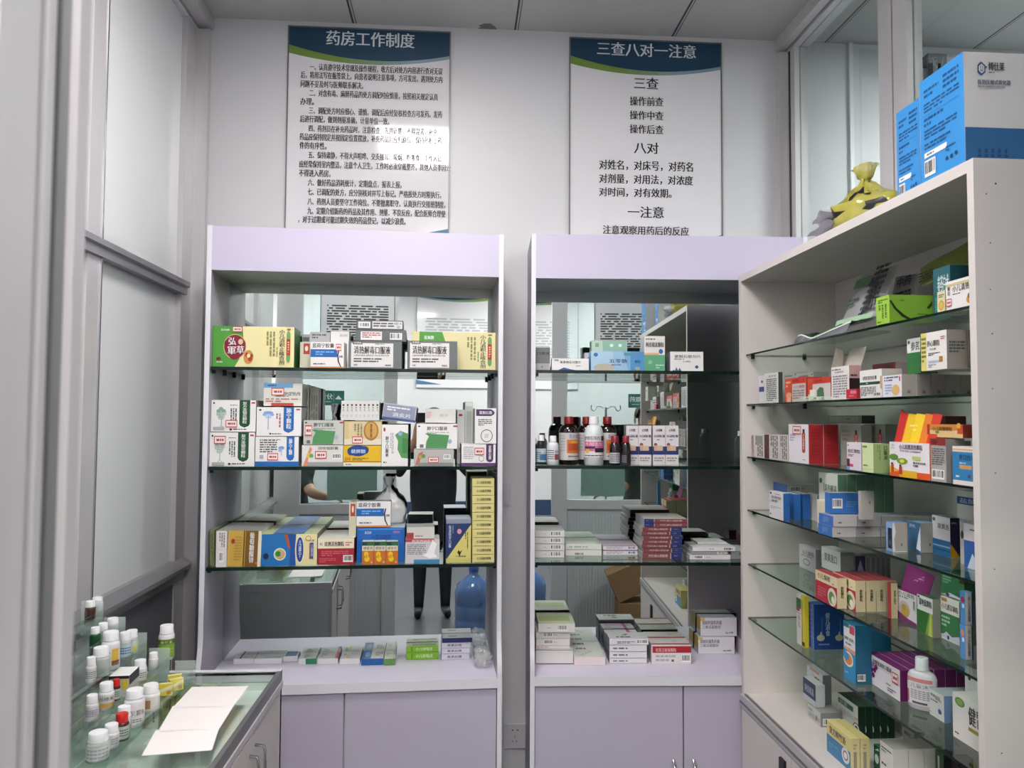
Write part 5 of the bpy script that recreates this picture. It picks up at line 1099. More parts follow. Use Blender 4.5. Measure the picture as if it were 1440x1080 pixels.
fire = K(RC, 1251, 1307, 624, z, .012, .05, {'*': '#e6e2e6', 'R': '#c9602a', 'T': '#d9a02a'}, [r(0, .0, 1, .18, '#d9552a'), r(.25, .0, .7, .2, '#e0b02a'), p([(.0, .3), (.3, .18), (.0, .1)], '#e0b02a'), t('小儿豉翘清热颗粒', .26, .80, .84, .95, '#3a1c4a'), t('XIAOER CHIQIAO', .28, .72, .8, .78, '#3a2a4a'), vt('小儿', .05, .8, .14, .95, '#4a3a4a'), c(.12, .56, .12, .09, '#5f8a3a'), c(.34, .46, .14, .09, '#7aa03a'), c(.34, .46, .06, .05, '#d9d05a'), r(.05, .12, .12, .34, '#b0402a'), r(.26, .08, .34, .3, '#b0402a'), r(.6, .52, .8, .62, '#b9c86a'), l(.62, .32, .92, .48, 2), c(.08, .37, .03, .03, '#2a2a2a'), c(.3, .33, .03, .03, '#2a2a2a')], 'white, orange and yellow granule carton with its printed lid raised', grp=G, x2=1318)
w_, d_, h_ = o_dims[fire.name]
mb = MB()
bd = [(0, '#b92a24'), (.18, '#d9602a'), (.2, '#e0b820'), (.4, '#e8c828'), (.62, '#d97a28'), (.8, '#c93a28'), (1, '#b0204a')]
for (u0, cl), (u1, _) in zip(bd[:-1], bd[1:]):
    mb.mesh([(w_ * u0, .012, h_), (w_ * u1, .012, h_), (w_ * u1, .03, h_ + .062), (w_ * u0, .03, h_ + .065 + (.01 if u0 == 0 else 0)), (w_ * u0, .0135, h_), (w_ * u1, .0135, h_), (w_ * u1, .0315, h_ + .062), (w_ * u0, .0315, h_ + .065 + (.01 if u0 == 0 else 0))], [(0, 1, 2, 3), (7, 6, 5, 4), (2, 6, 7, 3)], pm(cl))
f = {'F': (Vector((0, .0118, h_)), Vector((w_, 0, 0)), Vector((0, .018, .062)), Vector((0, -.96, .28)))}
paint(mb, f, [l(.3, .55, .75, .66, 1, '#f0d890'), l(.4, .4, .62, .5, 1, '#f0d890')])
g = mb.build('lid', fire); g['label'] = 'raised red and yellow lid'
K(RC, 1308, 1330, 617, z, .015, .04, {'*': '#a9a7a6', 'R': '#8f8d8c', 'T': '#a03a30'}, [l(.1, .38, .92, .78, 8, '#4a484c'), r(0, .84, 1, 1, '#8a2a26'), b(.1, .06, .9, .28), c(.3, .92, .2, .05, '#6a1c1c')], 'grey carton with large barcode right of the orange lidded carton', grp=G)
K(RC, 1333, 1340, 620, z, .065, .04, {'*': '#b9b7b8', 'R': '#9a98a0', 'T': '#8a3a30'}, [vl(.1, .3, .9, .7, 3, '#6a6870'), r(0, 0, 1, .12, '#8a3a2a'), r(0, .8, 1, 1, '#8a3a30')], 'slim grey carton between the barcoded carton and the blue carton', grp=G)
K(RC, 1304, 1354, 597, None, .03, .05, {'*': '#d9c08a', 'R': '#7a2a20', 'T': '#8a3028'}, [r(0, .55, 1, 1, '#c98a3a'), r(.0, .2, .08, 1, '#b0342a'), r(.86, .3, 1, 1, '#c94a2a'), t('小儿豉翘颗粒', .16, .5, .72, .82, '#4a1c14'), c(.3, .4, .06, .1, '#7a8a30'), c(.9, .9, .06, .2, '#d9a83a')], 'orange and cream carton lying across the top of the grey barcoded carton', grp=G, yb=616.5)
K(RC, 1299, 1330, 585, None, .16, .05, {'*': '#a9a7a9', 'R': '#5a2a24'}, [r(.4, 0, 1, 1, '#6a3028'), c(.2, .5, .1, .2, 'k')], 'grey and brown carton at the back above the orange lying carton', grp=G, yb=597)
K(RC, 1339.5, 1375, 629, z, .01, .035, {'*': '#e0d8d4', 'R': '#b9b4b4'}, [r(0, .12, .95, .86, '#2f7fb5'), r(0, .9, 1, .94, '#d9b08a'), t('奥司他韦', .28, .64, .92, .8, '#1c3a5a'), r(.3, .42, .8, .52, '#c9985a'), l(.3, .54, .8, .6, 1, '#a9cbe0'), c(.7, .24, .06, .05, '#5a4a5a'), l(.15, .18, .5, .26, 1, '#d9e6ee')], 'blue and white carton at the near end of the third shelf', grp=G)

z = RSH[3]
G = 'cartons on the fourth shelf of the cream cabinet'
K(RC, 1082, 1101.5, 694, z, .012, .0, {'*': '#e2e0e2', 'R': '#2a62a8'}, [t('盐酸氨', .15, .74, .85, .84, '#3a3a44'), t('溴索', .15, .6, .6, .7, '#3a3a44'), l(.1, .34, .85, .46, 2, '#b0a8b8'), c(.12, .92, .08, .04, 'd'), l(.4, .9, .95, .94, 1), c(.1, .14, .05, .03, 'k')], 'white and blue carton at the far front of the fourth shelf, first of its queue', x2=1110.5, grp='white and blue queue')
K(RC, 1083, 1107, 681.5, None, .11, .05, {'*': '#2f6ab0', 'R': '#c9c6c4', 'T': '#d9d7d4'}, [('R', 'b', .1, .25, .4, .8, 'w'), ('R', 'l', .45, .5, .65, .62, 'd', 1)], 'blue ended carton lying at the back of the far fourth shelf', grp=G, yb=695, x2=1152)
for i, (a, b2, cl) in enumerate(((1103, 1119.5, '#2f6ab0'), (1112, 1134, '#28609f'), (1136, 1152, '#c9c4bf'))):
    K(RC, a, a + .8 * (b2 - a), 695, z, .055 + .028 * i, .022, {'*': cl, 'R': cl, 'T': '#c0c4c9'}, [('R', 'vl', .3, .2, .7, .8, '#8a7a70', 1)] if i == 2 else [], '%s blue white carton behind the first in the fourth shelf queue' % ['second', 'third', 'fourth'][i], grp='white and blue queue')
o = K(RC, 1151.5, 1178, 667.5, z, .075, .026, {'*': '#dfe0da', 'R': '#62856f'}, [t('清热解毒', .3, .66, .95, .8, '#2f5a3f'), r(0, 0, 1, .1, '#8aa58f'), c(.25, .34, .2, .12, '#d9a820'), c(.32, .3, .1, .1, '#a8741a'), c(.12, .85, .08, .05, '#2f6a3f'), ('R', 'vl', .2, .05, .9, .22, '#2f4a3a', 5), r(.28, .64, .3, .82, '#2f5a3f')], 'tall white and green carton, front of the tall green queue on the fourth shelf', grp='tall green queue')
queue(o, 5, (0, .0272, 0), lambda i: '%s tall green sided carton from the front of the fourth shelf queue' % ORD[i])
K(RC, 1149, 1166, 706, z, .05, .02, {'*': '#ddd8bf', 'R': '#c9c4a8'}, [t('口服', .3, .2, .9, .5, '#5a5a3a')], 'small cream carton under the tall white green carton', grp=G)
o = K(RC, 1150.5, 1170.5, 741, z, .006, .036, {'*': '#3a6fb8', 'R': '#c6c1c0', 'T': '#a9adb4'}, [l(.3, .2, .7, .8, 5, '#7f9fd0'), ('R', 'l', .2, .25, .4, .5, '#4a4a58', 1)], 'front lower blue ended carton of the double row on the fourth shelf', x2=1204, grp='double row of blue ended cartons')
w_, d_, h_ = o_dims[o.name]
queue(o, 3, (0, d_ + .0012, 0), lambda i: '%s lower blue ended carton of the double row on the fourth shelf' % ORD[i])
u_ = dup(o, o.matrix_basis @ Matrix.Translation((.004, .001, h_ + .0012)), 'front upper blue ended carton of the double row on the fourth shelf')
queue(u_, 4, (0, d_ + .0012, 0), lambda i: '%s upper blue ended carton of the double row on the fourth shelf' % ORD[i])
zz = z + 2 * h_ + .003
K(RC, 1160, 1167, 693, zz, .02, .05, {'*': '#3a6fb8', 'R': '#3a72bc', 'T': '#b9b9b9'}, [('R', 'b', .08, .25, .42, .72, 'w'), ('R', 'l', .55, .3, .9, .6, '#6a96d0', 3)], 'blue carton with a white barcode lying across the top of the double row', x2=1209, grp=G)
K(RC, 1207, 1211, 691, zz, .04, .03, {'*': '#b0aba6', 'R': '#b0aba6'}, [('R', 'l', .6, .5, .85, .7, '#6f6a66', 1)], 'grey ended carton lying right of the barcoded blue carton', x2=1229, grp=G)
K(RC, 1246, 1255, 735, z, .04, .05, {'*': '#7fa3d0', 'R': '#b5b0a8', 'T': '#6a8fc8'}, [r(.3, .1, .9, .8, '#1c1c20'), c(.6, .3, .2, .1, '#5a5a60'), ('R', 'p', [(.0, .0), (.0, 1), (.12, 1), (.22, .7), (.1, .4), (.16, .06)], '#efefef'), ('R', 'l', .55, .16, .75, .32, '#4a4a4a', 1), ('R', 'r', .0, .0, .95, .03, '#f2efe9')], 'torn blue and white carton with its grey side towards the aisle', x2=1276, grp=G)
K(RC, 1277, 1294.5, 736, z, .10, .05, {'*': '#3a78bc', 'R': '#aeaaa3', 'T': '#8fb0d8'}, [p([(0, 0), (.8, 0), (.95, .4), (.7, .5), (1, 1), (.2, 1)], '#3f6f90'), t('清热', .1, .8, .6, .92, '#cfe0f0'), p([(.65, .1), (1, .05), (1, .9), (.85, .6)], '#dfe6ee'), ('R', 'l', .5, .18, .7, .36, '#4a4a4a', 1)], 'blue carton with a grey side right of the torn carton', x2=1318, grp=G)
K(RC, 1311, 1336, 728.5, z, .13, .04, {'*': '#e4e2e4', 'R': '#231a44', 'T': '#9a9aa0'}, [t('双黄连', .3, .68, .95, .82, '#1c1c2c'), r(0, 0, 1, .4, '#1f6a9f'), r(0, .22, 1, .26, '#8fb9d8'), r(0, .12, 1, .16, '#17507f'), c(.12, .9, .08, .05, 'd'), ('R', 'p', [(0, 0), (1, 0), (.1, .32), (0, .34)], '#d9a520'), ('R', 'l', .1, .84, .8, .9, '#8a86a8', 1)], 'white and blue carton with navy and yellow side on the fourth shelf', x2=1349.5, grp=G)
K(RC, 1350, 1356, 735, z, .11, .05, {'*': '#c9c6c2', 'R': '#bdb9b4'}, [c(.5, .7, .35, .1, '#3a3a3a')], 'slim grey carton right of the navy sided carton', grp=G, x2=1362)
K(RC, 1346, 1385, 694, z, .2, .05, {'*': '#d2d0cc', 'R': '#b9b5b0', 'T': '#8a9ab4'}, [r(0, .78, 1, .9, '#1c3f7a'), t('盐酸', .1, .80, .7, .88, '#a9c0e0'), l(.1, .5, .8, .55, 1, 's'), r(0, 0, 1, .45, '#8f9398')], 'white carton with a dark blue band high at the near end of the fourth shelf', grp=G)
K(RC, 1355.5, 1385, 741, z, .09, .03, {'*': '#e6e2e2', 'R': '#c9c4c0'}, [r(0, 0, 1, .62, '#2a5fa8'), p([(.15, .0), (.4, .35), (.6, .2), (.8, .5), (1, .3), (1, 0)], '#cfdcec'), l(.3, .84, .8, .9, 1)], 'white and blue carton at the front near end of the fourth shelf', grp=G)

z = RSH[4]
G = 'cartons on the fifth shelf of the cream cabinet'
K(RC, 1124, 1147, 773, z, .17, .045, {'*': '#d6d5d8', 'R': '#a7a6a6'}, [t('小儿肺热', .2, .62, .9, .82, '#3a3a44'), c(.45, .32, .2, .14, '#6a6a72'), c(.45, .32, .17, .11, '#d6d5d8'), l(.15, .55, .9, .6, 1)], 'white carton with a thin ring, far end of the fifth shelf', x2=1154, grp=G)
K(RC, 1155.5, 1182, 777, z, .13, .04, {'*': '#d9dcd6', 'R': '#9a9a98'}, [t('双黄连口', .15, .64, .8, .86, '#2a2a2a'), r(0, 0, 1, .42, '#4f7f2f'), p([(0, .1), (.5, .3), (1, .2), (1, .42), (0, .42)], '#3a6a28'), r(.5, .05, .62, .24, '#d9dcd0')], 'white and green carton behind the red and cream carton', grp=G)
K(RC, 1189, 1203, 782, z, .18, .03, {'*': '#c9b4bc', 'R': '#3a2f5f'}, [t('小儿止咳', .1, .72, .92, .84, '#6a4a6a'), l(.15, .42, .9, .6, 2, '#5a5a8a'), r(0, .0, 1, .2, '#b9707f'), ('R', 'p', [(.1, .5), (.5, .9), (.9, .5), (.9, .2), (.5, .5)], '#9a90b8')], 'pink and violet carton behind the cream granule cartons', x2=1216.5, grp=G)
o = K(RC, 1210, 1217.5, 780, z, .215, .018, {'*': '#9f9ca0', 'R': '#a09c9e'}, [('R', 'r', .15, .3, .85, .9, '#77747a'), ('R', 'b', .15, .08, .85, .28, 'w')], 'first of the thin grey cartons at the back of the fifth shelf', x2=1224, grp='thin grey cartons on the fifth shelf')
queue(o, 4, (0, o_dims[o.name][1] + .0012, 0), lambda i: '%s of the thin grey cartons at the back of the fifth shelf' % ORD[i])
o = K(RC, 1147, 1177, 813, z, .012, .03, {'*': '#dccfa8', 'R': '#d9cba2', 'T': '#a83a48'}, [r(0, 0, 1, .66, '#b02a3f'), t('小儿柴桂', .1, .76, .7, .94, '#3a2f1a'), c(.78, .3, .2, .3, '#ddd5bf'), c(.76, .28, .13, .2, '#6a8a4a'), c(.82, .22, .07, .12, '#e6e0d4'), l(.12, .14, .5, .5, 4, '#c96a78'), l(.8, .7, .95, .78, 1, '#a66'), ('R', 't', .38, .34, .68, .72, '#2f2a1c', '柴\n桂\n颗\n粒')], 'red and cream granule carton, front of the cream queue on the fifth shelf', x2=1190.5, grp='queue of red and cream cartons')
w_, d_, h_ = o_dims[o.name]
dup(o, o.matrix_basis @ Matrix.Translation((.035, d_ + .006, 0)), 'red and cream granule carton, second of the cream queue, standing further forward')
for i in range(3):
    dup(o, o.matrix_basis @ Matrix.Translation((.035, (d_ + .001) * (i + 2) + .006, 0)), 'red and cream granule carton, %s of the cream queue' % ['third', 'fourth', 'fifth'][i])
K(RC, 1248, 1253, 820, z, .1, .03, {'*': '#a82f3a', 'R': '#d6c79c'}, [('R', 't', .4, .4, .75, .8, '#2f2a1c', '柴\n桂')], 'red and cream granule carton, last of the cream queue and a little apart', x2=1262, grp='queue of red and cream cartons')
K(RC, 1261, 1289, 838, z, .12, .05, {'*': '#dfdde0', 'R': '#6a1c5a', 'T': '#7a2a6a'}, [t('小儿清热', .1, .84, .9, .98, '#3a3a44'), l(.15, .76, .9, .82, 1), c(.4, .4, .28, .28, '#c9b0b8'), c(.42, .36, .2, .22, '#c9a84a'), c(.36, .46, .1, .1, '#a89a5a'), p([(0, 0), (1, 0), (1, .08), (.5, .14), (0, .3)], '#7a2a6a'), vt('颗粒', .84, .5, .93, .78, '#6a6a70'), r(0, .25, .06, .6, '#7a2a6a')], 'white and purple fruit carton with its purple lid raised', grp=G, x2=1300)
ob = bpy.data.objects[list(o_dims)[-1]]; w_, d_, h_ = o_dims[ob.name]
mb = MB()
mb.mesh([(0, .012, h_), (w_ * 1.3, .012, h_), (w_ * 1.3, .03, h_ + .052), (0, .03, h_ + .062), (0, .0135, h_), (w_ * 1.3, .0135, h_), (w_ * 1.3, .0315, h_ + .052), (0, .0315, h_ + .062)], [(0, 1, 2, 3), (7, 6, 5, 4), (2, 6, 7, 3), (1, 5, 6, 2), (0, 3, 7, 4)], pm('#8a2f74'))
paint(mb, {'F': (Vector((0, .0118, h_)), Vector((w_ * 1.3, 0, 0)), Vector((0, .018, .052)), Vector((0, -.96, .28)))}, [l(.2, .5, .7, .85, 3, '#c990bc')])
g = mb.build('lid', ob); g['label'] = 'raised purple lid'
K(RC, 1290, 1311.5, 843, z, .10, .05, {'*': '#dfe2dd', 'R': '#8f9089', 'T': '#3f5f4a'}, [t('蒲地蓝颗粒', .12, .74, .94, .92, '#1c1c24'), r(0, 0, 1, .6, '#2f6a2c'), p([(.5, 0), (.8, .6), (1, .6), (1, 0)], '#7aa03a'), p([(.7, 0), (.85, .6), (.93, .6), (.95, 0)], '#b9c860'), c(.12, .95, .06, .03, 'd'), r(0, .6, .04, 1, '#c9ccc6')], 'white carton with a bright green lower half on the fifth shelf', x2=1322.5, grp=G)
K(RC, 1323, 1349, 847, z, .12, .05, {'*': '#dfdcd4', 'R': '#6a7a6a'}, [t('小儿感冒颗粒', .06, .72, .94, .86, '#4a3a3a'), r(.05, .9, .35, .98, '#b98a4a'), r(0, .12, 1, .64, '#3a7a4a'), l(.05, .3, .5, .58, 3, '#a9cfae'), p([(0, .06), (.3, .2), (.6, .12), (1, .2), (1, .04)], '#c9ccd9'), c(.4, .08, .06, .05, '#3a3a6a')], 'white and green children carton left of the blue carton', grp=G)
K(RC, 1323, 1356, 812, None, .125, .05, {'*': '#2f6f45', 'R': '#2a5a3a'}, [r(0, .92, 1, 1, '#cfd6cc'), l(.1, .5, .45, .85, 3, '#7fae8a'), p([(0, .0), (.4, .16), (.8, .08), (1, .2), (1, 0)], '#c9ccd9'), c(.3, .06, .08, .06, '#3a3a6a'), r(.8, .7, 1, .95, '#3a2a24')], 'green carton standing on the white green children carton', grp=G, yb=846.5)
for i in range(2):
    K(RC, 1350, 1357.5, 833 + 46.5 * (1 - i), z if i == 0 else bpy.data.objects[list(o_dims)[-1]], .07, .04, {'*': '#4f8ec8', 'R': '#d9d6d6'}, [c(.5, .75, .35, .1, '#b02a48' if i else '#c98a6a'), r(.4, .5, .8, .62, '#d9e2ec'), ('R', 't', .3, .1, .6, .9, '#2a2a34', '小\n儿\n氨\n酚'), ('R', 'r', .8, 0, 1, 1, '#2f4a6a')], '%s blue and white carton at the near end of the fifth shelf' % ('lower' if i == 0 else 'upper'), grp='pair of blue and white cartons', x2=1368)

z = RSH[5]
G = 'cartons on the sixth shelf of the cream cabinet'
K(RC, 1120, 1126.4, 837, z, .05, .03, {'*': '#d6d0ca', 'R': '#b9b4a8'}, [r(0, .72, 1, .92, '#3f6a34'), r(0, .66, .7, .72, '#a83a48'), t('小\n儿', .3, .35, .8, .6), r(.05, .62, .95, .63, 'k')], 'narrow white and green carton at the far end of the sixth shelf', grp=G)
K(RC, 1127, 1131.5, 839, z, .05, .012, {'*': '#d9c83a', 'R': '#c9b830'}, [r(.15, .1, .3, .9, '#5a5a1a'), r(.1, .02, .9, .1, '#3a3a1a')], 'narrow yellow carton beside the narrow white green carton', grp=G)
K(RC, 1135, 1144.3, 850.5, z, .07, .05, {'*': '#5f74b0', 'R': '#17407f', 'T': '#27509a'}, [l(.2, .1, .8, .9, 8, '#7a8cc0'), ('R', 't', .38, .3, .52, .82, '#a9bcd8', '健\n儿\n消\n食'), ('R', 'c', .22, .26, .13, .07, '#a9b09a'), ('R', 'c', .24, .3, .05, .1, '#a9b09a'), ('R', 'r', .25, .33, .28, .7, '#4a6aa0'), ('R', 'r', .14, .1, .5, .13, '#7f90b0'), ('R', 'c', .82, .26, .13, .07, '#a9b09a'), ('R', 'c', .84, .3, .05, .1, '#a9b09a'), ('R', 'r', .85, .33, .88, .7, '#4a6aa0')], 'dark blue carton with pale flowers on the sixth shelf', x2=1187, grp=G)
K(RC, 1186, 1202.5, 880, z, .04, .03, {'*': '#2a8fc4', 'R': '#1b5f80', 'T': '#2a6f95'}, [r(.05, .55, 1, .97, '#dfdde0'), r(.05, .9, .5, .97, '#2f7a90'), r(.55, .82, .95, .96, '#c9405a'), t('胃肠', .1, .68, .9, .74), l(.2, .6, .9, .65, 1), p([(.05, .52), (1, .48), (1, .55), (.05, .56)], '#d99a6a'), c(.42, .36, .42, .13, '#e8e4dc'), c(.42, .36, .33, .1, '#d98a3a'), c(.25, .4, .25, .07, '#2a8fc4'), l(.15, .1, .6, .14, 1, '#a9d4e8'), ('R', 'b', .1, .05, .6, .17, 'w')], 'cyan carton with an orange crescent, front of the teal queue', x2=1225, grp='teal sided cartons')
ob = bpy.data.objects[list(o_dims)[-1]]; d_ = o_dims[ob.name][1]
queue(ob, 2, (-.03, d_ + .001, 0), lambda i: '%s teal sided carton behind the orange crescent carton' % ORD[i])
o = K(RC, 1219, 1265.5, 943, z, .085, .022, {'*': '#e2dde2', 'R': '#6a1c5f', 'T': '#7a2a6f'}, [t('盐酸氨溴索口服液', .2, .74, .76, .9, '#2a222c'), c(.13, .66, .045, .09, '#6a1c5f'), c(.22, .7, .045, .09, '#a06a9a'), c(.31, .66, .045, .09, '#6a1c5f'), c(.17, .5, .045, .09, '#6a1c5f'), c(.26, .53, .045, .09, '#6a1c5f'), c(.22, .34, .045, .09, '#6a1c5f'), r(0, .70, .98, .71, '#b9a8b8'), l(.05, .93, .2, .97, 1), l(.6, .3, .85, .36, 1), l(.65, .1, .9, .25, 2), s(.8, .5, .97, .85)], 'white carton with purple hexagon dots, front of the purple queue', x2=1281, grp='purple sided cartons')
d_ = o_dims[o.name][1]
queue(o, 5, (0, d_ + .001, 0), lambda i: '%s purple sided carton behind the hexagon dot carton' % ORD[i])
def flat_bottle(F, x0, x1, yt, zb, off, body, cap, art, label, name='lotion_bottle', lab='#e4dfe2', grp=None):
    xc = (x0 + x1) / 2
    rad = (F.hit(x1, yt + 40, 1, off).x - F.hit(x0, yt + 40, 1, off).x) / 2
    a = F.hit(xc, yt + 40, 1, off)
    h = F.hit(xc, yt, 1, off).z - zb
    M = F.M @ Matrix.Translation((a.x, off, zb + .0006)) @ Matrix.Rotation(math.radians(38), 4, 'Z')
    return bottle(M, rad * .95, h, body, cap, neck=.52, caph=.24, shoulder=.14, lab=(lab, .12, .82), art=art, label=label, name=name, sy=.6, grp=grp, capr=rad * .42)
WH2 = mat('pearl_plastic', '#d6cfd8', .3); WHC = mat('white_cap', '#e9e9ec', .3)
flat_bottle(RC, 1285, 1309, 925, z, .115, WH2, WHC, [r(0, .05, .16, .85, '#b0506a'), r(.04, .5, .2, .8, '#e4dfe2'), t('儿童沐浴', .25, .62, .9, .78, '#6a6a74'), l(.25, .2, .9, .55, 5, '#8a8a92'), r(.3, .04, .7, .12, '#5a5a62'), r(.1, .84, .85, .98, '#d98a8a')], 'pearl white flat bottle with pink label in front of the purple cartons')
K(RC, 1307, 1327.5, 979, z, .11, .04, {'*': '#dfdcdc', 'R': '#7896bf', 'T': '#a9b0bc'}, [t('氯雷他定', .1, .76, .75, .86, '#3a3a5a'), t('颗粒', .4, .68, .85, .76, '#a04a4a'), l(.1, .58, .9, .66, 1), c(.72, .32, .12, .1, '#4f7fa8'), c(.76, .3, .08, .07, '#2f5f8a'), l(.05, .12, .2, .16, 1, 'd')], 'white carton with a sky blue side on the sixth shelf', x2=1349, grp='sky blue sided cartons')
ob = bpy.data.objects[list(o_dims)[-1]]
queue(ob, 2, (0, o_dims[ob.name][1] + .001, 0), lambda i: '%s sky blue sided carton behind the first on the sixth shelf' % ORD[i])
K(RC, 1357, 1390, 950, z, .16, .03, {'*': '#dcd8d8', 'R': '#b9b4b0'}, [c(.2, .8, .06, .04, 'k'), l(.15, .12, .5, .18, 1, 'k')], 'plain white carton standing by the near end panel of the sixth shelf', grp=G)
K(RC, 1340, 1395, 1003, z, .085, .05, {'*': '#e6e1dd', 'R': '#c9c4c0', 'T': '#dcd8d4'}, [t('健胃消', .42, .48, .98, .88, '#2a2a24'), c(.2, .85, .13, .1, '#5a8a3a'), c(.2, .85, .09, .07, '#86a860'), r(.42, .34, 1, .42, '#9a8a2a'), l(.06, .1, .3, .16, 1, '#3a3a3a')], 'white carton with large black characters and a green disc at the near end', grp=G)

z = RB
G = 'cartons on the bottom board of the cream cabinet'
o = K(RC, 1136, 1154, 1003, z, .13, .068, {'*': '#c6c6c6', 'R': '#8a8a8a', 'T': '#b5b0ae'}, [t('布洛芬', .08, .6, .4, .82, '#4a4a4e'), l(.1, .15, .9, .5, 4, '#8f8f93'), c(.7, .4, .06, .2, '#77777a'), ('R', 'b', .1, .1, .9, .6, 'w')], 'white small print carton lying at the far end of the bottom board', grp='low white cartons on the bottom board')
z3 = z + o_dims[o.name][2] + .002
K(RC, 1129.5, 1147, 964, z3, .135, .03, {'*': '#1f2f58', 'R': '#c9c9cc', 'T': '#d9d6d4'}, [t('阿奇霉素', .15, .4, .85, .75, '#a9b4d0'), r(0, 0, 1, .25, '#c9ccd4')], 'navy carton lying on the low white cartons', grp=G)
K(RC, 1135, 1157, 950, z3, .168, .028, {'*': '#c9ccd4', 'R': '#6f7278'}, [r(.45, 0, 1, .9, '#dad5d2'), l(.5, .7, .9, .8, 1), p([(.5, .1), (.9, .2), (.9, .5), (.5, .4)], '#b9a09a'), r(.2, .92, .8, 1, '#c98a7a')], 'white and grey carton standing behind the navy carton', grp=G)
o = K(RC, 1178, 1206.5, 994, z, .2, .0222, {'*': '#d2d6d0', 'R': '#183a28', 'T': '#1f4a34'}, [r(.05, .72, .78, .88, '#2a5a48'), t('银黄', .1, .74, .5, .86, '#b9cfc0'), l(.1, .4, .9, .6, 4, '#a9aca8'), l(.1, .26, .4, .3, 1), c(.93, .3, .16, .16, '#1c1c1c'), c(.93, .3, .13, .13, '#e0e2de'), c(.93, .28, .08, .09, '#3a3a3a'), r(.86, .55, 1, .62, '#c99a9a')], 'white carton with a dark green side and a round panda-free seal, front of the dark green queue', grp='dark green sided cartons')
o['label'] = 'white carton with a dark green side and a round black ring, first of its queue'
queue(o, 4, (0, .0225, 0), lambda i: '%s dark green sided carton from the front of the bottom board queue' % ORD[i])
o = K(RC, 1163, 1196, 1039, z, .07, .02, {'*': '#ddd08a', 'R': '#d2c690', 'T': '#dccf8c'}, [r(0, 0, 1, .58, '#3a80ae'), t('复方鲜竹沥', .12, .66, .8, .9, '#3a3a24'), c(.8, .36, .16, .24, '#d9dcd9'), c(.8, .36, .1, .15, '#a05a5a'), c(.8, .36, .07, .1, '#dfe6ea'), l(.1, .2, .5, .4, 2, '#5a9ac4'), ('R', 'r', .3, .1, .65, .6, '#8f8c80'), ('R', 'l', .3, .65, .65, .85, '#8f8c80', 2)], 'yellow and blue carton at the front of the bottom board, first of two', x2=1209, grp='yellow and blue cartons')
queue(o, 1, (0, o_dims[o.name][1] + .0015, 0), 'yellow and blue carton at the front of the bottom board, second of two')
K(RC, 1229, 1237, 1052, z, .14, .03, {'*': '#1f5a44', 'R': '#cfcfcb', 'T': '#2f6a54'}, [c(.5, .5, .35, .18, '#cfd6d0'), p([(.2, .8), (.8, .95), (.9, .85)], '#cfd6d0')], 'narrow green carton right of the yellow and blue cartons', grp=G)
o = K(RC, 1238, 1256, 1054, z, .13, .03, {'*': '#e0dcda', 'R': '#d9d5d2', 'T': '#b5b0ac'}, [l(.1, .75, .9, .9, 2, '#5a6a5a'), l(.1, .4, .6, .5, 1)], 'white carton at the lower right of the bottom board, front of its row', x2=1277, grp='white row at the lower right')
queue(o, 2, (0, o_dims[o.name][1] + .0015, 0), lambda i: '%s white carton of the row at the lower right of the bottom board' % ORD[i])
K(RC, 1270, 1285.5, 1030, z, .26, .03, {'*': '#a9a6a6', 'R': '#8a8888'}, [t('颗粒', .1, .75, .7, .88, '#3a3a3a'), l(.1, .4, .9, .6, 2)], 'grey carton behind the bright green carton of the bottom board', grp=G)
K(RC, 1291, 1310, 1049, z, .25, .03, {'*': '#86b452', 'R': '#5a8a34'}, [t('颗粒', .08, .82, .5, .92, '#dfecc8'), p([(0, .3), (1, .0), (1, .1), (0, .45)], '#6a9a40'), r(.9, 0, 1, .9, '#5a8a34')], 'bright green carton at the lower right of the bottom board', grp=G)
K(RC, 1315.5, 1327, 1062, z, .23, .03, {'*': '#2f4a34', 'R': '#1f2a24'}, [r(.3, .1, .5, .9, '#b9c4b4')], 'dark green carton beside the bright green carton', grp=G)
K(RC, 1337, 1347, 1068, z, .25, .04, {'*': '#3a3436', 'R': '#2a2426'}, [r(.2, .2, .8, .5, '#8a7a80')], 'dark carton at the near end of the bottom board', grp=G)

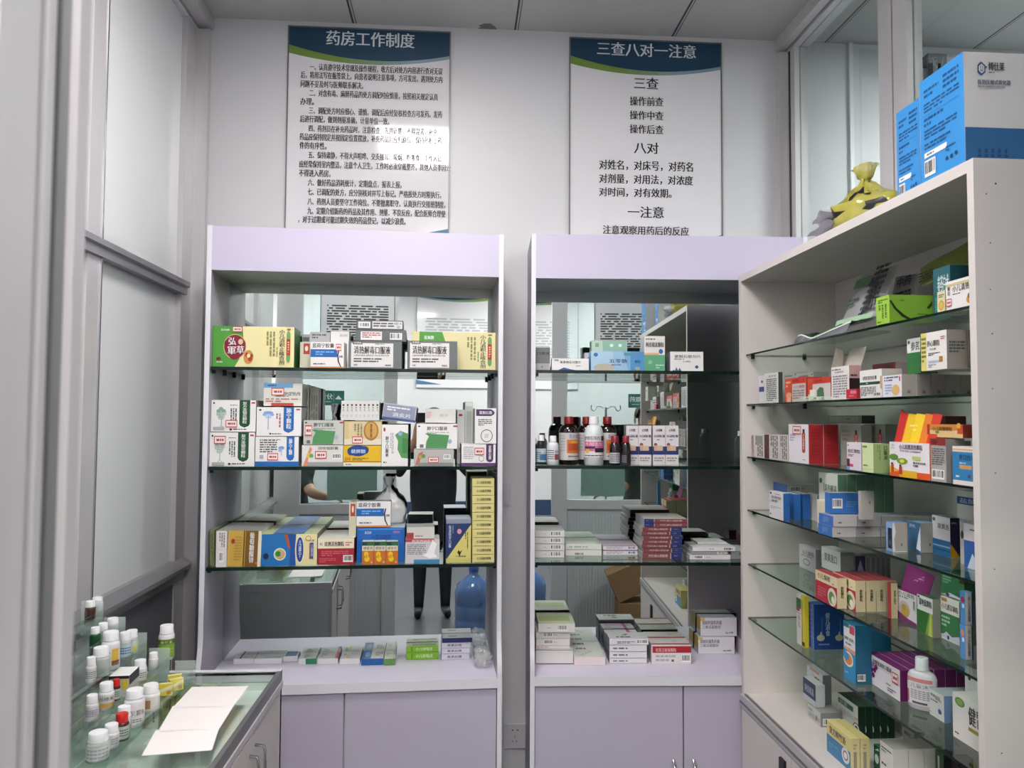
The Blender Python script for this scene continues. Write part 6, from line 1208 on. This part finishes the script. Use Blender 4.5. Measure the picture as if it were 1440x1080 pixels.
# ================================================================== on top of the cream cabinet
z = RT
def big_carton(x0, x1, off, yt, label, dep=.205):
    a0 = RC.hit(x0, 200, 1, off).x; a1 = RC.hit(x1, 200, 1, off).x
    zt = RC.hit(x1, yt, 1, off).z
    w_, h_ = a1 - a0, zt - z
    F_ = [l(.1, .80, .45, .9, 2, '#10508a'), l(.55, .78, .9, .93, 3, '#10508a'), l(.1, .66, .9, .76, 3, '#10508a'), l(.1, .52, .55, .62, 2, '#10508a'), l(.1, .40, .85, .5, 3, '#10508a'), l(.1, .30, .7, .37, 2, '#10508a'), r(.1, .225, .62, .275, '#e8eef4'), l(.16, .235, .58, .265, 1, 'd'), b(.1, .04, .36, .2), l(.6, .18, .8, .24, 2, '#10508a'), c(.62, .12, .03, .02, '#10406a'), c(.72, .12, .03, .02, '#10406a'), c(.82, .13, .03, .02, '#10406a'), r(.1, .63, .9, .633, '#10508a')]
    R_ = [('R', 'r', 0, 0, 1, .315, '#2f669a')]
    for k in range(5): R_ += [('R', 'r', .12 + .066 * k, .05, .155 + .066 * k, .075, '#1f4a78'), ('R', 'r', .125 + .066 * k, .085, .15 + .066 * k, .125, '#1f4a78')]
    hx = [(math.cos(math.radians(60 * k + 30)), math.sin(math.radians(60 * k + 30))) for k in range(6)]
    ar = h_ / dep
    R_ += [('R', 'p', [(.172 + .042 * ar * x, .845 + .062 * y) for x, y in hx], '#1f4f86'), ('R', 'p', [(.172 + .030 * ar * x, .845 + .045 * y) for x, y in hx], '#dedbdc'), ('R', 'r', .160, .825, .166, .875, '#1f4f86'), ('R', 'r', .160, .822, .185, .83, '#1f4f86'), ('R', 'r', .180, .825, .186, .872, '#1f4f86'), ('R', 'c', .216, .86, .007 * ar, .01, '#1f4f86'),
           ('R', 't', .24, .83, .40, .905, '#16243a', '博仕莱'), ('R', 'l', .24, .805, .40, .82, '#16243a', 1), ('R', 't', .13, .70, .46, .745, '#3a3a68', '医用压缩式雾化器'), ('R', 't', .13, .672, .40, .69, '#6a6a88', 'MEDICAL COMPRESSION NEBULIZER')]
    M = RC.M @ Matrix.Translation((a0, off, z + .0008))
    gm = {'*': '#2f8fd8', 'R': '#dedbdc', 'T': '#3f3f44', 'L': '#dedbdc', 'K': '#2f8fd8'}
    return carton_at(M, w_, dep, h_, gm, F_ + R_, 'shipping_carton', label, 'box', 'blue nebulizer cartons')
big_carton(1294.5, 1357, .004, 71, 'large blue and white carton on the cabinet top, nearest the end panel')
big_carton(1261, 1294, .045, 137, 'large blue and white carton on the cabinet top, beside the yellow bag')
YBAG = mat('yellow_film_bag', '#c3bb52', .2, coat=.5, alpha=.78, noise=.25, nscale=25)
q = RC.hit(1205, 300, 1, .10)
o = bag('plastic_bag', RC.M @ Matrix.Translation((q.x, .125, z + .001)), .25, .17, .19, YBAG, 'yellow plastic bag of packets on top of the cream cabinet', seed=21, amp=.007, marks=[(6, 21), (7, 21), (7, 22), (8, 22), (6, 23), (3, 19), (4, 19), (3, 20), (3, 23), (4, 23), (4, 24)])
SIL = mat('silver_packet', '#b7b6cc', .2, metal=.4, noise=.2, nscale=20, bump=.3)
for i, (dx, dy, dz, sx, rz) in enumerate(((-.055, -.085, .028, .10, 8), (-.06, -.08, .062, .08, -10))):
    mb = MB()
    vs = []; fs = []
    n = 6
    for sg in (0, 1):
        for j in range(n + 1):
            for k in range(n + 1):
                u, v = k / n, j / n
                e = (16 * u * (1 - u) * v * (1 - v)) ** .5
                vs.append((sx * (u - .5), .06 * (v - .5), (.014 * e if sg else -.012 * e) + .004 * math.sin(9 * u + 4 * v)))
    for sg in (0, 1):
        for j in range(n):
            for k in range(n):
                a_ = sg * (n + 1) ** 2 + j * (n + 1) + k
                f_ = (a_, a_ + 1, a_ + n + 2, a_ + n + 1); fs.append(f_ if sg else f_[::-1])
    mb.mesh(vs, fs, SIL if i == 0 else mat('white_packet', '#d9d9e0', .3), True)
    tag(mb.build('medicine_packet', None, RC.M @ Matrix.Translation((q.x + dx, .125 + dy, z + dz)) @ Matrix.Rotation(math.radians(rz), 4, 'Z') @ Matrix.Rotation(math.radians(-14), 4, 'Y')), '%s packet sticking out of the yellow bag' % ('silver lavender' if i == 0 else 'upper white'), 'packet')
# ================================================================== glass counter at the left with the bottle stand
CZ = .82
CX0, CX1, CY0, CY1 = -.995, -.50, .95, 2.29
root = empty('glass_counter', Matrix.Translation((CX0, CY0, 0))); tag(root, 'glass-topped display counter with aluminium rim along the left partition', 'counter')
W_, D_ = CX1 - CX0, CY1 - CY0
mb = MB()
P = [(.012, .012, CZ - .009), (W_ - .012, .012, CZ - .009), (W_ - .012, D_ - .012, CZ - .009), (.012, D_ - .012, CZ - .009), (.012, .012, CZ), (W_ - .012, .012, CZ), (W_ - .012, D_ - .012, CZ), (.012, D_ - .012, CZ)]
mb.mesh(P, [(4, 5, 6, 7), (3, 2, 1, 0)], GLT); mb.mesh(P, [(0, 1, 5, 4), (2, 3, 7, 6), (1, 2, 6, 5), (3, 0, 4, 7)], GLE)
mb.build('glass_top', root)
mb = MB()
mb.box(W_ - .012, W_, 0, D_, CZ - .028, CZ + .001, ALUD); mb.box(0, .012, 0, D_, CZ - .028, CZ + .001, ALU); mb.box(.012, W_ - .012, 0, .012, CZ - .028, CZ + .001, ALU); mb.box(.0, W_, D_ - .012, D_ + .004, CZ - .028, CZ + .003, MELW)
mb.box(W_ - .014, W_ + .004, 0, D_, CZ - .045, CZ - .028, ALU)
mb.build('rim', root)
mb = MB()
mb.box(W_ - .016, W_, D_ - .02, D_, 0, CZ - .045, CABW); mb.box(0, .016, 0, D_, 0, CZ - .03, CABW); mb.box(0, W_, D_ - .016, D_ - .001, 0, CZ - .03, mat('counter_inside', '#dbe4df', .5)); mb.box(0, W_, 0, .016, 0, CZ - .03, CABW)
mb.box(.016, W_ - .03, .016, D_ - .016, .70, .712, mat('counter_inside', '#dbe4df', .5)); mb.box(W_ - .13, W_ - .016, .016, D_ - .016, .712, .768, mat('counter_inside_pale', '#eef4f0', .5))
mb.build('carcass', root)
for i, (y0, y1) in enumerate(((.02, .33), (.335, .66), (.665, 1.015), (1.02, D_ - .022))):
    mb = MB(); mb.box(W_ - .012, W_ + (.004 if i == 2 else .0), y0, y1, .05, CZ - .05, CABW); d = mb.build('door', root)
    mb = MB(); yh = y0 + .03 if i % 2 else y1 - .03
    mb.tube([(W_, yh, .73), (W_ + .022, yh, .727), (W_ + .026, yh, .71), (W_ + .026, yh, .66), (W_ + .022, yh, .64), (W_, yh, .637)], .004, CHROME)
    h_ = mb.build('handle', d); h_['label'] = 'chrome bow handle'
# cartons inside the counter, seen through the glass top
for i, (x, w2, cl, lb) in enumerate(((-.83, .035, '#dcdcd4', 'white carton standing inside the glass counter at its far end'), (-.785, .03, '#8d9a6a', 'olive carton inside the glass counter beside the white one'), (-.75, .03, '#96a274', 'olive carton inside the glass counter, nearer the aisle'), (-.71, .05, '#c9cfb0', 'pale green carton inside the glass counter nearest the aisle side'))):
    carton_at(Matrix.Translation((x, 2.16, .713)), w2, .09, .085, {'*': cl}, [vl(.25, .2, .75, .9, 2, 'd')], 'medicine_box', lb, 'box', 'cartons inside the glass counter')

PAPER = mat('paper', '#efe9e9', .6)
for lb, cs in (('white prescription sheet at the far end of the three on the glass counter', ((270, 966), (350, 965), (328, 993), (243, 995))), ('white prescription sheet in the middle of the three on the glass counter', ((243, 993), (331, 990), (309, 1024), (222, 1029))), ('white prescription sheet nearest the camera of the three on the glass counter', ((219, 1027), (309, 1022), (298, 1055), (199, 1063)))):
    k = {'far': 0, 'mid': 1, 'nea': 2}['far' if 'far end' in lb else 'mid' if 'middle' in lb else 'nea']
    zz = CZ + .0012 + .0009 * (2 - k)
    q = [at(x, y, 'z', zz) for x, y in cs]
    mb = MB(); n = 6
    vs = []; fs = []
    for sg in (0, 1):
        for j in range(n + 1):
            for i in range(n + 1):
                u, v = i / n, j / n
                pt = (q[0] * (1 - u) + q[1] * u) * (1 - v) + (q[3] * (1 - u) + q[2] * u) * v
                vs.append((pt.x, pt.y, zz + (.0003 if sg else 0) + .0022 * max(0, u - .75) ** 1.5 * 6 * (1 - v)))
    N_ = (n + 1) ** 2
    for sg in (0, 1):
        for j in range(n):
            for i in range(n):
                a_ = sg * N_ + j * (n + 1) + i
                f_ = (a_, a_ + n + 1, a_ + n + 2, a_ + 1); fs.append(f_ if sg else f_[::-1])
    mb.mesh(vs, fs, PAPER, True)
    tag(mb.build('paper_sheet'), lb, 'paper', 'prescription sheets on the counter')

ACR = glass('acrylic', '#f3f8f6', 1.45)
ACE = mat('acrylic_edge', '#dfe9e6', .1, alpha=.35)
TIER = [(-.75, .828), (-.81, .872), (-.86, .922), (-.905, .972), (-.95, 1.022)]
root = empty('bottle_rack', Matrix.Translation((-.85, 1.2, CZ))); tag(root, 'clear acrylic stepped rack on the glass counter holding small medicine bottles', 'rack')
for i, (x, z) in enumerate(TIER):
    mb = MB()
    zz = z - CZ; xx = x + .85
    y0, y1 = .0, 1.02 - .03 * i
    mb.box(xx - .026, xx + .026, y0, y1, zz - .005, zz - .001, ACR)
    mb.build('tier', root)
    mb = MB()
    mb.box(xx + .0262, xx + .0285, y0, y1, max(.001, zz - .045), zz + .022, ACR)
    for yy in (y1,): mb.box(xx - .026, xx + .0285, yy, yy + .003, max(.001, zz - .045), zz + .045, ACE)
    mb.build('front_lip', root)
mb = MB()
for i, (x, z) in enumerate(TIER):
    if i: mb.box(x + .85 - .026, x + .85 + .026, .01, .014, .001, z - CZ - .006, ACR)
mb.build('end_support', root)
CW_ = mat('white_cap', '#e9e9ec', .3); CR = mat('bright_red_cap', '#c41f1c', .35); PB = mat('white_bottle', '#dedcdf', .3); DB = mat('amber_bottle', '#4a2a20', .15, coat=.4); CB = mat('clear_plastic_bottle', '#c9cfcb', .15, alpha=.7)
GB = mat('green_bottle', '#1f5a38', .3)
GBOT = 'small medicine bottles on the acrylic rack'
# (x left, x right, y top, tier, body, cap, label colour, art, words)
bl = [(220, 249, 877, 1, PB, CW_, '#7fa838', [r(0, .72, 1, .95, '#4a5a1c'), t('维生素', .2, .74, .8, .92, '#e3ecc0'), l(.1, .2, .9, .5, 2, '#a9c46a')], 'tall white bottle with a green label at the far end of the rack'),
      (209, 222, 919, 1, PB, CW_, None, [], 'small white bottle beside the tall green labelled bottle'),
      (188, 206, 926, 1, PB, CW_, '#dcd9d6', [l(.1, .2, .9, .8, 3)], 'white bottle left of the tall green labelled bottle'),
      (177, 194, 884, 2, CB, CW_, '#c3cfc0', [r(.3, .1, .9, .5, '#d9c860')], 'clear bottle with white cap at the far end of the third tier'),
      (167, 185, 887, 2, CB, CW_, '#b9c9d6', [l(.1, .2, .9, .8, 3, '#3a5a8a')], 'clear bottle with blue print on the third tier'),
      (143, 169, 886, 2, PB, CW_, '#d9d6dc', [r(.55, .3, .85, .9, '#d9b040'), l(.1, .2, .5, .8, 3, '#7a86b0'), r(.55, .05, .9, .3, '#6a3a34')], 'large white bottle with a yellow flower label'),
      (130, 154, 908, 2, CB, CW_, None, [], 'white capped clear bottle nearer the jamb on the third tier'),
      (121, 135, 922, 2, PB, CW_, '#d9d4da', [l(.1, .2, .9, .8, 4)], 'slim white bottle beside the door jamb on the third tier'),
      (150, 167, 867, 3, CB, CW_, None, [], 'white capped bottle at the far end of the fourth tier'),
      (138, 152, 874, 3, CB, CW_, None, [], 'white capped bottle in the middle of the fourth tier'),
      (127, 141, 880, 3, GB, CW_, None, [], 'green bottle with a pale cap on the fourth tier'),
      (129, 145, 838, 4, CB, CW_, None, [], 'white capped bottle at the far end of the top tier'),
      (120, 134, 843, 4, DB, CW_, None, [], 'amber bottle with white cap on the top tier by the jamb'),
      (158, 169, 953, 1, DB, CR, '#b9c3bd', [l(.1, .2, .9, .8, 3)], 'amber bottle with bright red cap on the second tier'),
      (139, 160, 958, 1, PB, CW_, '#d6d3d3', [t('谷维素', .15, .6, .9, .9, '#3a3a44'), r(.2, .02, 1, .4, '#d9a850')], 'white bottle with an orange label edge on the second tier'),
      (121, 138, 975, 1, PB, CW_, '#d4ccd8', [l(.1, .2, .9, .8, 4, '#8a7a9a')], 'white bottle by the jamb on the second tier'),
      (200, 224, 960, 0, PB, CW_, '#d9d4d0', [r(.1, .1, .5, .8, '#a8785a')], 'white bottle with a brown label patch on the front tier'),
      (176, 203, 967, 0, PB, CW_, '#dcd8d8', [t('维生素B', .1, .45, .9, .75, '#3a3a3a'), l(.1, .1, .8, .3, 2)], 'wide white bottle with black print on the front tier'),
      (164.5, 184, 991, 0, PB, CW_, None, [], 'white bottle standing behind the red capped bottle on the front tier'),
      (162, 181, 1001, 0, DB, CR, '#c3c6c2', [l(.1, .2, .9, .8, 3)], 'amber bottle with bright red cap on the front tier'),
      (146, 167, 1016, 0, PB, CW_, '#d9d6da', [r(.1, .3, .4, .7, '#5a6a7a'), l(.5, .2, .9, .8, 3, '#8a8a9a')], 'white bottle with grey print on the front tier'),
      (123, 153, 1027, 0, CB, CW_, '#d6d4d6', [l(.1, .1, .9, .9, 3, 's')], 'wide film-wrapped white bottle nearest the camera on the front tier')]
for x0, x1, yt, k, bd, cp, lc, ar, lb in bl:
    X, z = TIER[k]
    if 'behind the red' in lb: X -= .012
    if 'red cap on the front' in lb: X += .006
    xc = (x0 + x1) / 2
    pt = at(xc, yt + 12, 'x', X); rad = (x1 - x0) / 2 / FPX * (pt - CAM).dot(FWD)
    zt = at(xc, yt + 2, 'x', X).z
    if 'behind the red' in lb: X, pt = X, pt
    h = max(.045, zt - z)
    bottle(Matrix.Translation((X, pt.y, z)) @ Matrix.Rotation(math.radians(math.degrees(math.atan2(-X, pt.y))), 4, 'Z'), min(rad, .0215 if k else .0235), h, bd, cp, neck=.74, caph=.3 if h < .08 else .22, shoulder=.1,
           lab=(lc, .12, .8) if lc else None, art=ar, label=lb, grp=GBOT, name='pill_bottle')
# small cartons on the rack
pt = at(175, 960, 'x', -.81)
carton_at(Matrix.Translation((-.834, pt.y - .03, .8726)) @ Matrix.Rotation(math.radians(4), 4, 'Z'), .046, .07, .05, {'*': '#cfcac8', 'T': '#e6e4e4', 'F': '#c6c2c0'}, [c(.8, .6, .16, .25, '#d9c83a'), r(0, .86, 1, 1, 'k'), r(0, .0, .06, 1, 'k'), ('R', 'r', 0, .55, 1, 1, '#1c1c34')], 'medicine_box', 'white carton with black edges standing among the bottles on the second tier', 'box', None)
for i, (x, y, rz) in enumerate(((240, 958, 20), (250, 964, 35), (232, 970, 10))):
    pt = at(x, y, 'z', .845)
    carton_at(Matrix.Translation((min(max(pt.x - .02, -.765), -.745), pt.y, .8286)) @ Matrix.Rotation(math.radians(rz), 4, 'Z'), .034, .012, .03, {'*': '#e0cf4a', 'T': '#d9d29a'}, [p([(0, .2), (1, .6), (1, .9), (0, .5)], '#e6e0c0'), r(.6, .1, .9, .4, '#c98a3a')], 'medicine_box', ['small yellow carton at the far end of the rack front tier', 'small yellow carton second from the far end of the front tier', 'small yellow carton third from the far end of the front tier'][i], 'box', 'small yellow cartons on the rack')

# ================================================================== what the mirrors show of the doorway and lobby
JUG = mat('blue_jug', '#5a86c4', .1, coat=.5, alpha=.75)
root = empty('water_jug', Matrix.Translation((.34, .2, 0))); tag(root, 'blue water cooler jug on the floor of the doorway, seen in the mirrors', 'jug')
mb = MB(); mb.lathe([(.12, 0), (.135, .02), (.135, .1), (.13, .11), (.135, .12), (.135, .2), (.13, .21), (.135, .22), (.135, .30), (.12, .35), (.06, .40), (.032, .425), (.032, .455)], JUG, 28); mb.build('body', root)
mb = MB(); mb.lathe([(.036, .445), (.036, .475), (.03, .48)], mat('blue_cap', '#2a4f9a', .4), 20); mb.build('cap', root)
KR = mat('cardboard', '#8a6a48', .7, noise=.15)
mb = MB(); mb.box(-.19, .19, -.11, .11, 0, .30, KR); mb.box(-.02, .02, -.112, .112, .298, .301, mat('parcel_tape', '#b79a6a', .3))
tag(mb.build('cardboard_carton', None, Matrix.Translation((1.13, .66, .0))), 'brown cardboard carton on the floor by the near end of the cream cabinet', 'carton')
mb = MB(); mb.box(-.17, .17, -.1, .1, 0, .2, KR); mb.box(-.02, .02, -.102, .102, .198, .201, mat('parcel_tape', '#b79a6a', .3)); mb.poly([(-.12, -.1005, .05), (-.02, -.1005, .05), (-.02, -.1005, .12), (-.12, -.1005, .12)], BLK)
tag(mb.build('cardboard_carton', None, Matrix.Translation((1.1, .66, .372)) @ Matrix.Rotation(math.radians(-24), 4, 'Y')), 'brown cardboard carton tilted on top of the other by the cream cabinet', 'carton')
root = empty('drip_stand', Matrix.Translation((1.13, -1.5, 0))); tag(root, 'chrome drip stand with two hooks in the lobby, seen in the right mirror', 'stand')
mb = MB(); mb.tube([(0, 0, .05), (0, 0, 1.66)], .011, CHROME); mb.build('pole', root)
for k in range(5):
    a_ = 2 * math.pi * k / 5
    mb = MB(); mb.tube([(0, 0, .07), (.25 * math.cos(a_), .25 * math.sin(a_), .03)], .011, CHROME); f_ = mb.build('leg', root)
    mb = MB(); mb.lathe([(.012, 0), (.022, .01), (.022, .025), (.012, .035)], BLK, 12, (.25 * math.cos(a_), .25 * math.sin(a_), 0)); mb.build('caster', f_)
for sx in (-1, 1):
    mb = MB(); mb.tube([(0, 0, 1.64), (sx * .05, 0, 1.67), (sx * .09, 0, 1.665), (sx * .105, 0, 1.63), (sx * .125, 0, 1.625), (sx * .145, 0, 1.645), (sx * .14, 0, 1.68)], .005, CHROME); mb.build('hook', root)

# ------------------------------------------------------------------ people in the mirrors
SKIN = mat('skin', '#b98a70', .5); HAIR = mat('black_hair', '#16120f', .5)
def person(name, M, nodes, edges, mats, label, hair=True, extra=()):
    names = list(nodes)
    me = bpy.data.meshes.new('skeleton')
    me.from_pydata([nodes[n][0] for n in names], [(names.index(a), names.index(b_)) for a, b_ in edges], [])
    o = bpy.data.objects.new('skeleton', me); COL.objects.link(o)
    md = o.modifiers.new('skin', 'SKIN'); md.use_smooth_shade = True
    sv = me.skin_vertices[0].data if me.skin_vertices else None
    if sv is None:
        me.attributes.new('skin_vertices', 'FLOAT', 'POINT'); sv = me.skin_vertices[0].data
    for i, n in enumerate(names):
        rr = nodes[n][1]
        sv[i].radius = rr if isinstance(rr, tuple) else (rr, rr)
        sv[i].use_root = (n == 'pelvis')
    ss = o.modifiers.new('sub', 'SUBSURF'); ss.levels = 2; ss.render_levels = 2
    bpy.context.view_layer.update()
    e = o.evaluated_get(bpy.context.evaluated_depsgraph_get())
    body = bpy.data.meshes.new_from_object(e)
    bpy.data.objects.remove(o)
    ms = list(dict.fromkeys(mats.values()))
    body.materials.clear()
    for m_ in ms: body.materials.append(m_)
    pts = [(Vector(nodes[n][0]), ms.index(mats[nodes[n][2]])) for n in names]
    for pl in body.polygons:
        cpt = pl.center
        pl.material_index = min(pts, key=lambda q_: (q_[0] - cpt).length)[1]
        pl.use_smooth = True
    b2 = bpy.data.objects.new(name, body); COL.objects.link(b2); b2.matrix_local = M
    tag(b2, label, 'person')
    hd = Vector(nodes['head'][0])
    if hair:
        mb = MB()
        vs = []; fs = []
        for j in range(9):
            for i in range(20):
                a_ = 2 * math.pi * i / 20; ph = (math.pi * .56) * j / 8
                lo_ = 1.0 if math.sin(a_) < .35 else .62
                ph *= lo_
                vs.append((hd.x + .093 * math.sin(ph) * math.cos(a_), hd.y - .012 + .108 * math.sin(ph) * math.sin(a_), hd.z + .035 + .105 * math.cos(ph)))
        for j in range(8):
            for i in range(20): fs.append((j * 20 + i, j * 20 + (i + 1) % 20, (j + 1) * 20 + (i + 1) % 20, (j + 1) * 20 + i))
        mb.mesh(vs, fs, HAIR, True); mb.build('hair', b2)
        for sx in (-1, 1):
            mb = MB(); mb.lathe([(.004, -.006), (.012, 0), (.004, .006)], mat('eye_white', '#d9d6d2', .2), 12); mb.build('eye', b2, Matrix.Translation((hd.x + sx * .032, hd.y + .088, hd.z + .012)) @ Matrix.Rotation(math.pi / 2, 4, 'X'))
        mb = MB(); mb.mesh([(hd.x - .011, hd.y + .085, hd.z - .035), (hd.x + .011, hd.y + .085, hd.z - .035), (hd.x, hd.y + .112, hd.z - .03), (hd.x, hd.y + .09, hd.z + .012)], [(0, 1, 2), (0, 2, 3), (1, 3, 2), (0, 3, 1)], SKIN, True); mb.build('nose', b2)
        mb = MB(); mb.box(hd.x - .022, hd.x + .022, hd.y + .078, hd.y + .089, hd.z - .062, hd.z - .052, mat('lips', '#8a4a48', .4)); mb.build('mouth', b2)
        for sx in (-1, 1):
            mb = MB(); mb.lathe([(.012, -.03), (.02, 0), (.012, .03)], SKIN, 10, sx=.5); mb.build('ear', b2, Matrix.Translation((hd.x + sx * .088, hd.y - .005, hd.z)))
    return b2
def hand(nodes, edges, wrist, tag_, palm, spread, fdir, curl, thumb):
    """five finger chains from a palm node; all vectors in body axes"""
    palm, spread, fdir, curl, thumb = map(Vector, (palm, spread, fdir, curl, thumb))
    nodes[tag_ + 'palm'] = (palm, (.036, .016), 'skin'); edges.append((wrist, tag_ + 'palm'))
    for i, L in enumerate((.072, .08, .076, .06)):
        base = palm + fdir * .045 + spread * (.027 - .018 * i)
        pr = tag_ + 'palm'
        for j, f_ in enumerate((0, .5, .85, 1)):
            nm = '%sf%d%d' % (tag_, i, j)
            nodes[nm] = (base + fdir * (L * f_ * (1 - .35 * f_)) + curl * (L * .75 * f_ * f_), .0088 - .0012 * j, 'skin'); edges.append((pr, nm)); pr = nm
    pr = tag_ + 'palm'
    for j, f_ in enumerate((.4, .75, 1)):
        nm = '%st%d' % (tag_, j)
        nodes[nm] = (palm + spread * .03 + thumb * (.062 * f_), .0105 - .001 * j, 'skin'); edges.append((pr, nm)); pr = nm
def standing(sh=0, shirt='shirt'):
    n = {'pelvis': ((0, 0, .95), (.175, .12), 'trousers'), 'waist': ((0, 0, 1.10), (.15, .105), 'shirt'), 'chest': ((0, .0, 1.27), (.175, .115), 'shirt'), 'collar': ((0, -.01, 1.40), (.10, .08), 'shirt'), 'neck': ((0, 0, 1.46), .052, 'skin'), 'jaw': ((0, .02, 1.515), (.062, .07), 'skin'), 'head': ((0, .015, 1.59), (.078, .09), 'skin'), 'crown': ((0, .0, 1.665), (.062, .07), 'skin')}
    e = [('pelvis', 'waist'), ('waist', 'chest'), ('chest', 'collar'), ('collar', 'neck'), ('neck', 'jaw'), ('jaw', 'head'), ('head', 'crown')]
    for s_, k in (('l', -1), ('r', 1)):
        n[s_ + 'hip'] = ((k * .095, 0, .86), .098, 'trousers'); n[s_ + 'knee'] = ((k * .105, .015, .48), .066, 'trousers'); n[s_ + 'ankle'] = ((k * .11, -.02, .10), .045, 'trousers'); n[s_ + 'heel'] = ((k * .11, -.03, .045), .042, 'shoe'); n[s_ + 'toe'] = ((k * .125, .14, .038), (.042, .03), 'shoe')
        n[s_ + 'shoulder'] = ((k * .185, -.01, 1.37), .066, 'shirt')
        e += [('pelvis', s_ + 'hip'), (s_ + 'hip', s_ + 'knee'), (s_ + 'knee', s_ + 'ankle'), (s_ + 'ankle', s_ + 'heel'), (s_ + 'heel', s_ + 'toe'), ('collar', s_ + 'shoulder')]
    return n, e
PM = {'skin': SKIN, 'shirt': mat('navy_cloth', '#14161f', .8), 'trousers': mat('dark_trousers', '#1b1d22', .8), 'shoe': BLK}
PX, PY = .07, -.34
n, e = standing()
n['pelvis'] = ((0, 0, .95), (.225, .14), 'shirt'); n['waist'] = ((0, 0, 1.10), (.215, .13), 'shirt'); n['chest'] = ((0, 0, 1.27), (.215, .13), 'shirt')
for s_, k in (('l', -1), ('r', 1)):
    n[s_ + 'elbow'] = ((k * .30, .10, 1.17), .047, 'shirt'); n[s_ + 'wrist'] = ((-PX + k * .085, -PY - .05, 1.475), .03, 'skin'); n[s_ + 'fore'] = ((k * .21 - PX * .4, .16, 1.29), .042, 'shirt')
    e += [(s_ + 'shoulder', s_ + 'elbow'), (s_ + 'elbow', s_ + 'fore'), (s_ + 'fore', s_ + 'wrist')]
    hand(n, e, s_ + 'wrist', s_, (-PX + k * .088, -PY - .035, 1.515), (0, -.25, -.9), (0, .1, .99), (-k * .8, .2, .0), (-k * .55, -.7, .3))
person('person', Matrix.Translation((PX, PY, 0)) @ Matrix.Scale(.945, 4), n, e, PM, 'person in dark navy clothes standing in the doorway holding up a phone')
mb = MB(); mb.box(-.078, .078, -.0085, -.0012, -.037, .037, BLK)
mb2 = MB(); mb2.box(-.074, .074, -.0092, -.0085, -.034, .034, mat('phone_screen', '#0a0c10', .08)); ph = mb.build('phone', None, Matrix.Translation((0, -.012, 1.55))); tag(ph, 'dark phone held up by the person in the doorway', 'phone'); mb2.build('screen', ph)
# two people leaning on the far side of the front partition
PM2 = {'skin': SKIN, 'shirt': mat('black_cloth', '#15181a', .8), 'trousers': mat('grey_trousers', '#2a2c30', .8), 'shoe': BLK}
PM3 = {'skin': SKIN, 'shirt': mat('green_cloth', '#1f2f2a', .8), 'trousers': mat('grey_trousers', '#2a2c30', .8), 'shoe': BLK}
for (px, py, mm, sg, lb) in ((-1.02, .02, PM2, 1, 'person in a black top leaning a forearm on the window ledge left of the doorway'), (1.25, .02, PM3, -1, 'person in a dark green top resting a hand on the ledge right of the doorway')):
    n, e = standing()
    for q_ in list(n):
        v_ = n[q_][0]
        if v_[2] > 1.2: n[q_] = ((v_[0], v_[1] + .05, v_[2] - .05), n[q_][1], n[q_][2])
    a_, b_ = ('r', 'l') if sg > 0 else ('l', 'r')
    n[a_ + 'elbow'] = ((sg * .17, .17, 1.09), .046, 'shirt'); n[a_ + 'fore'] = ((sg * .22, .25, 1.02), .042, 'skin'); n[a_ + 'wrist'] = ((sg * .31, .29, 1.0), .03, 'skin')
    n[b_ + 'elbow'] = ((-sg * .25, -.05, 1.08), .046, 'shirt'); n[b_ + 'fore'] = ((-sg * .25, .0, .97), .04, 'skin'); n[b_ + 'wrist'] = ((-sg * .24, .06, .86), .03, 'skin')
    for s_ in (a_, b_): e += [(s_ + 'shoulder', s_ + 'elbow'), (s_ + 'elbow', s_ + 'fore'), (s_ + 'fore', s_ + 'wrist')]
    hand(n, e, a_ + 'wrist', a_, (sg * .345, .31, .995), (0, .9, .2), (sg * .95, .1, -.1), (0, -.2, -.6), (sg * .5, .6, .1))
    hand(n, e, b_ + 'wrist', b_, (-sg * .235, .08, .82), (0, .9, .2), (0, .15, -.98), (sg * .5, .2, 0), (sg * .2, .6, -.4))
    person('person', Matrix.Translation((px, py, 0)), n, e, mm, lb)
bpy.context.view_layer.update()
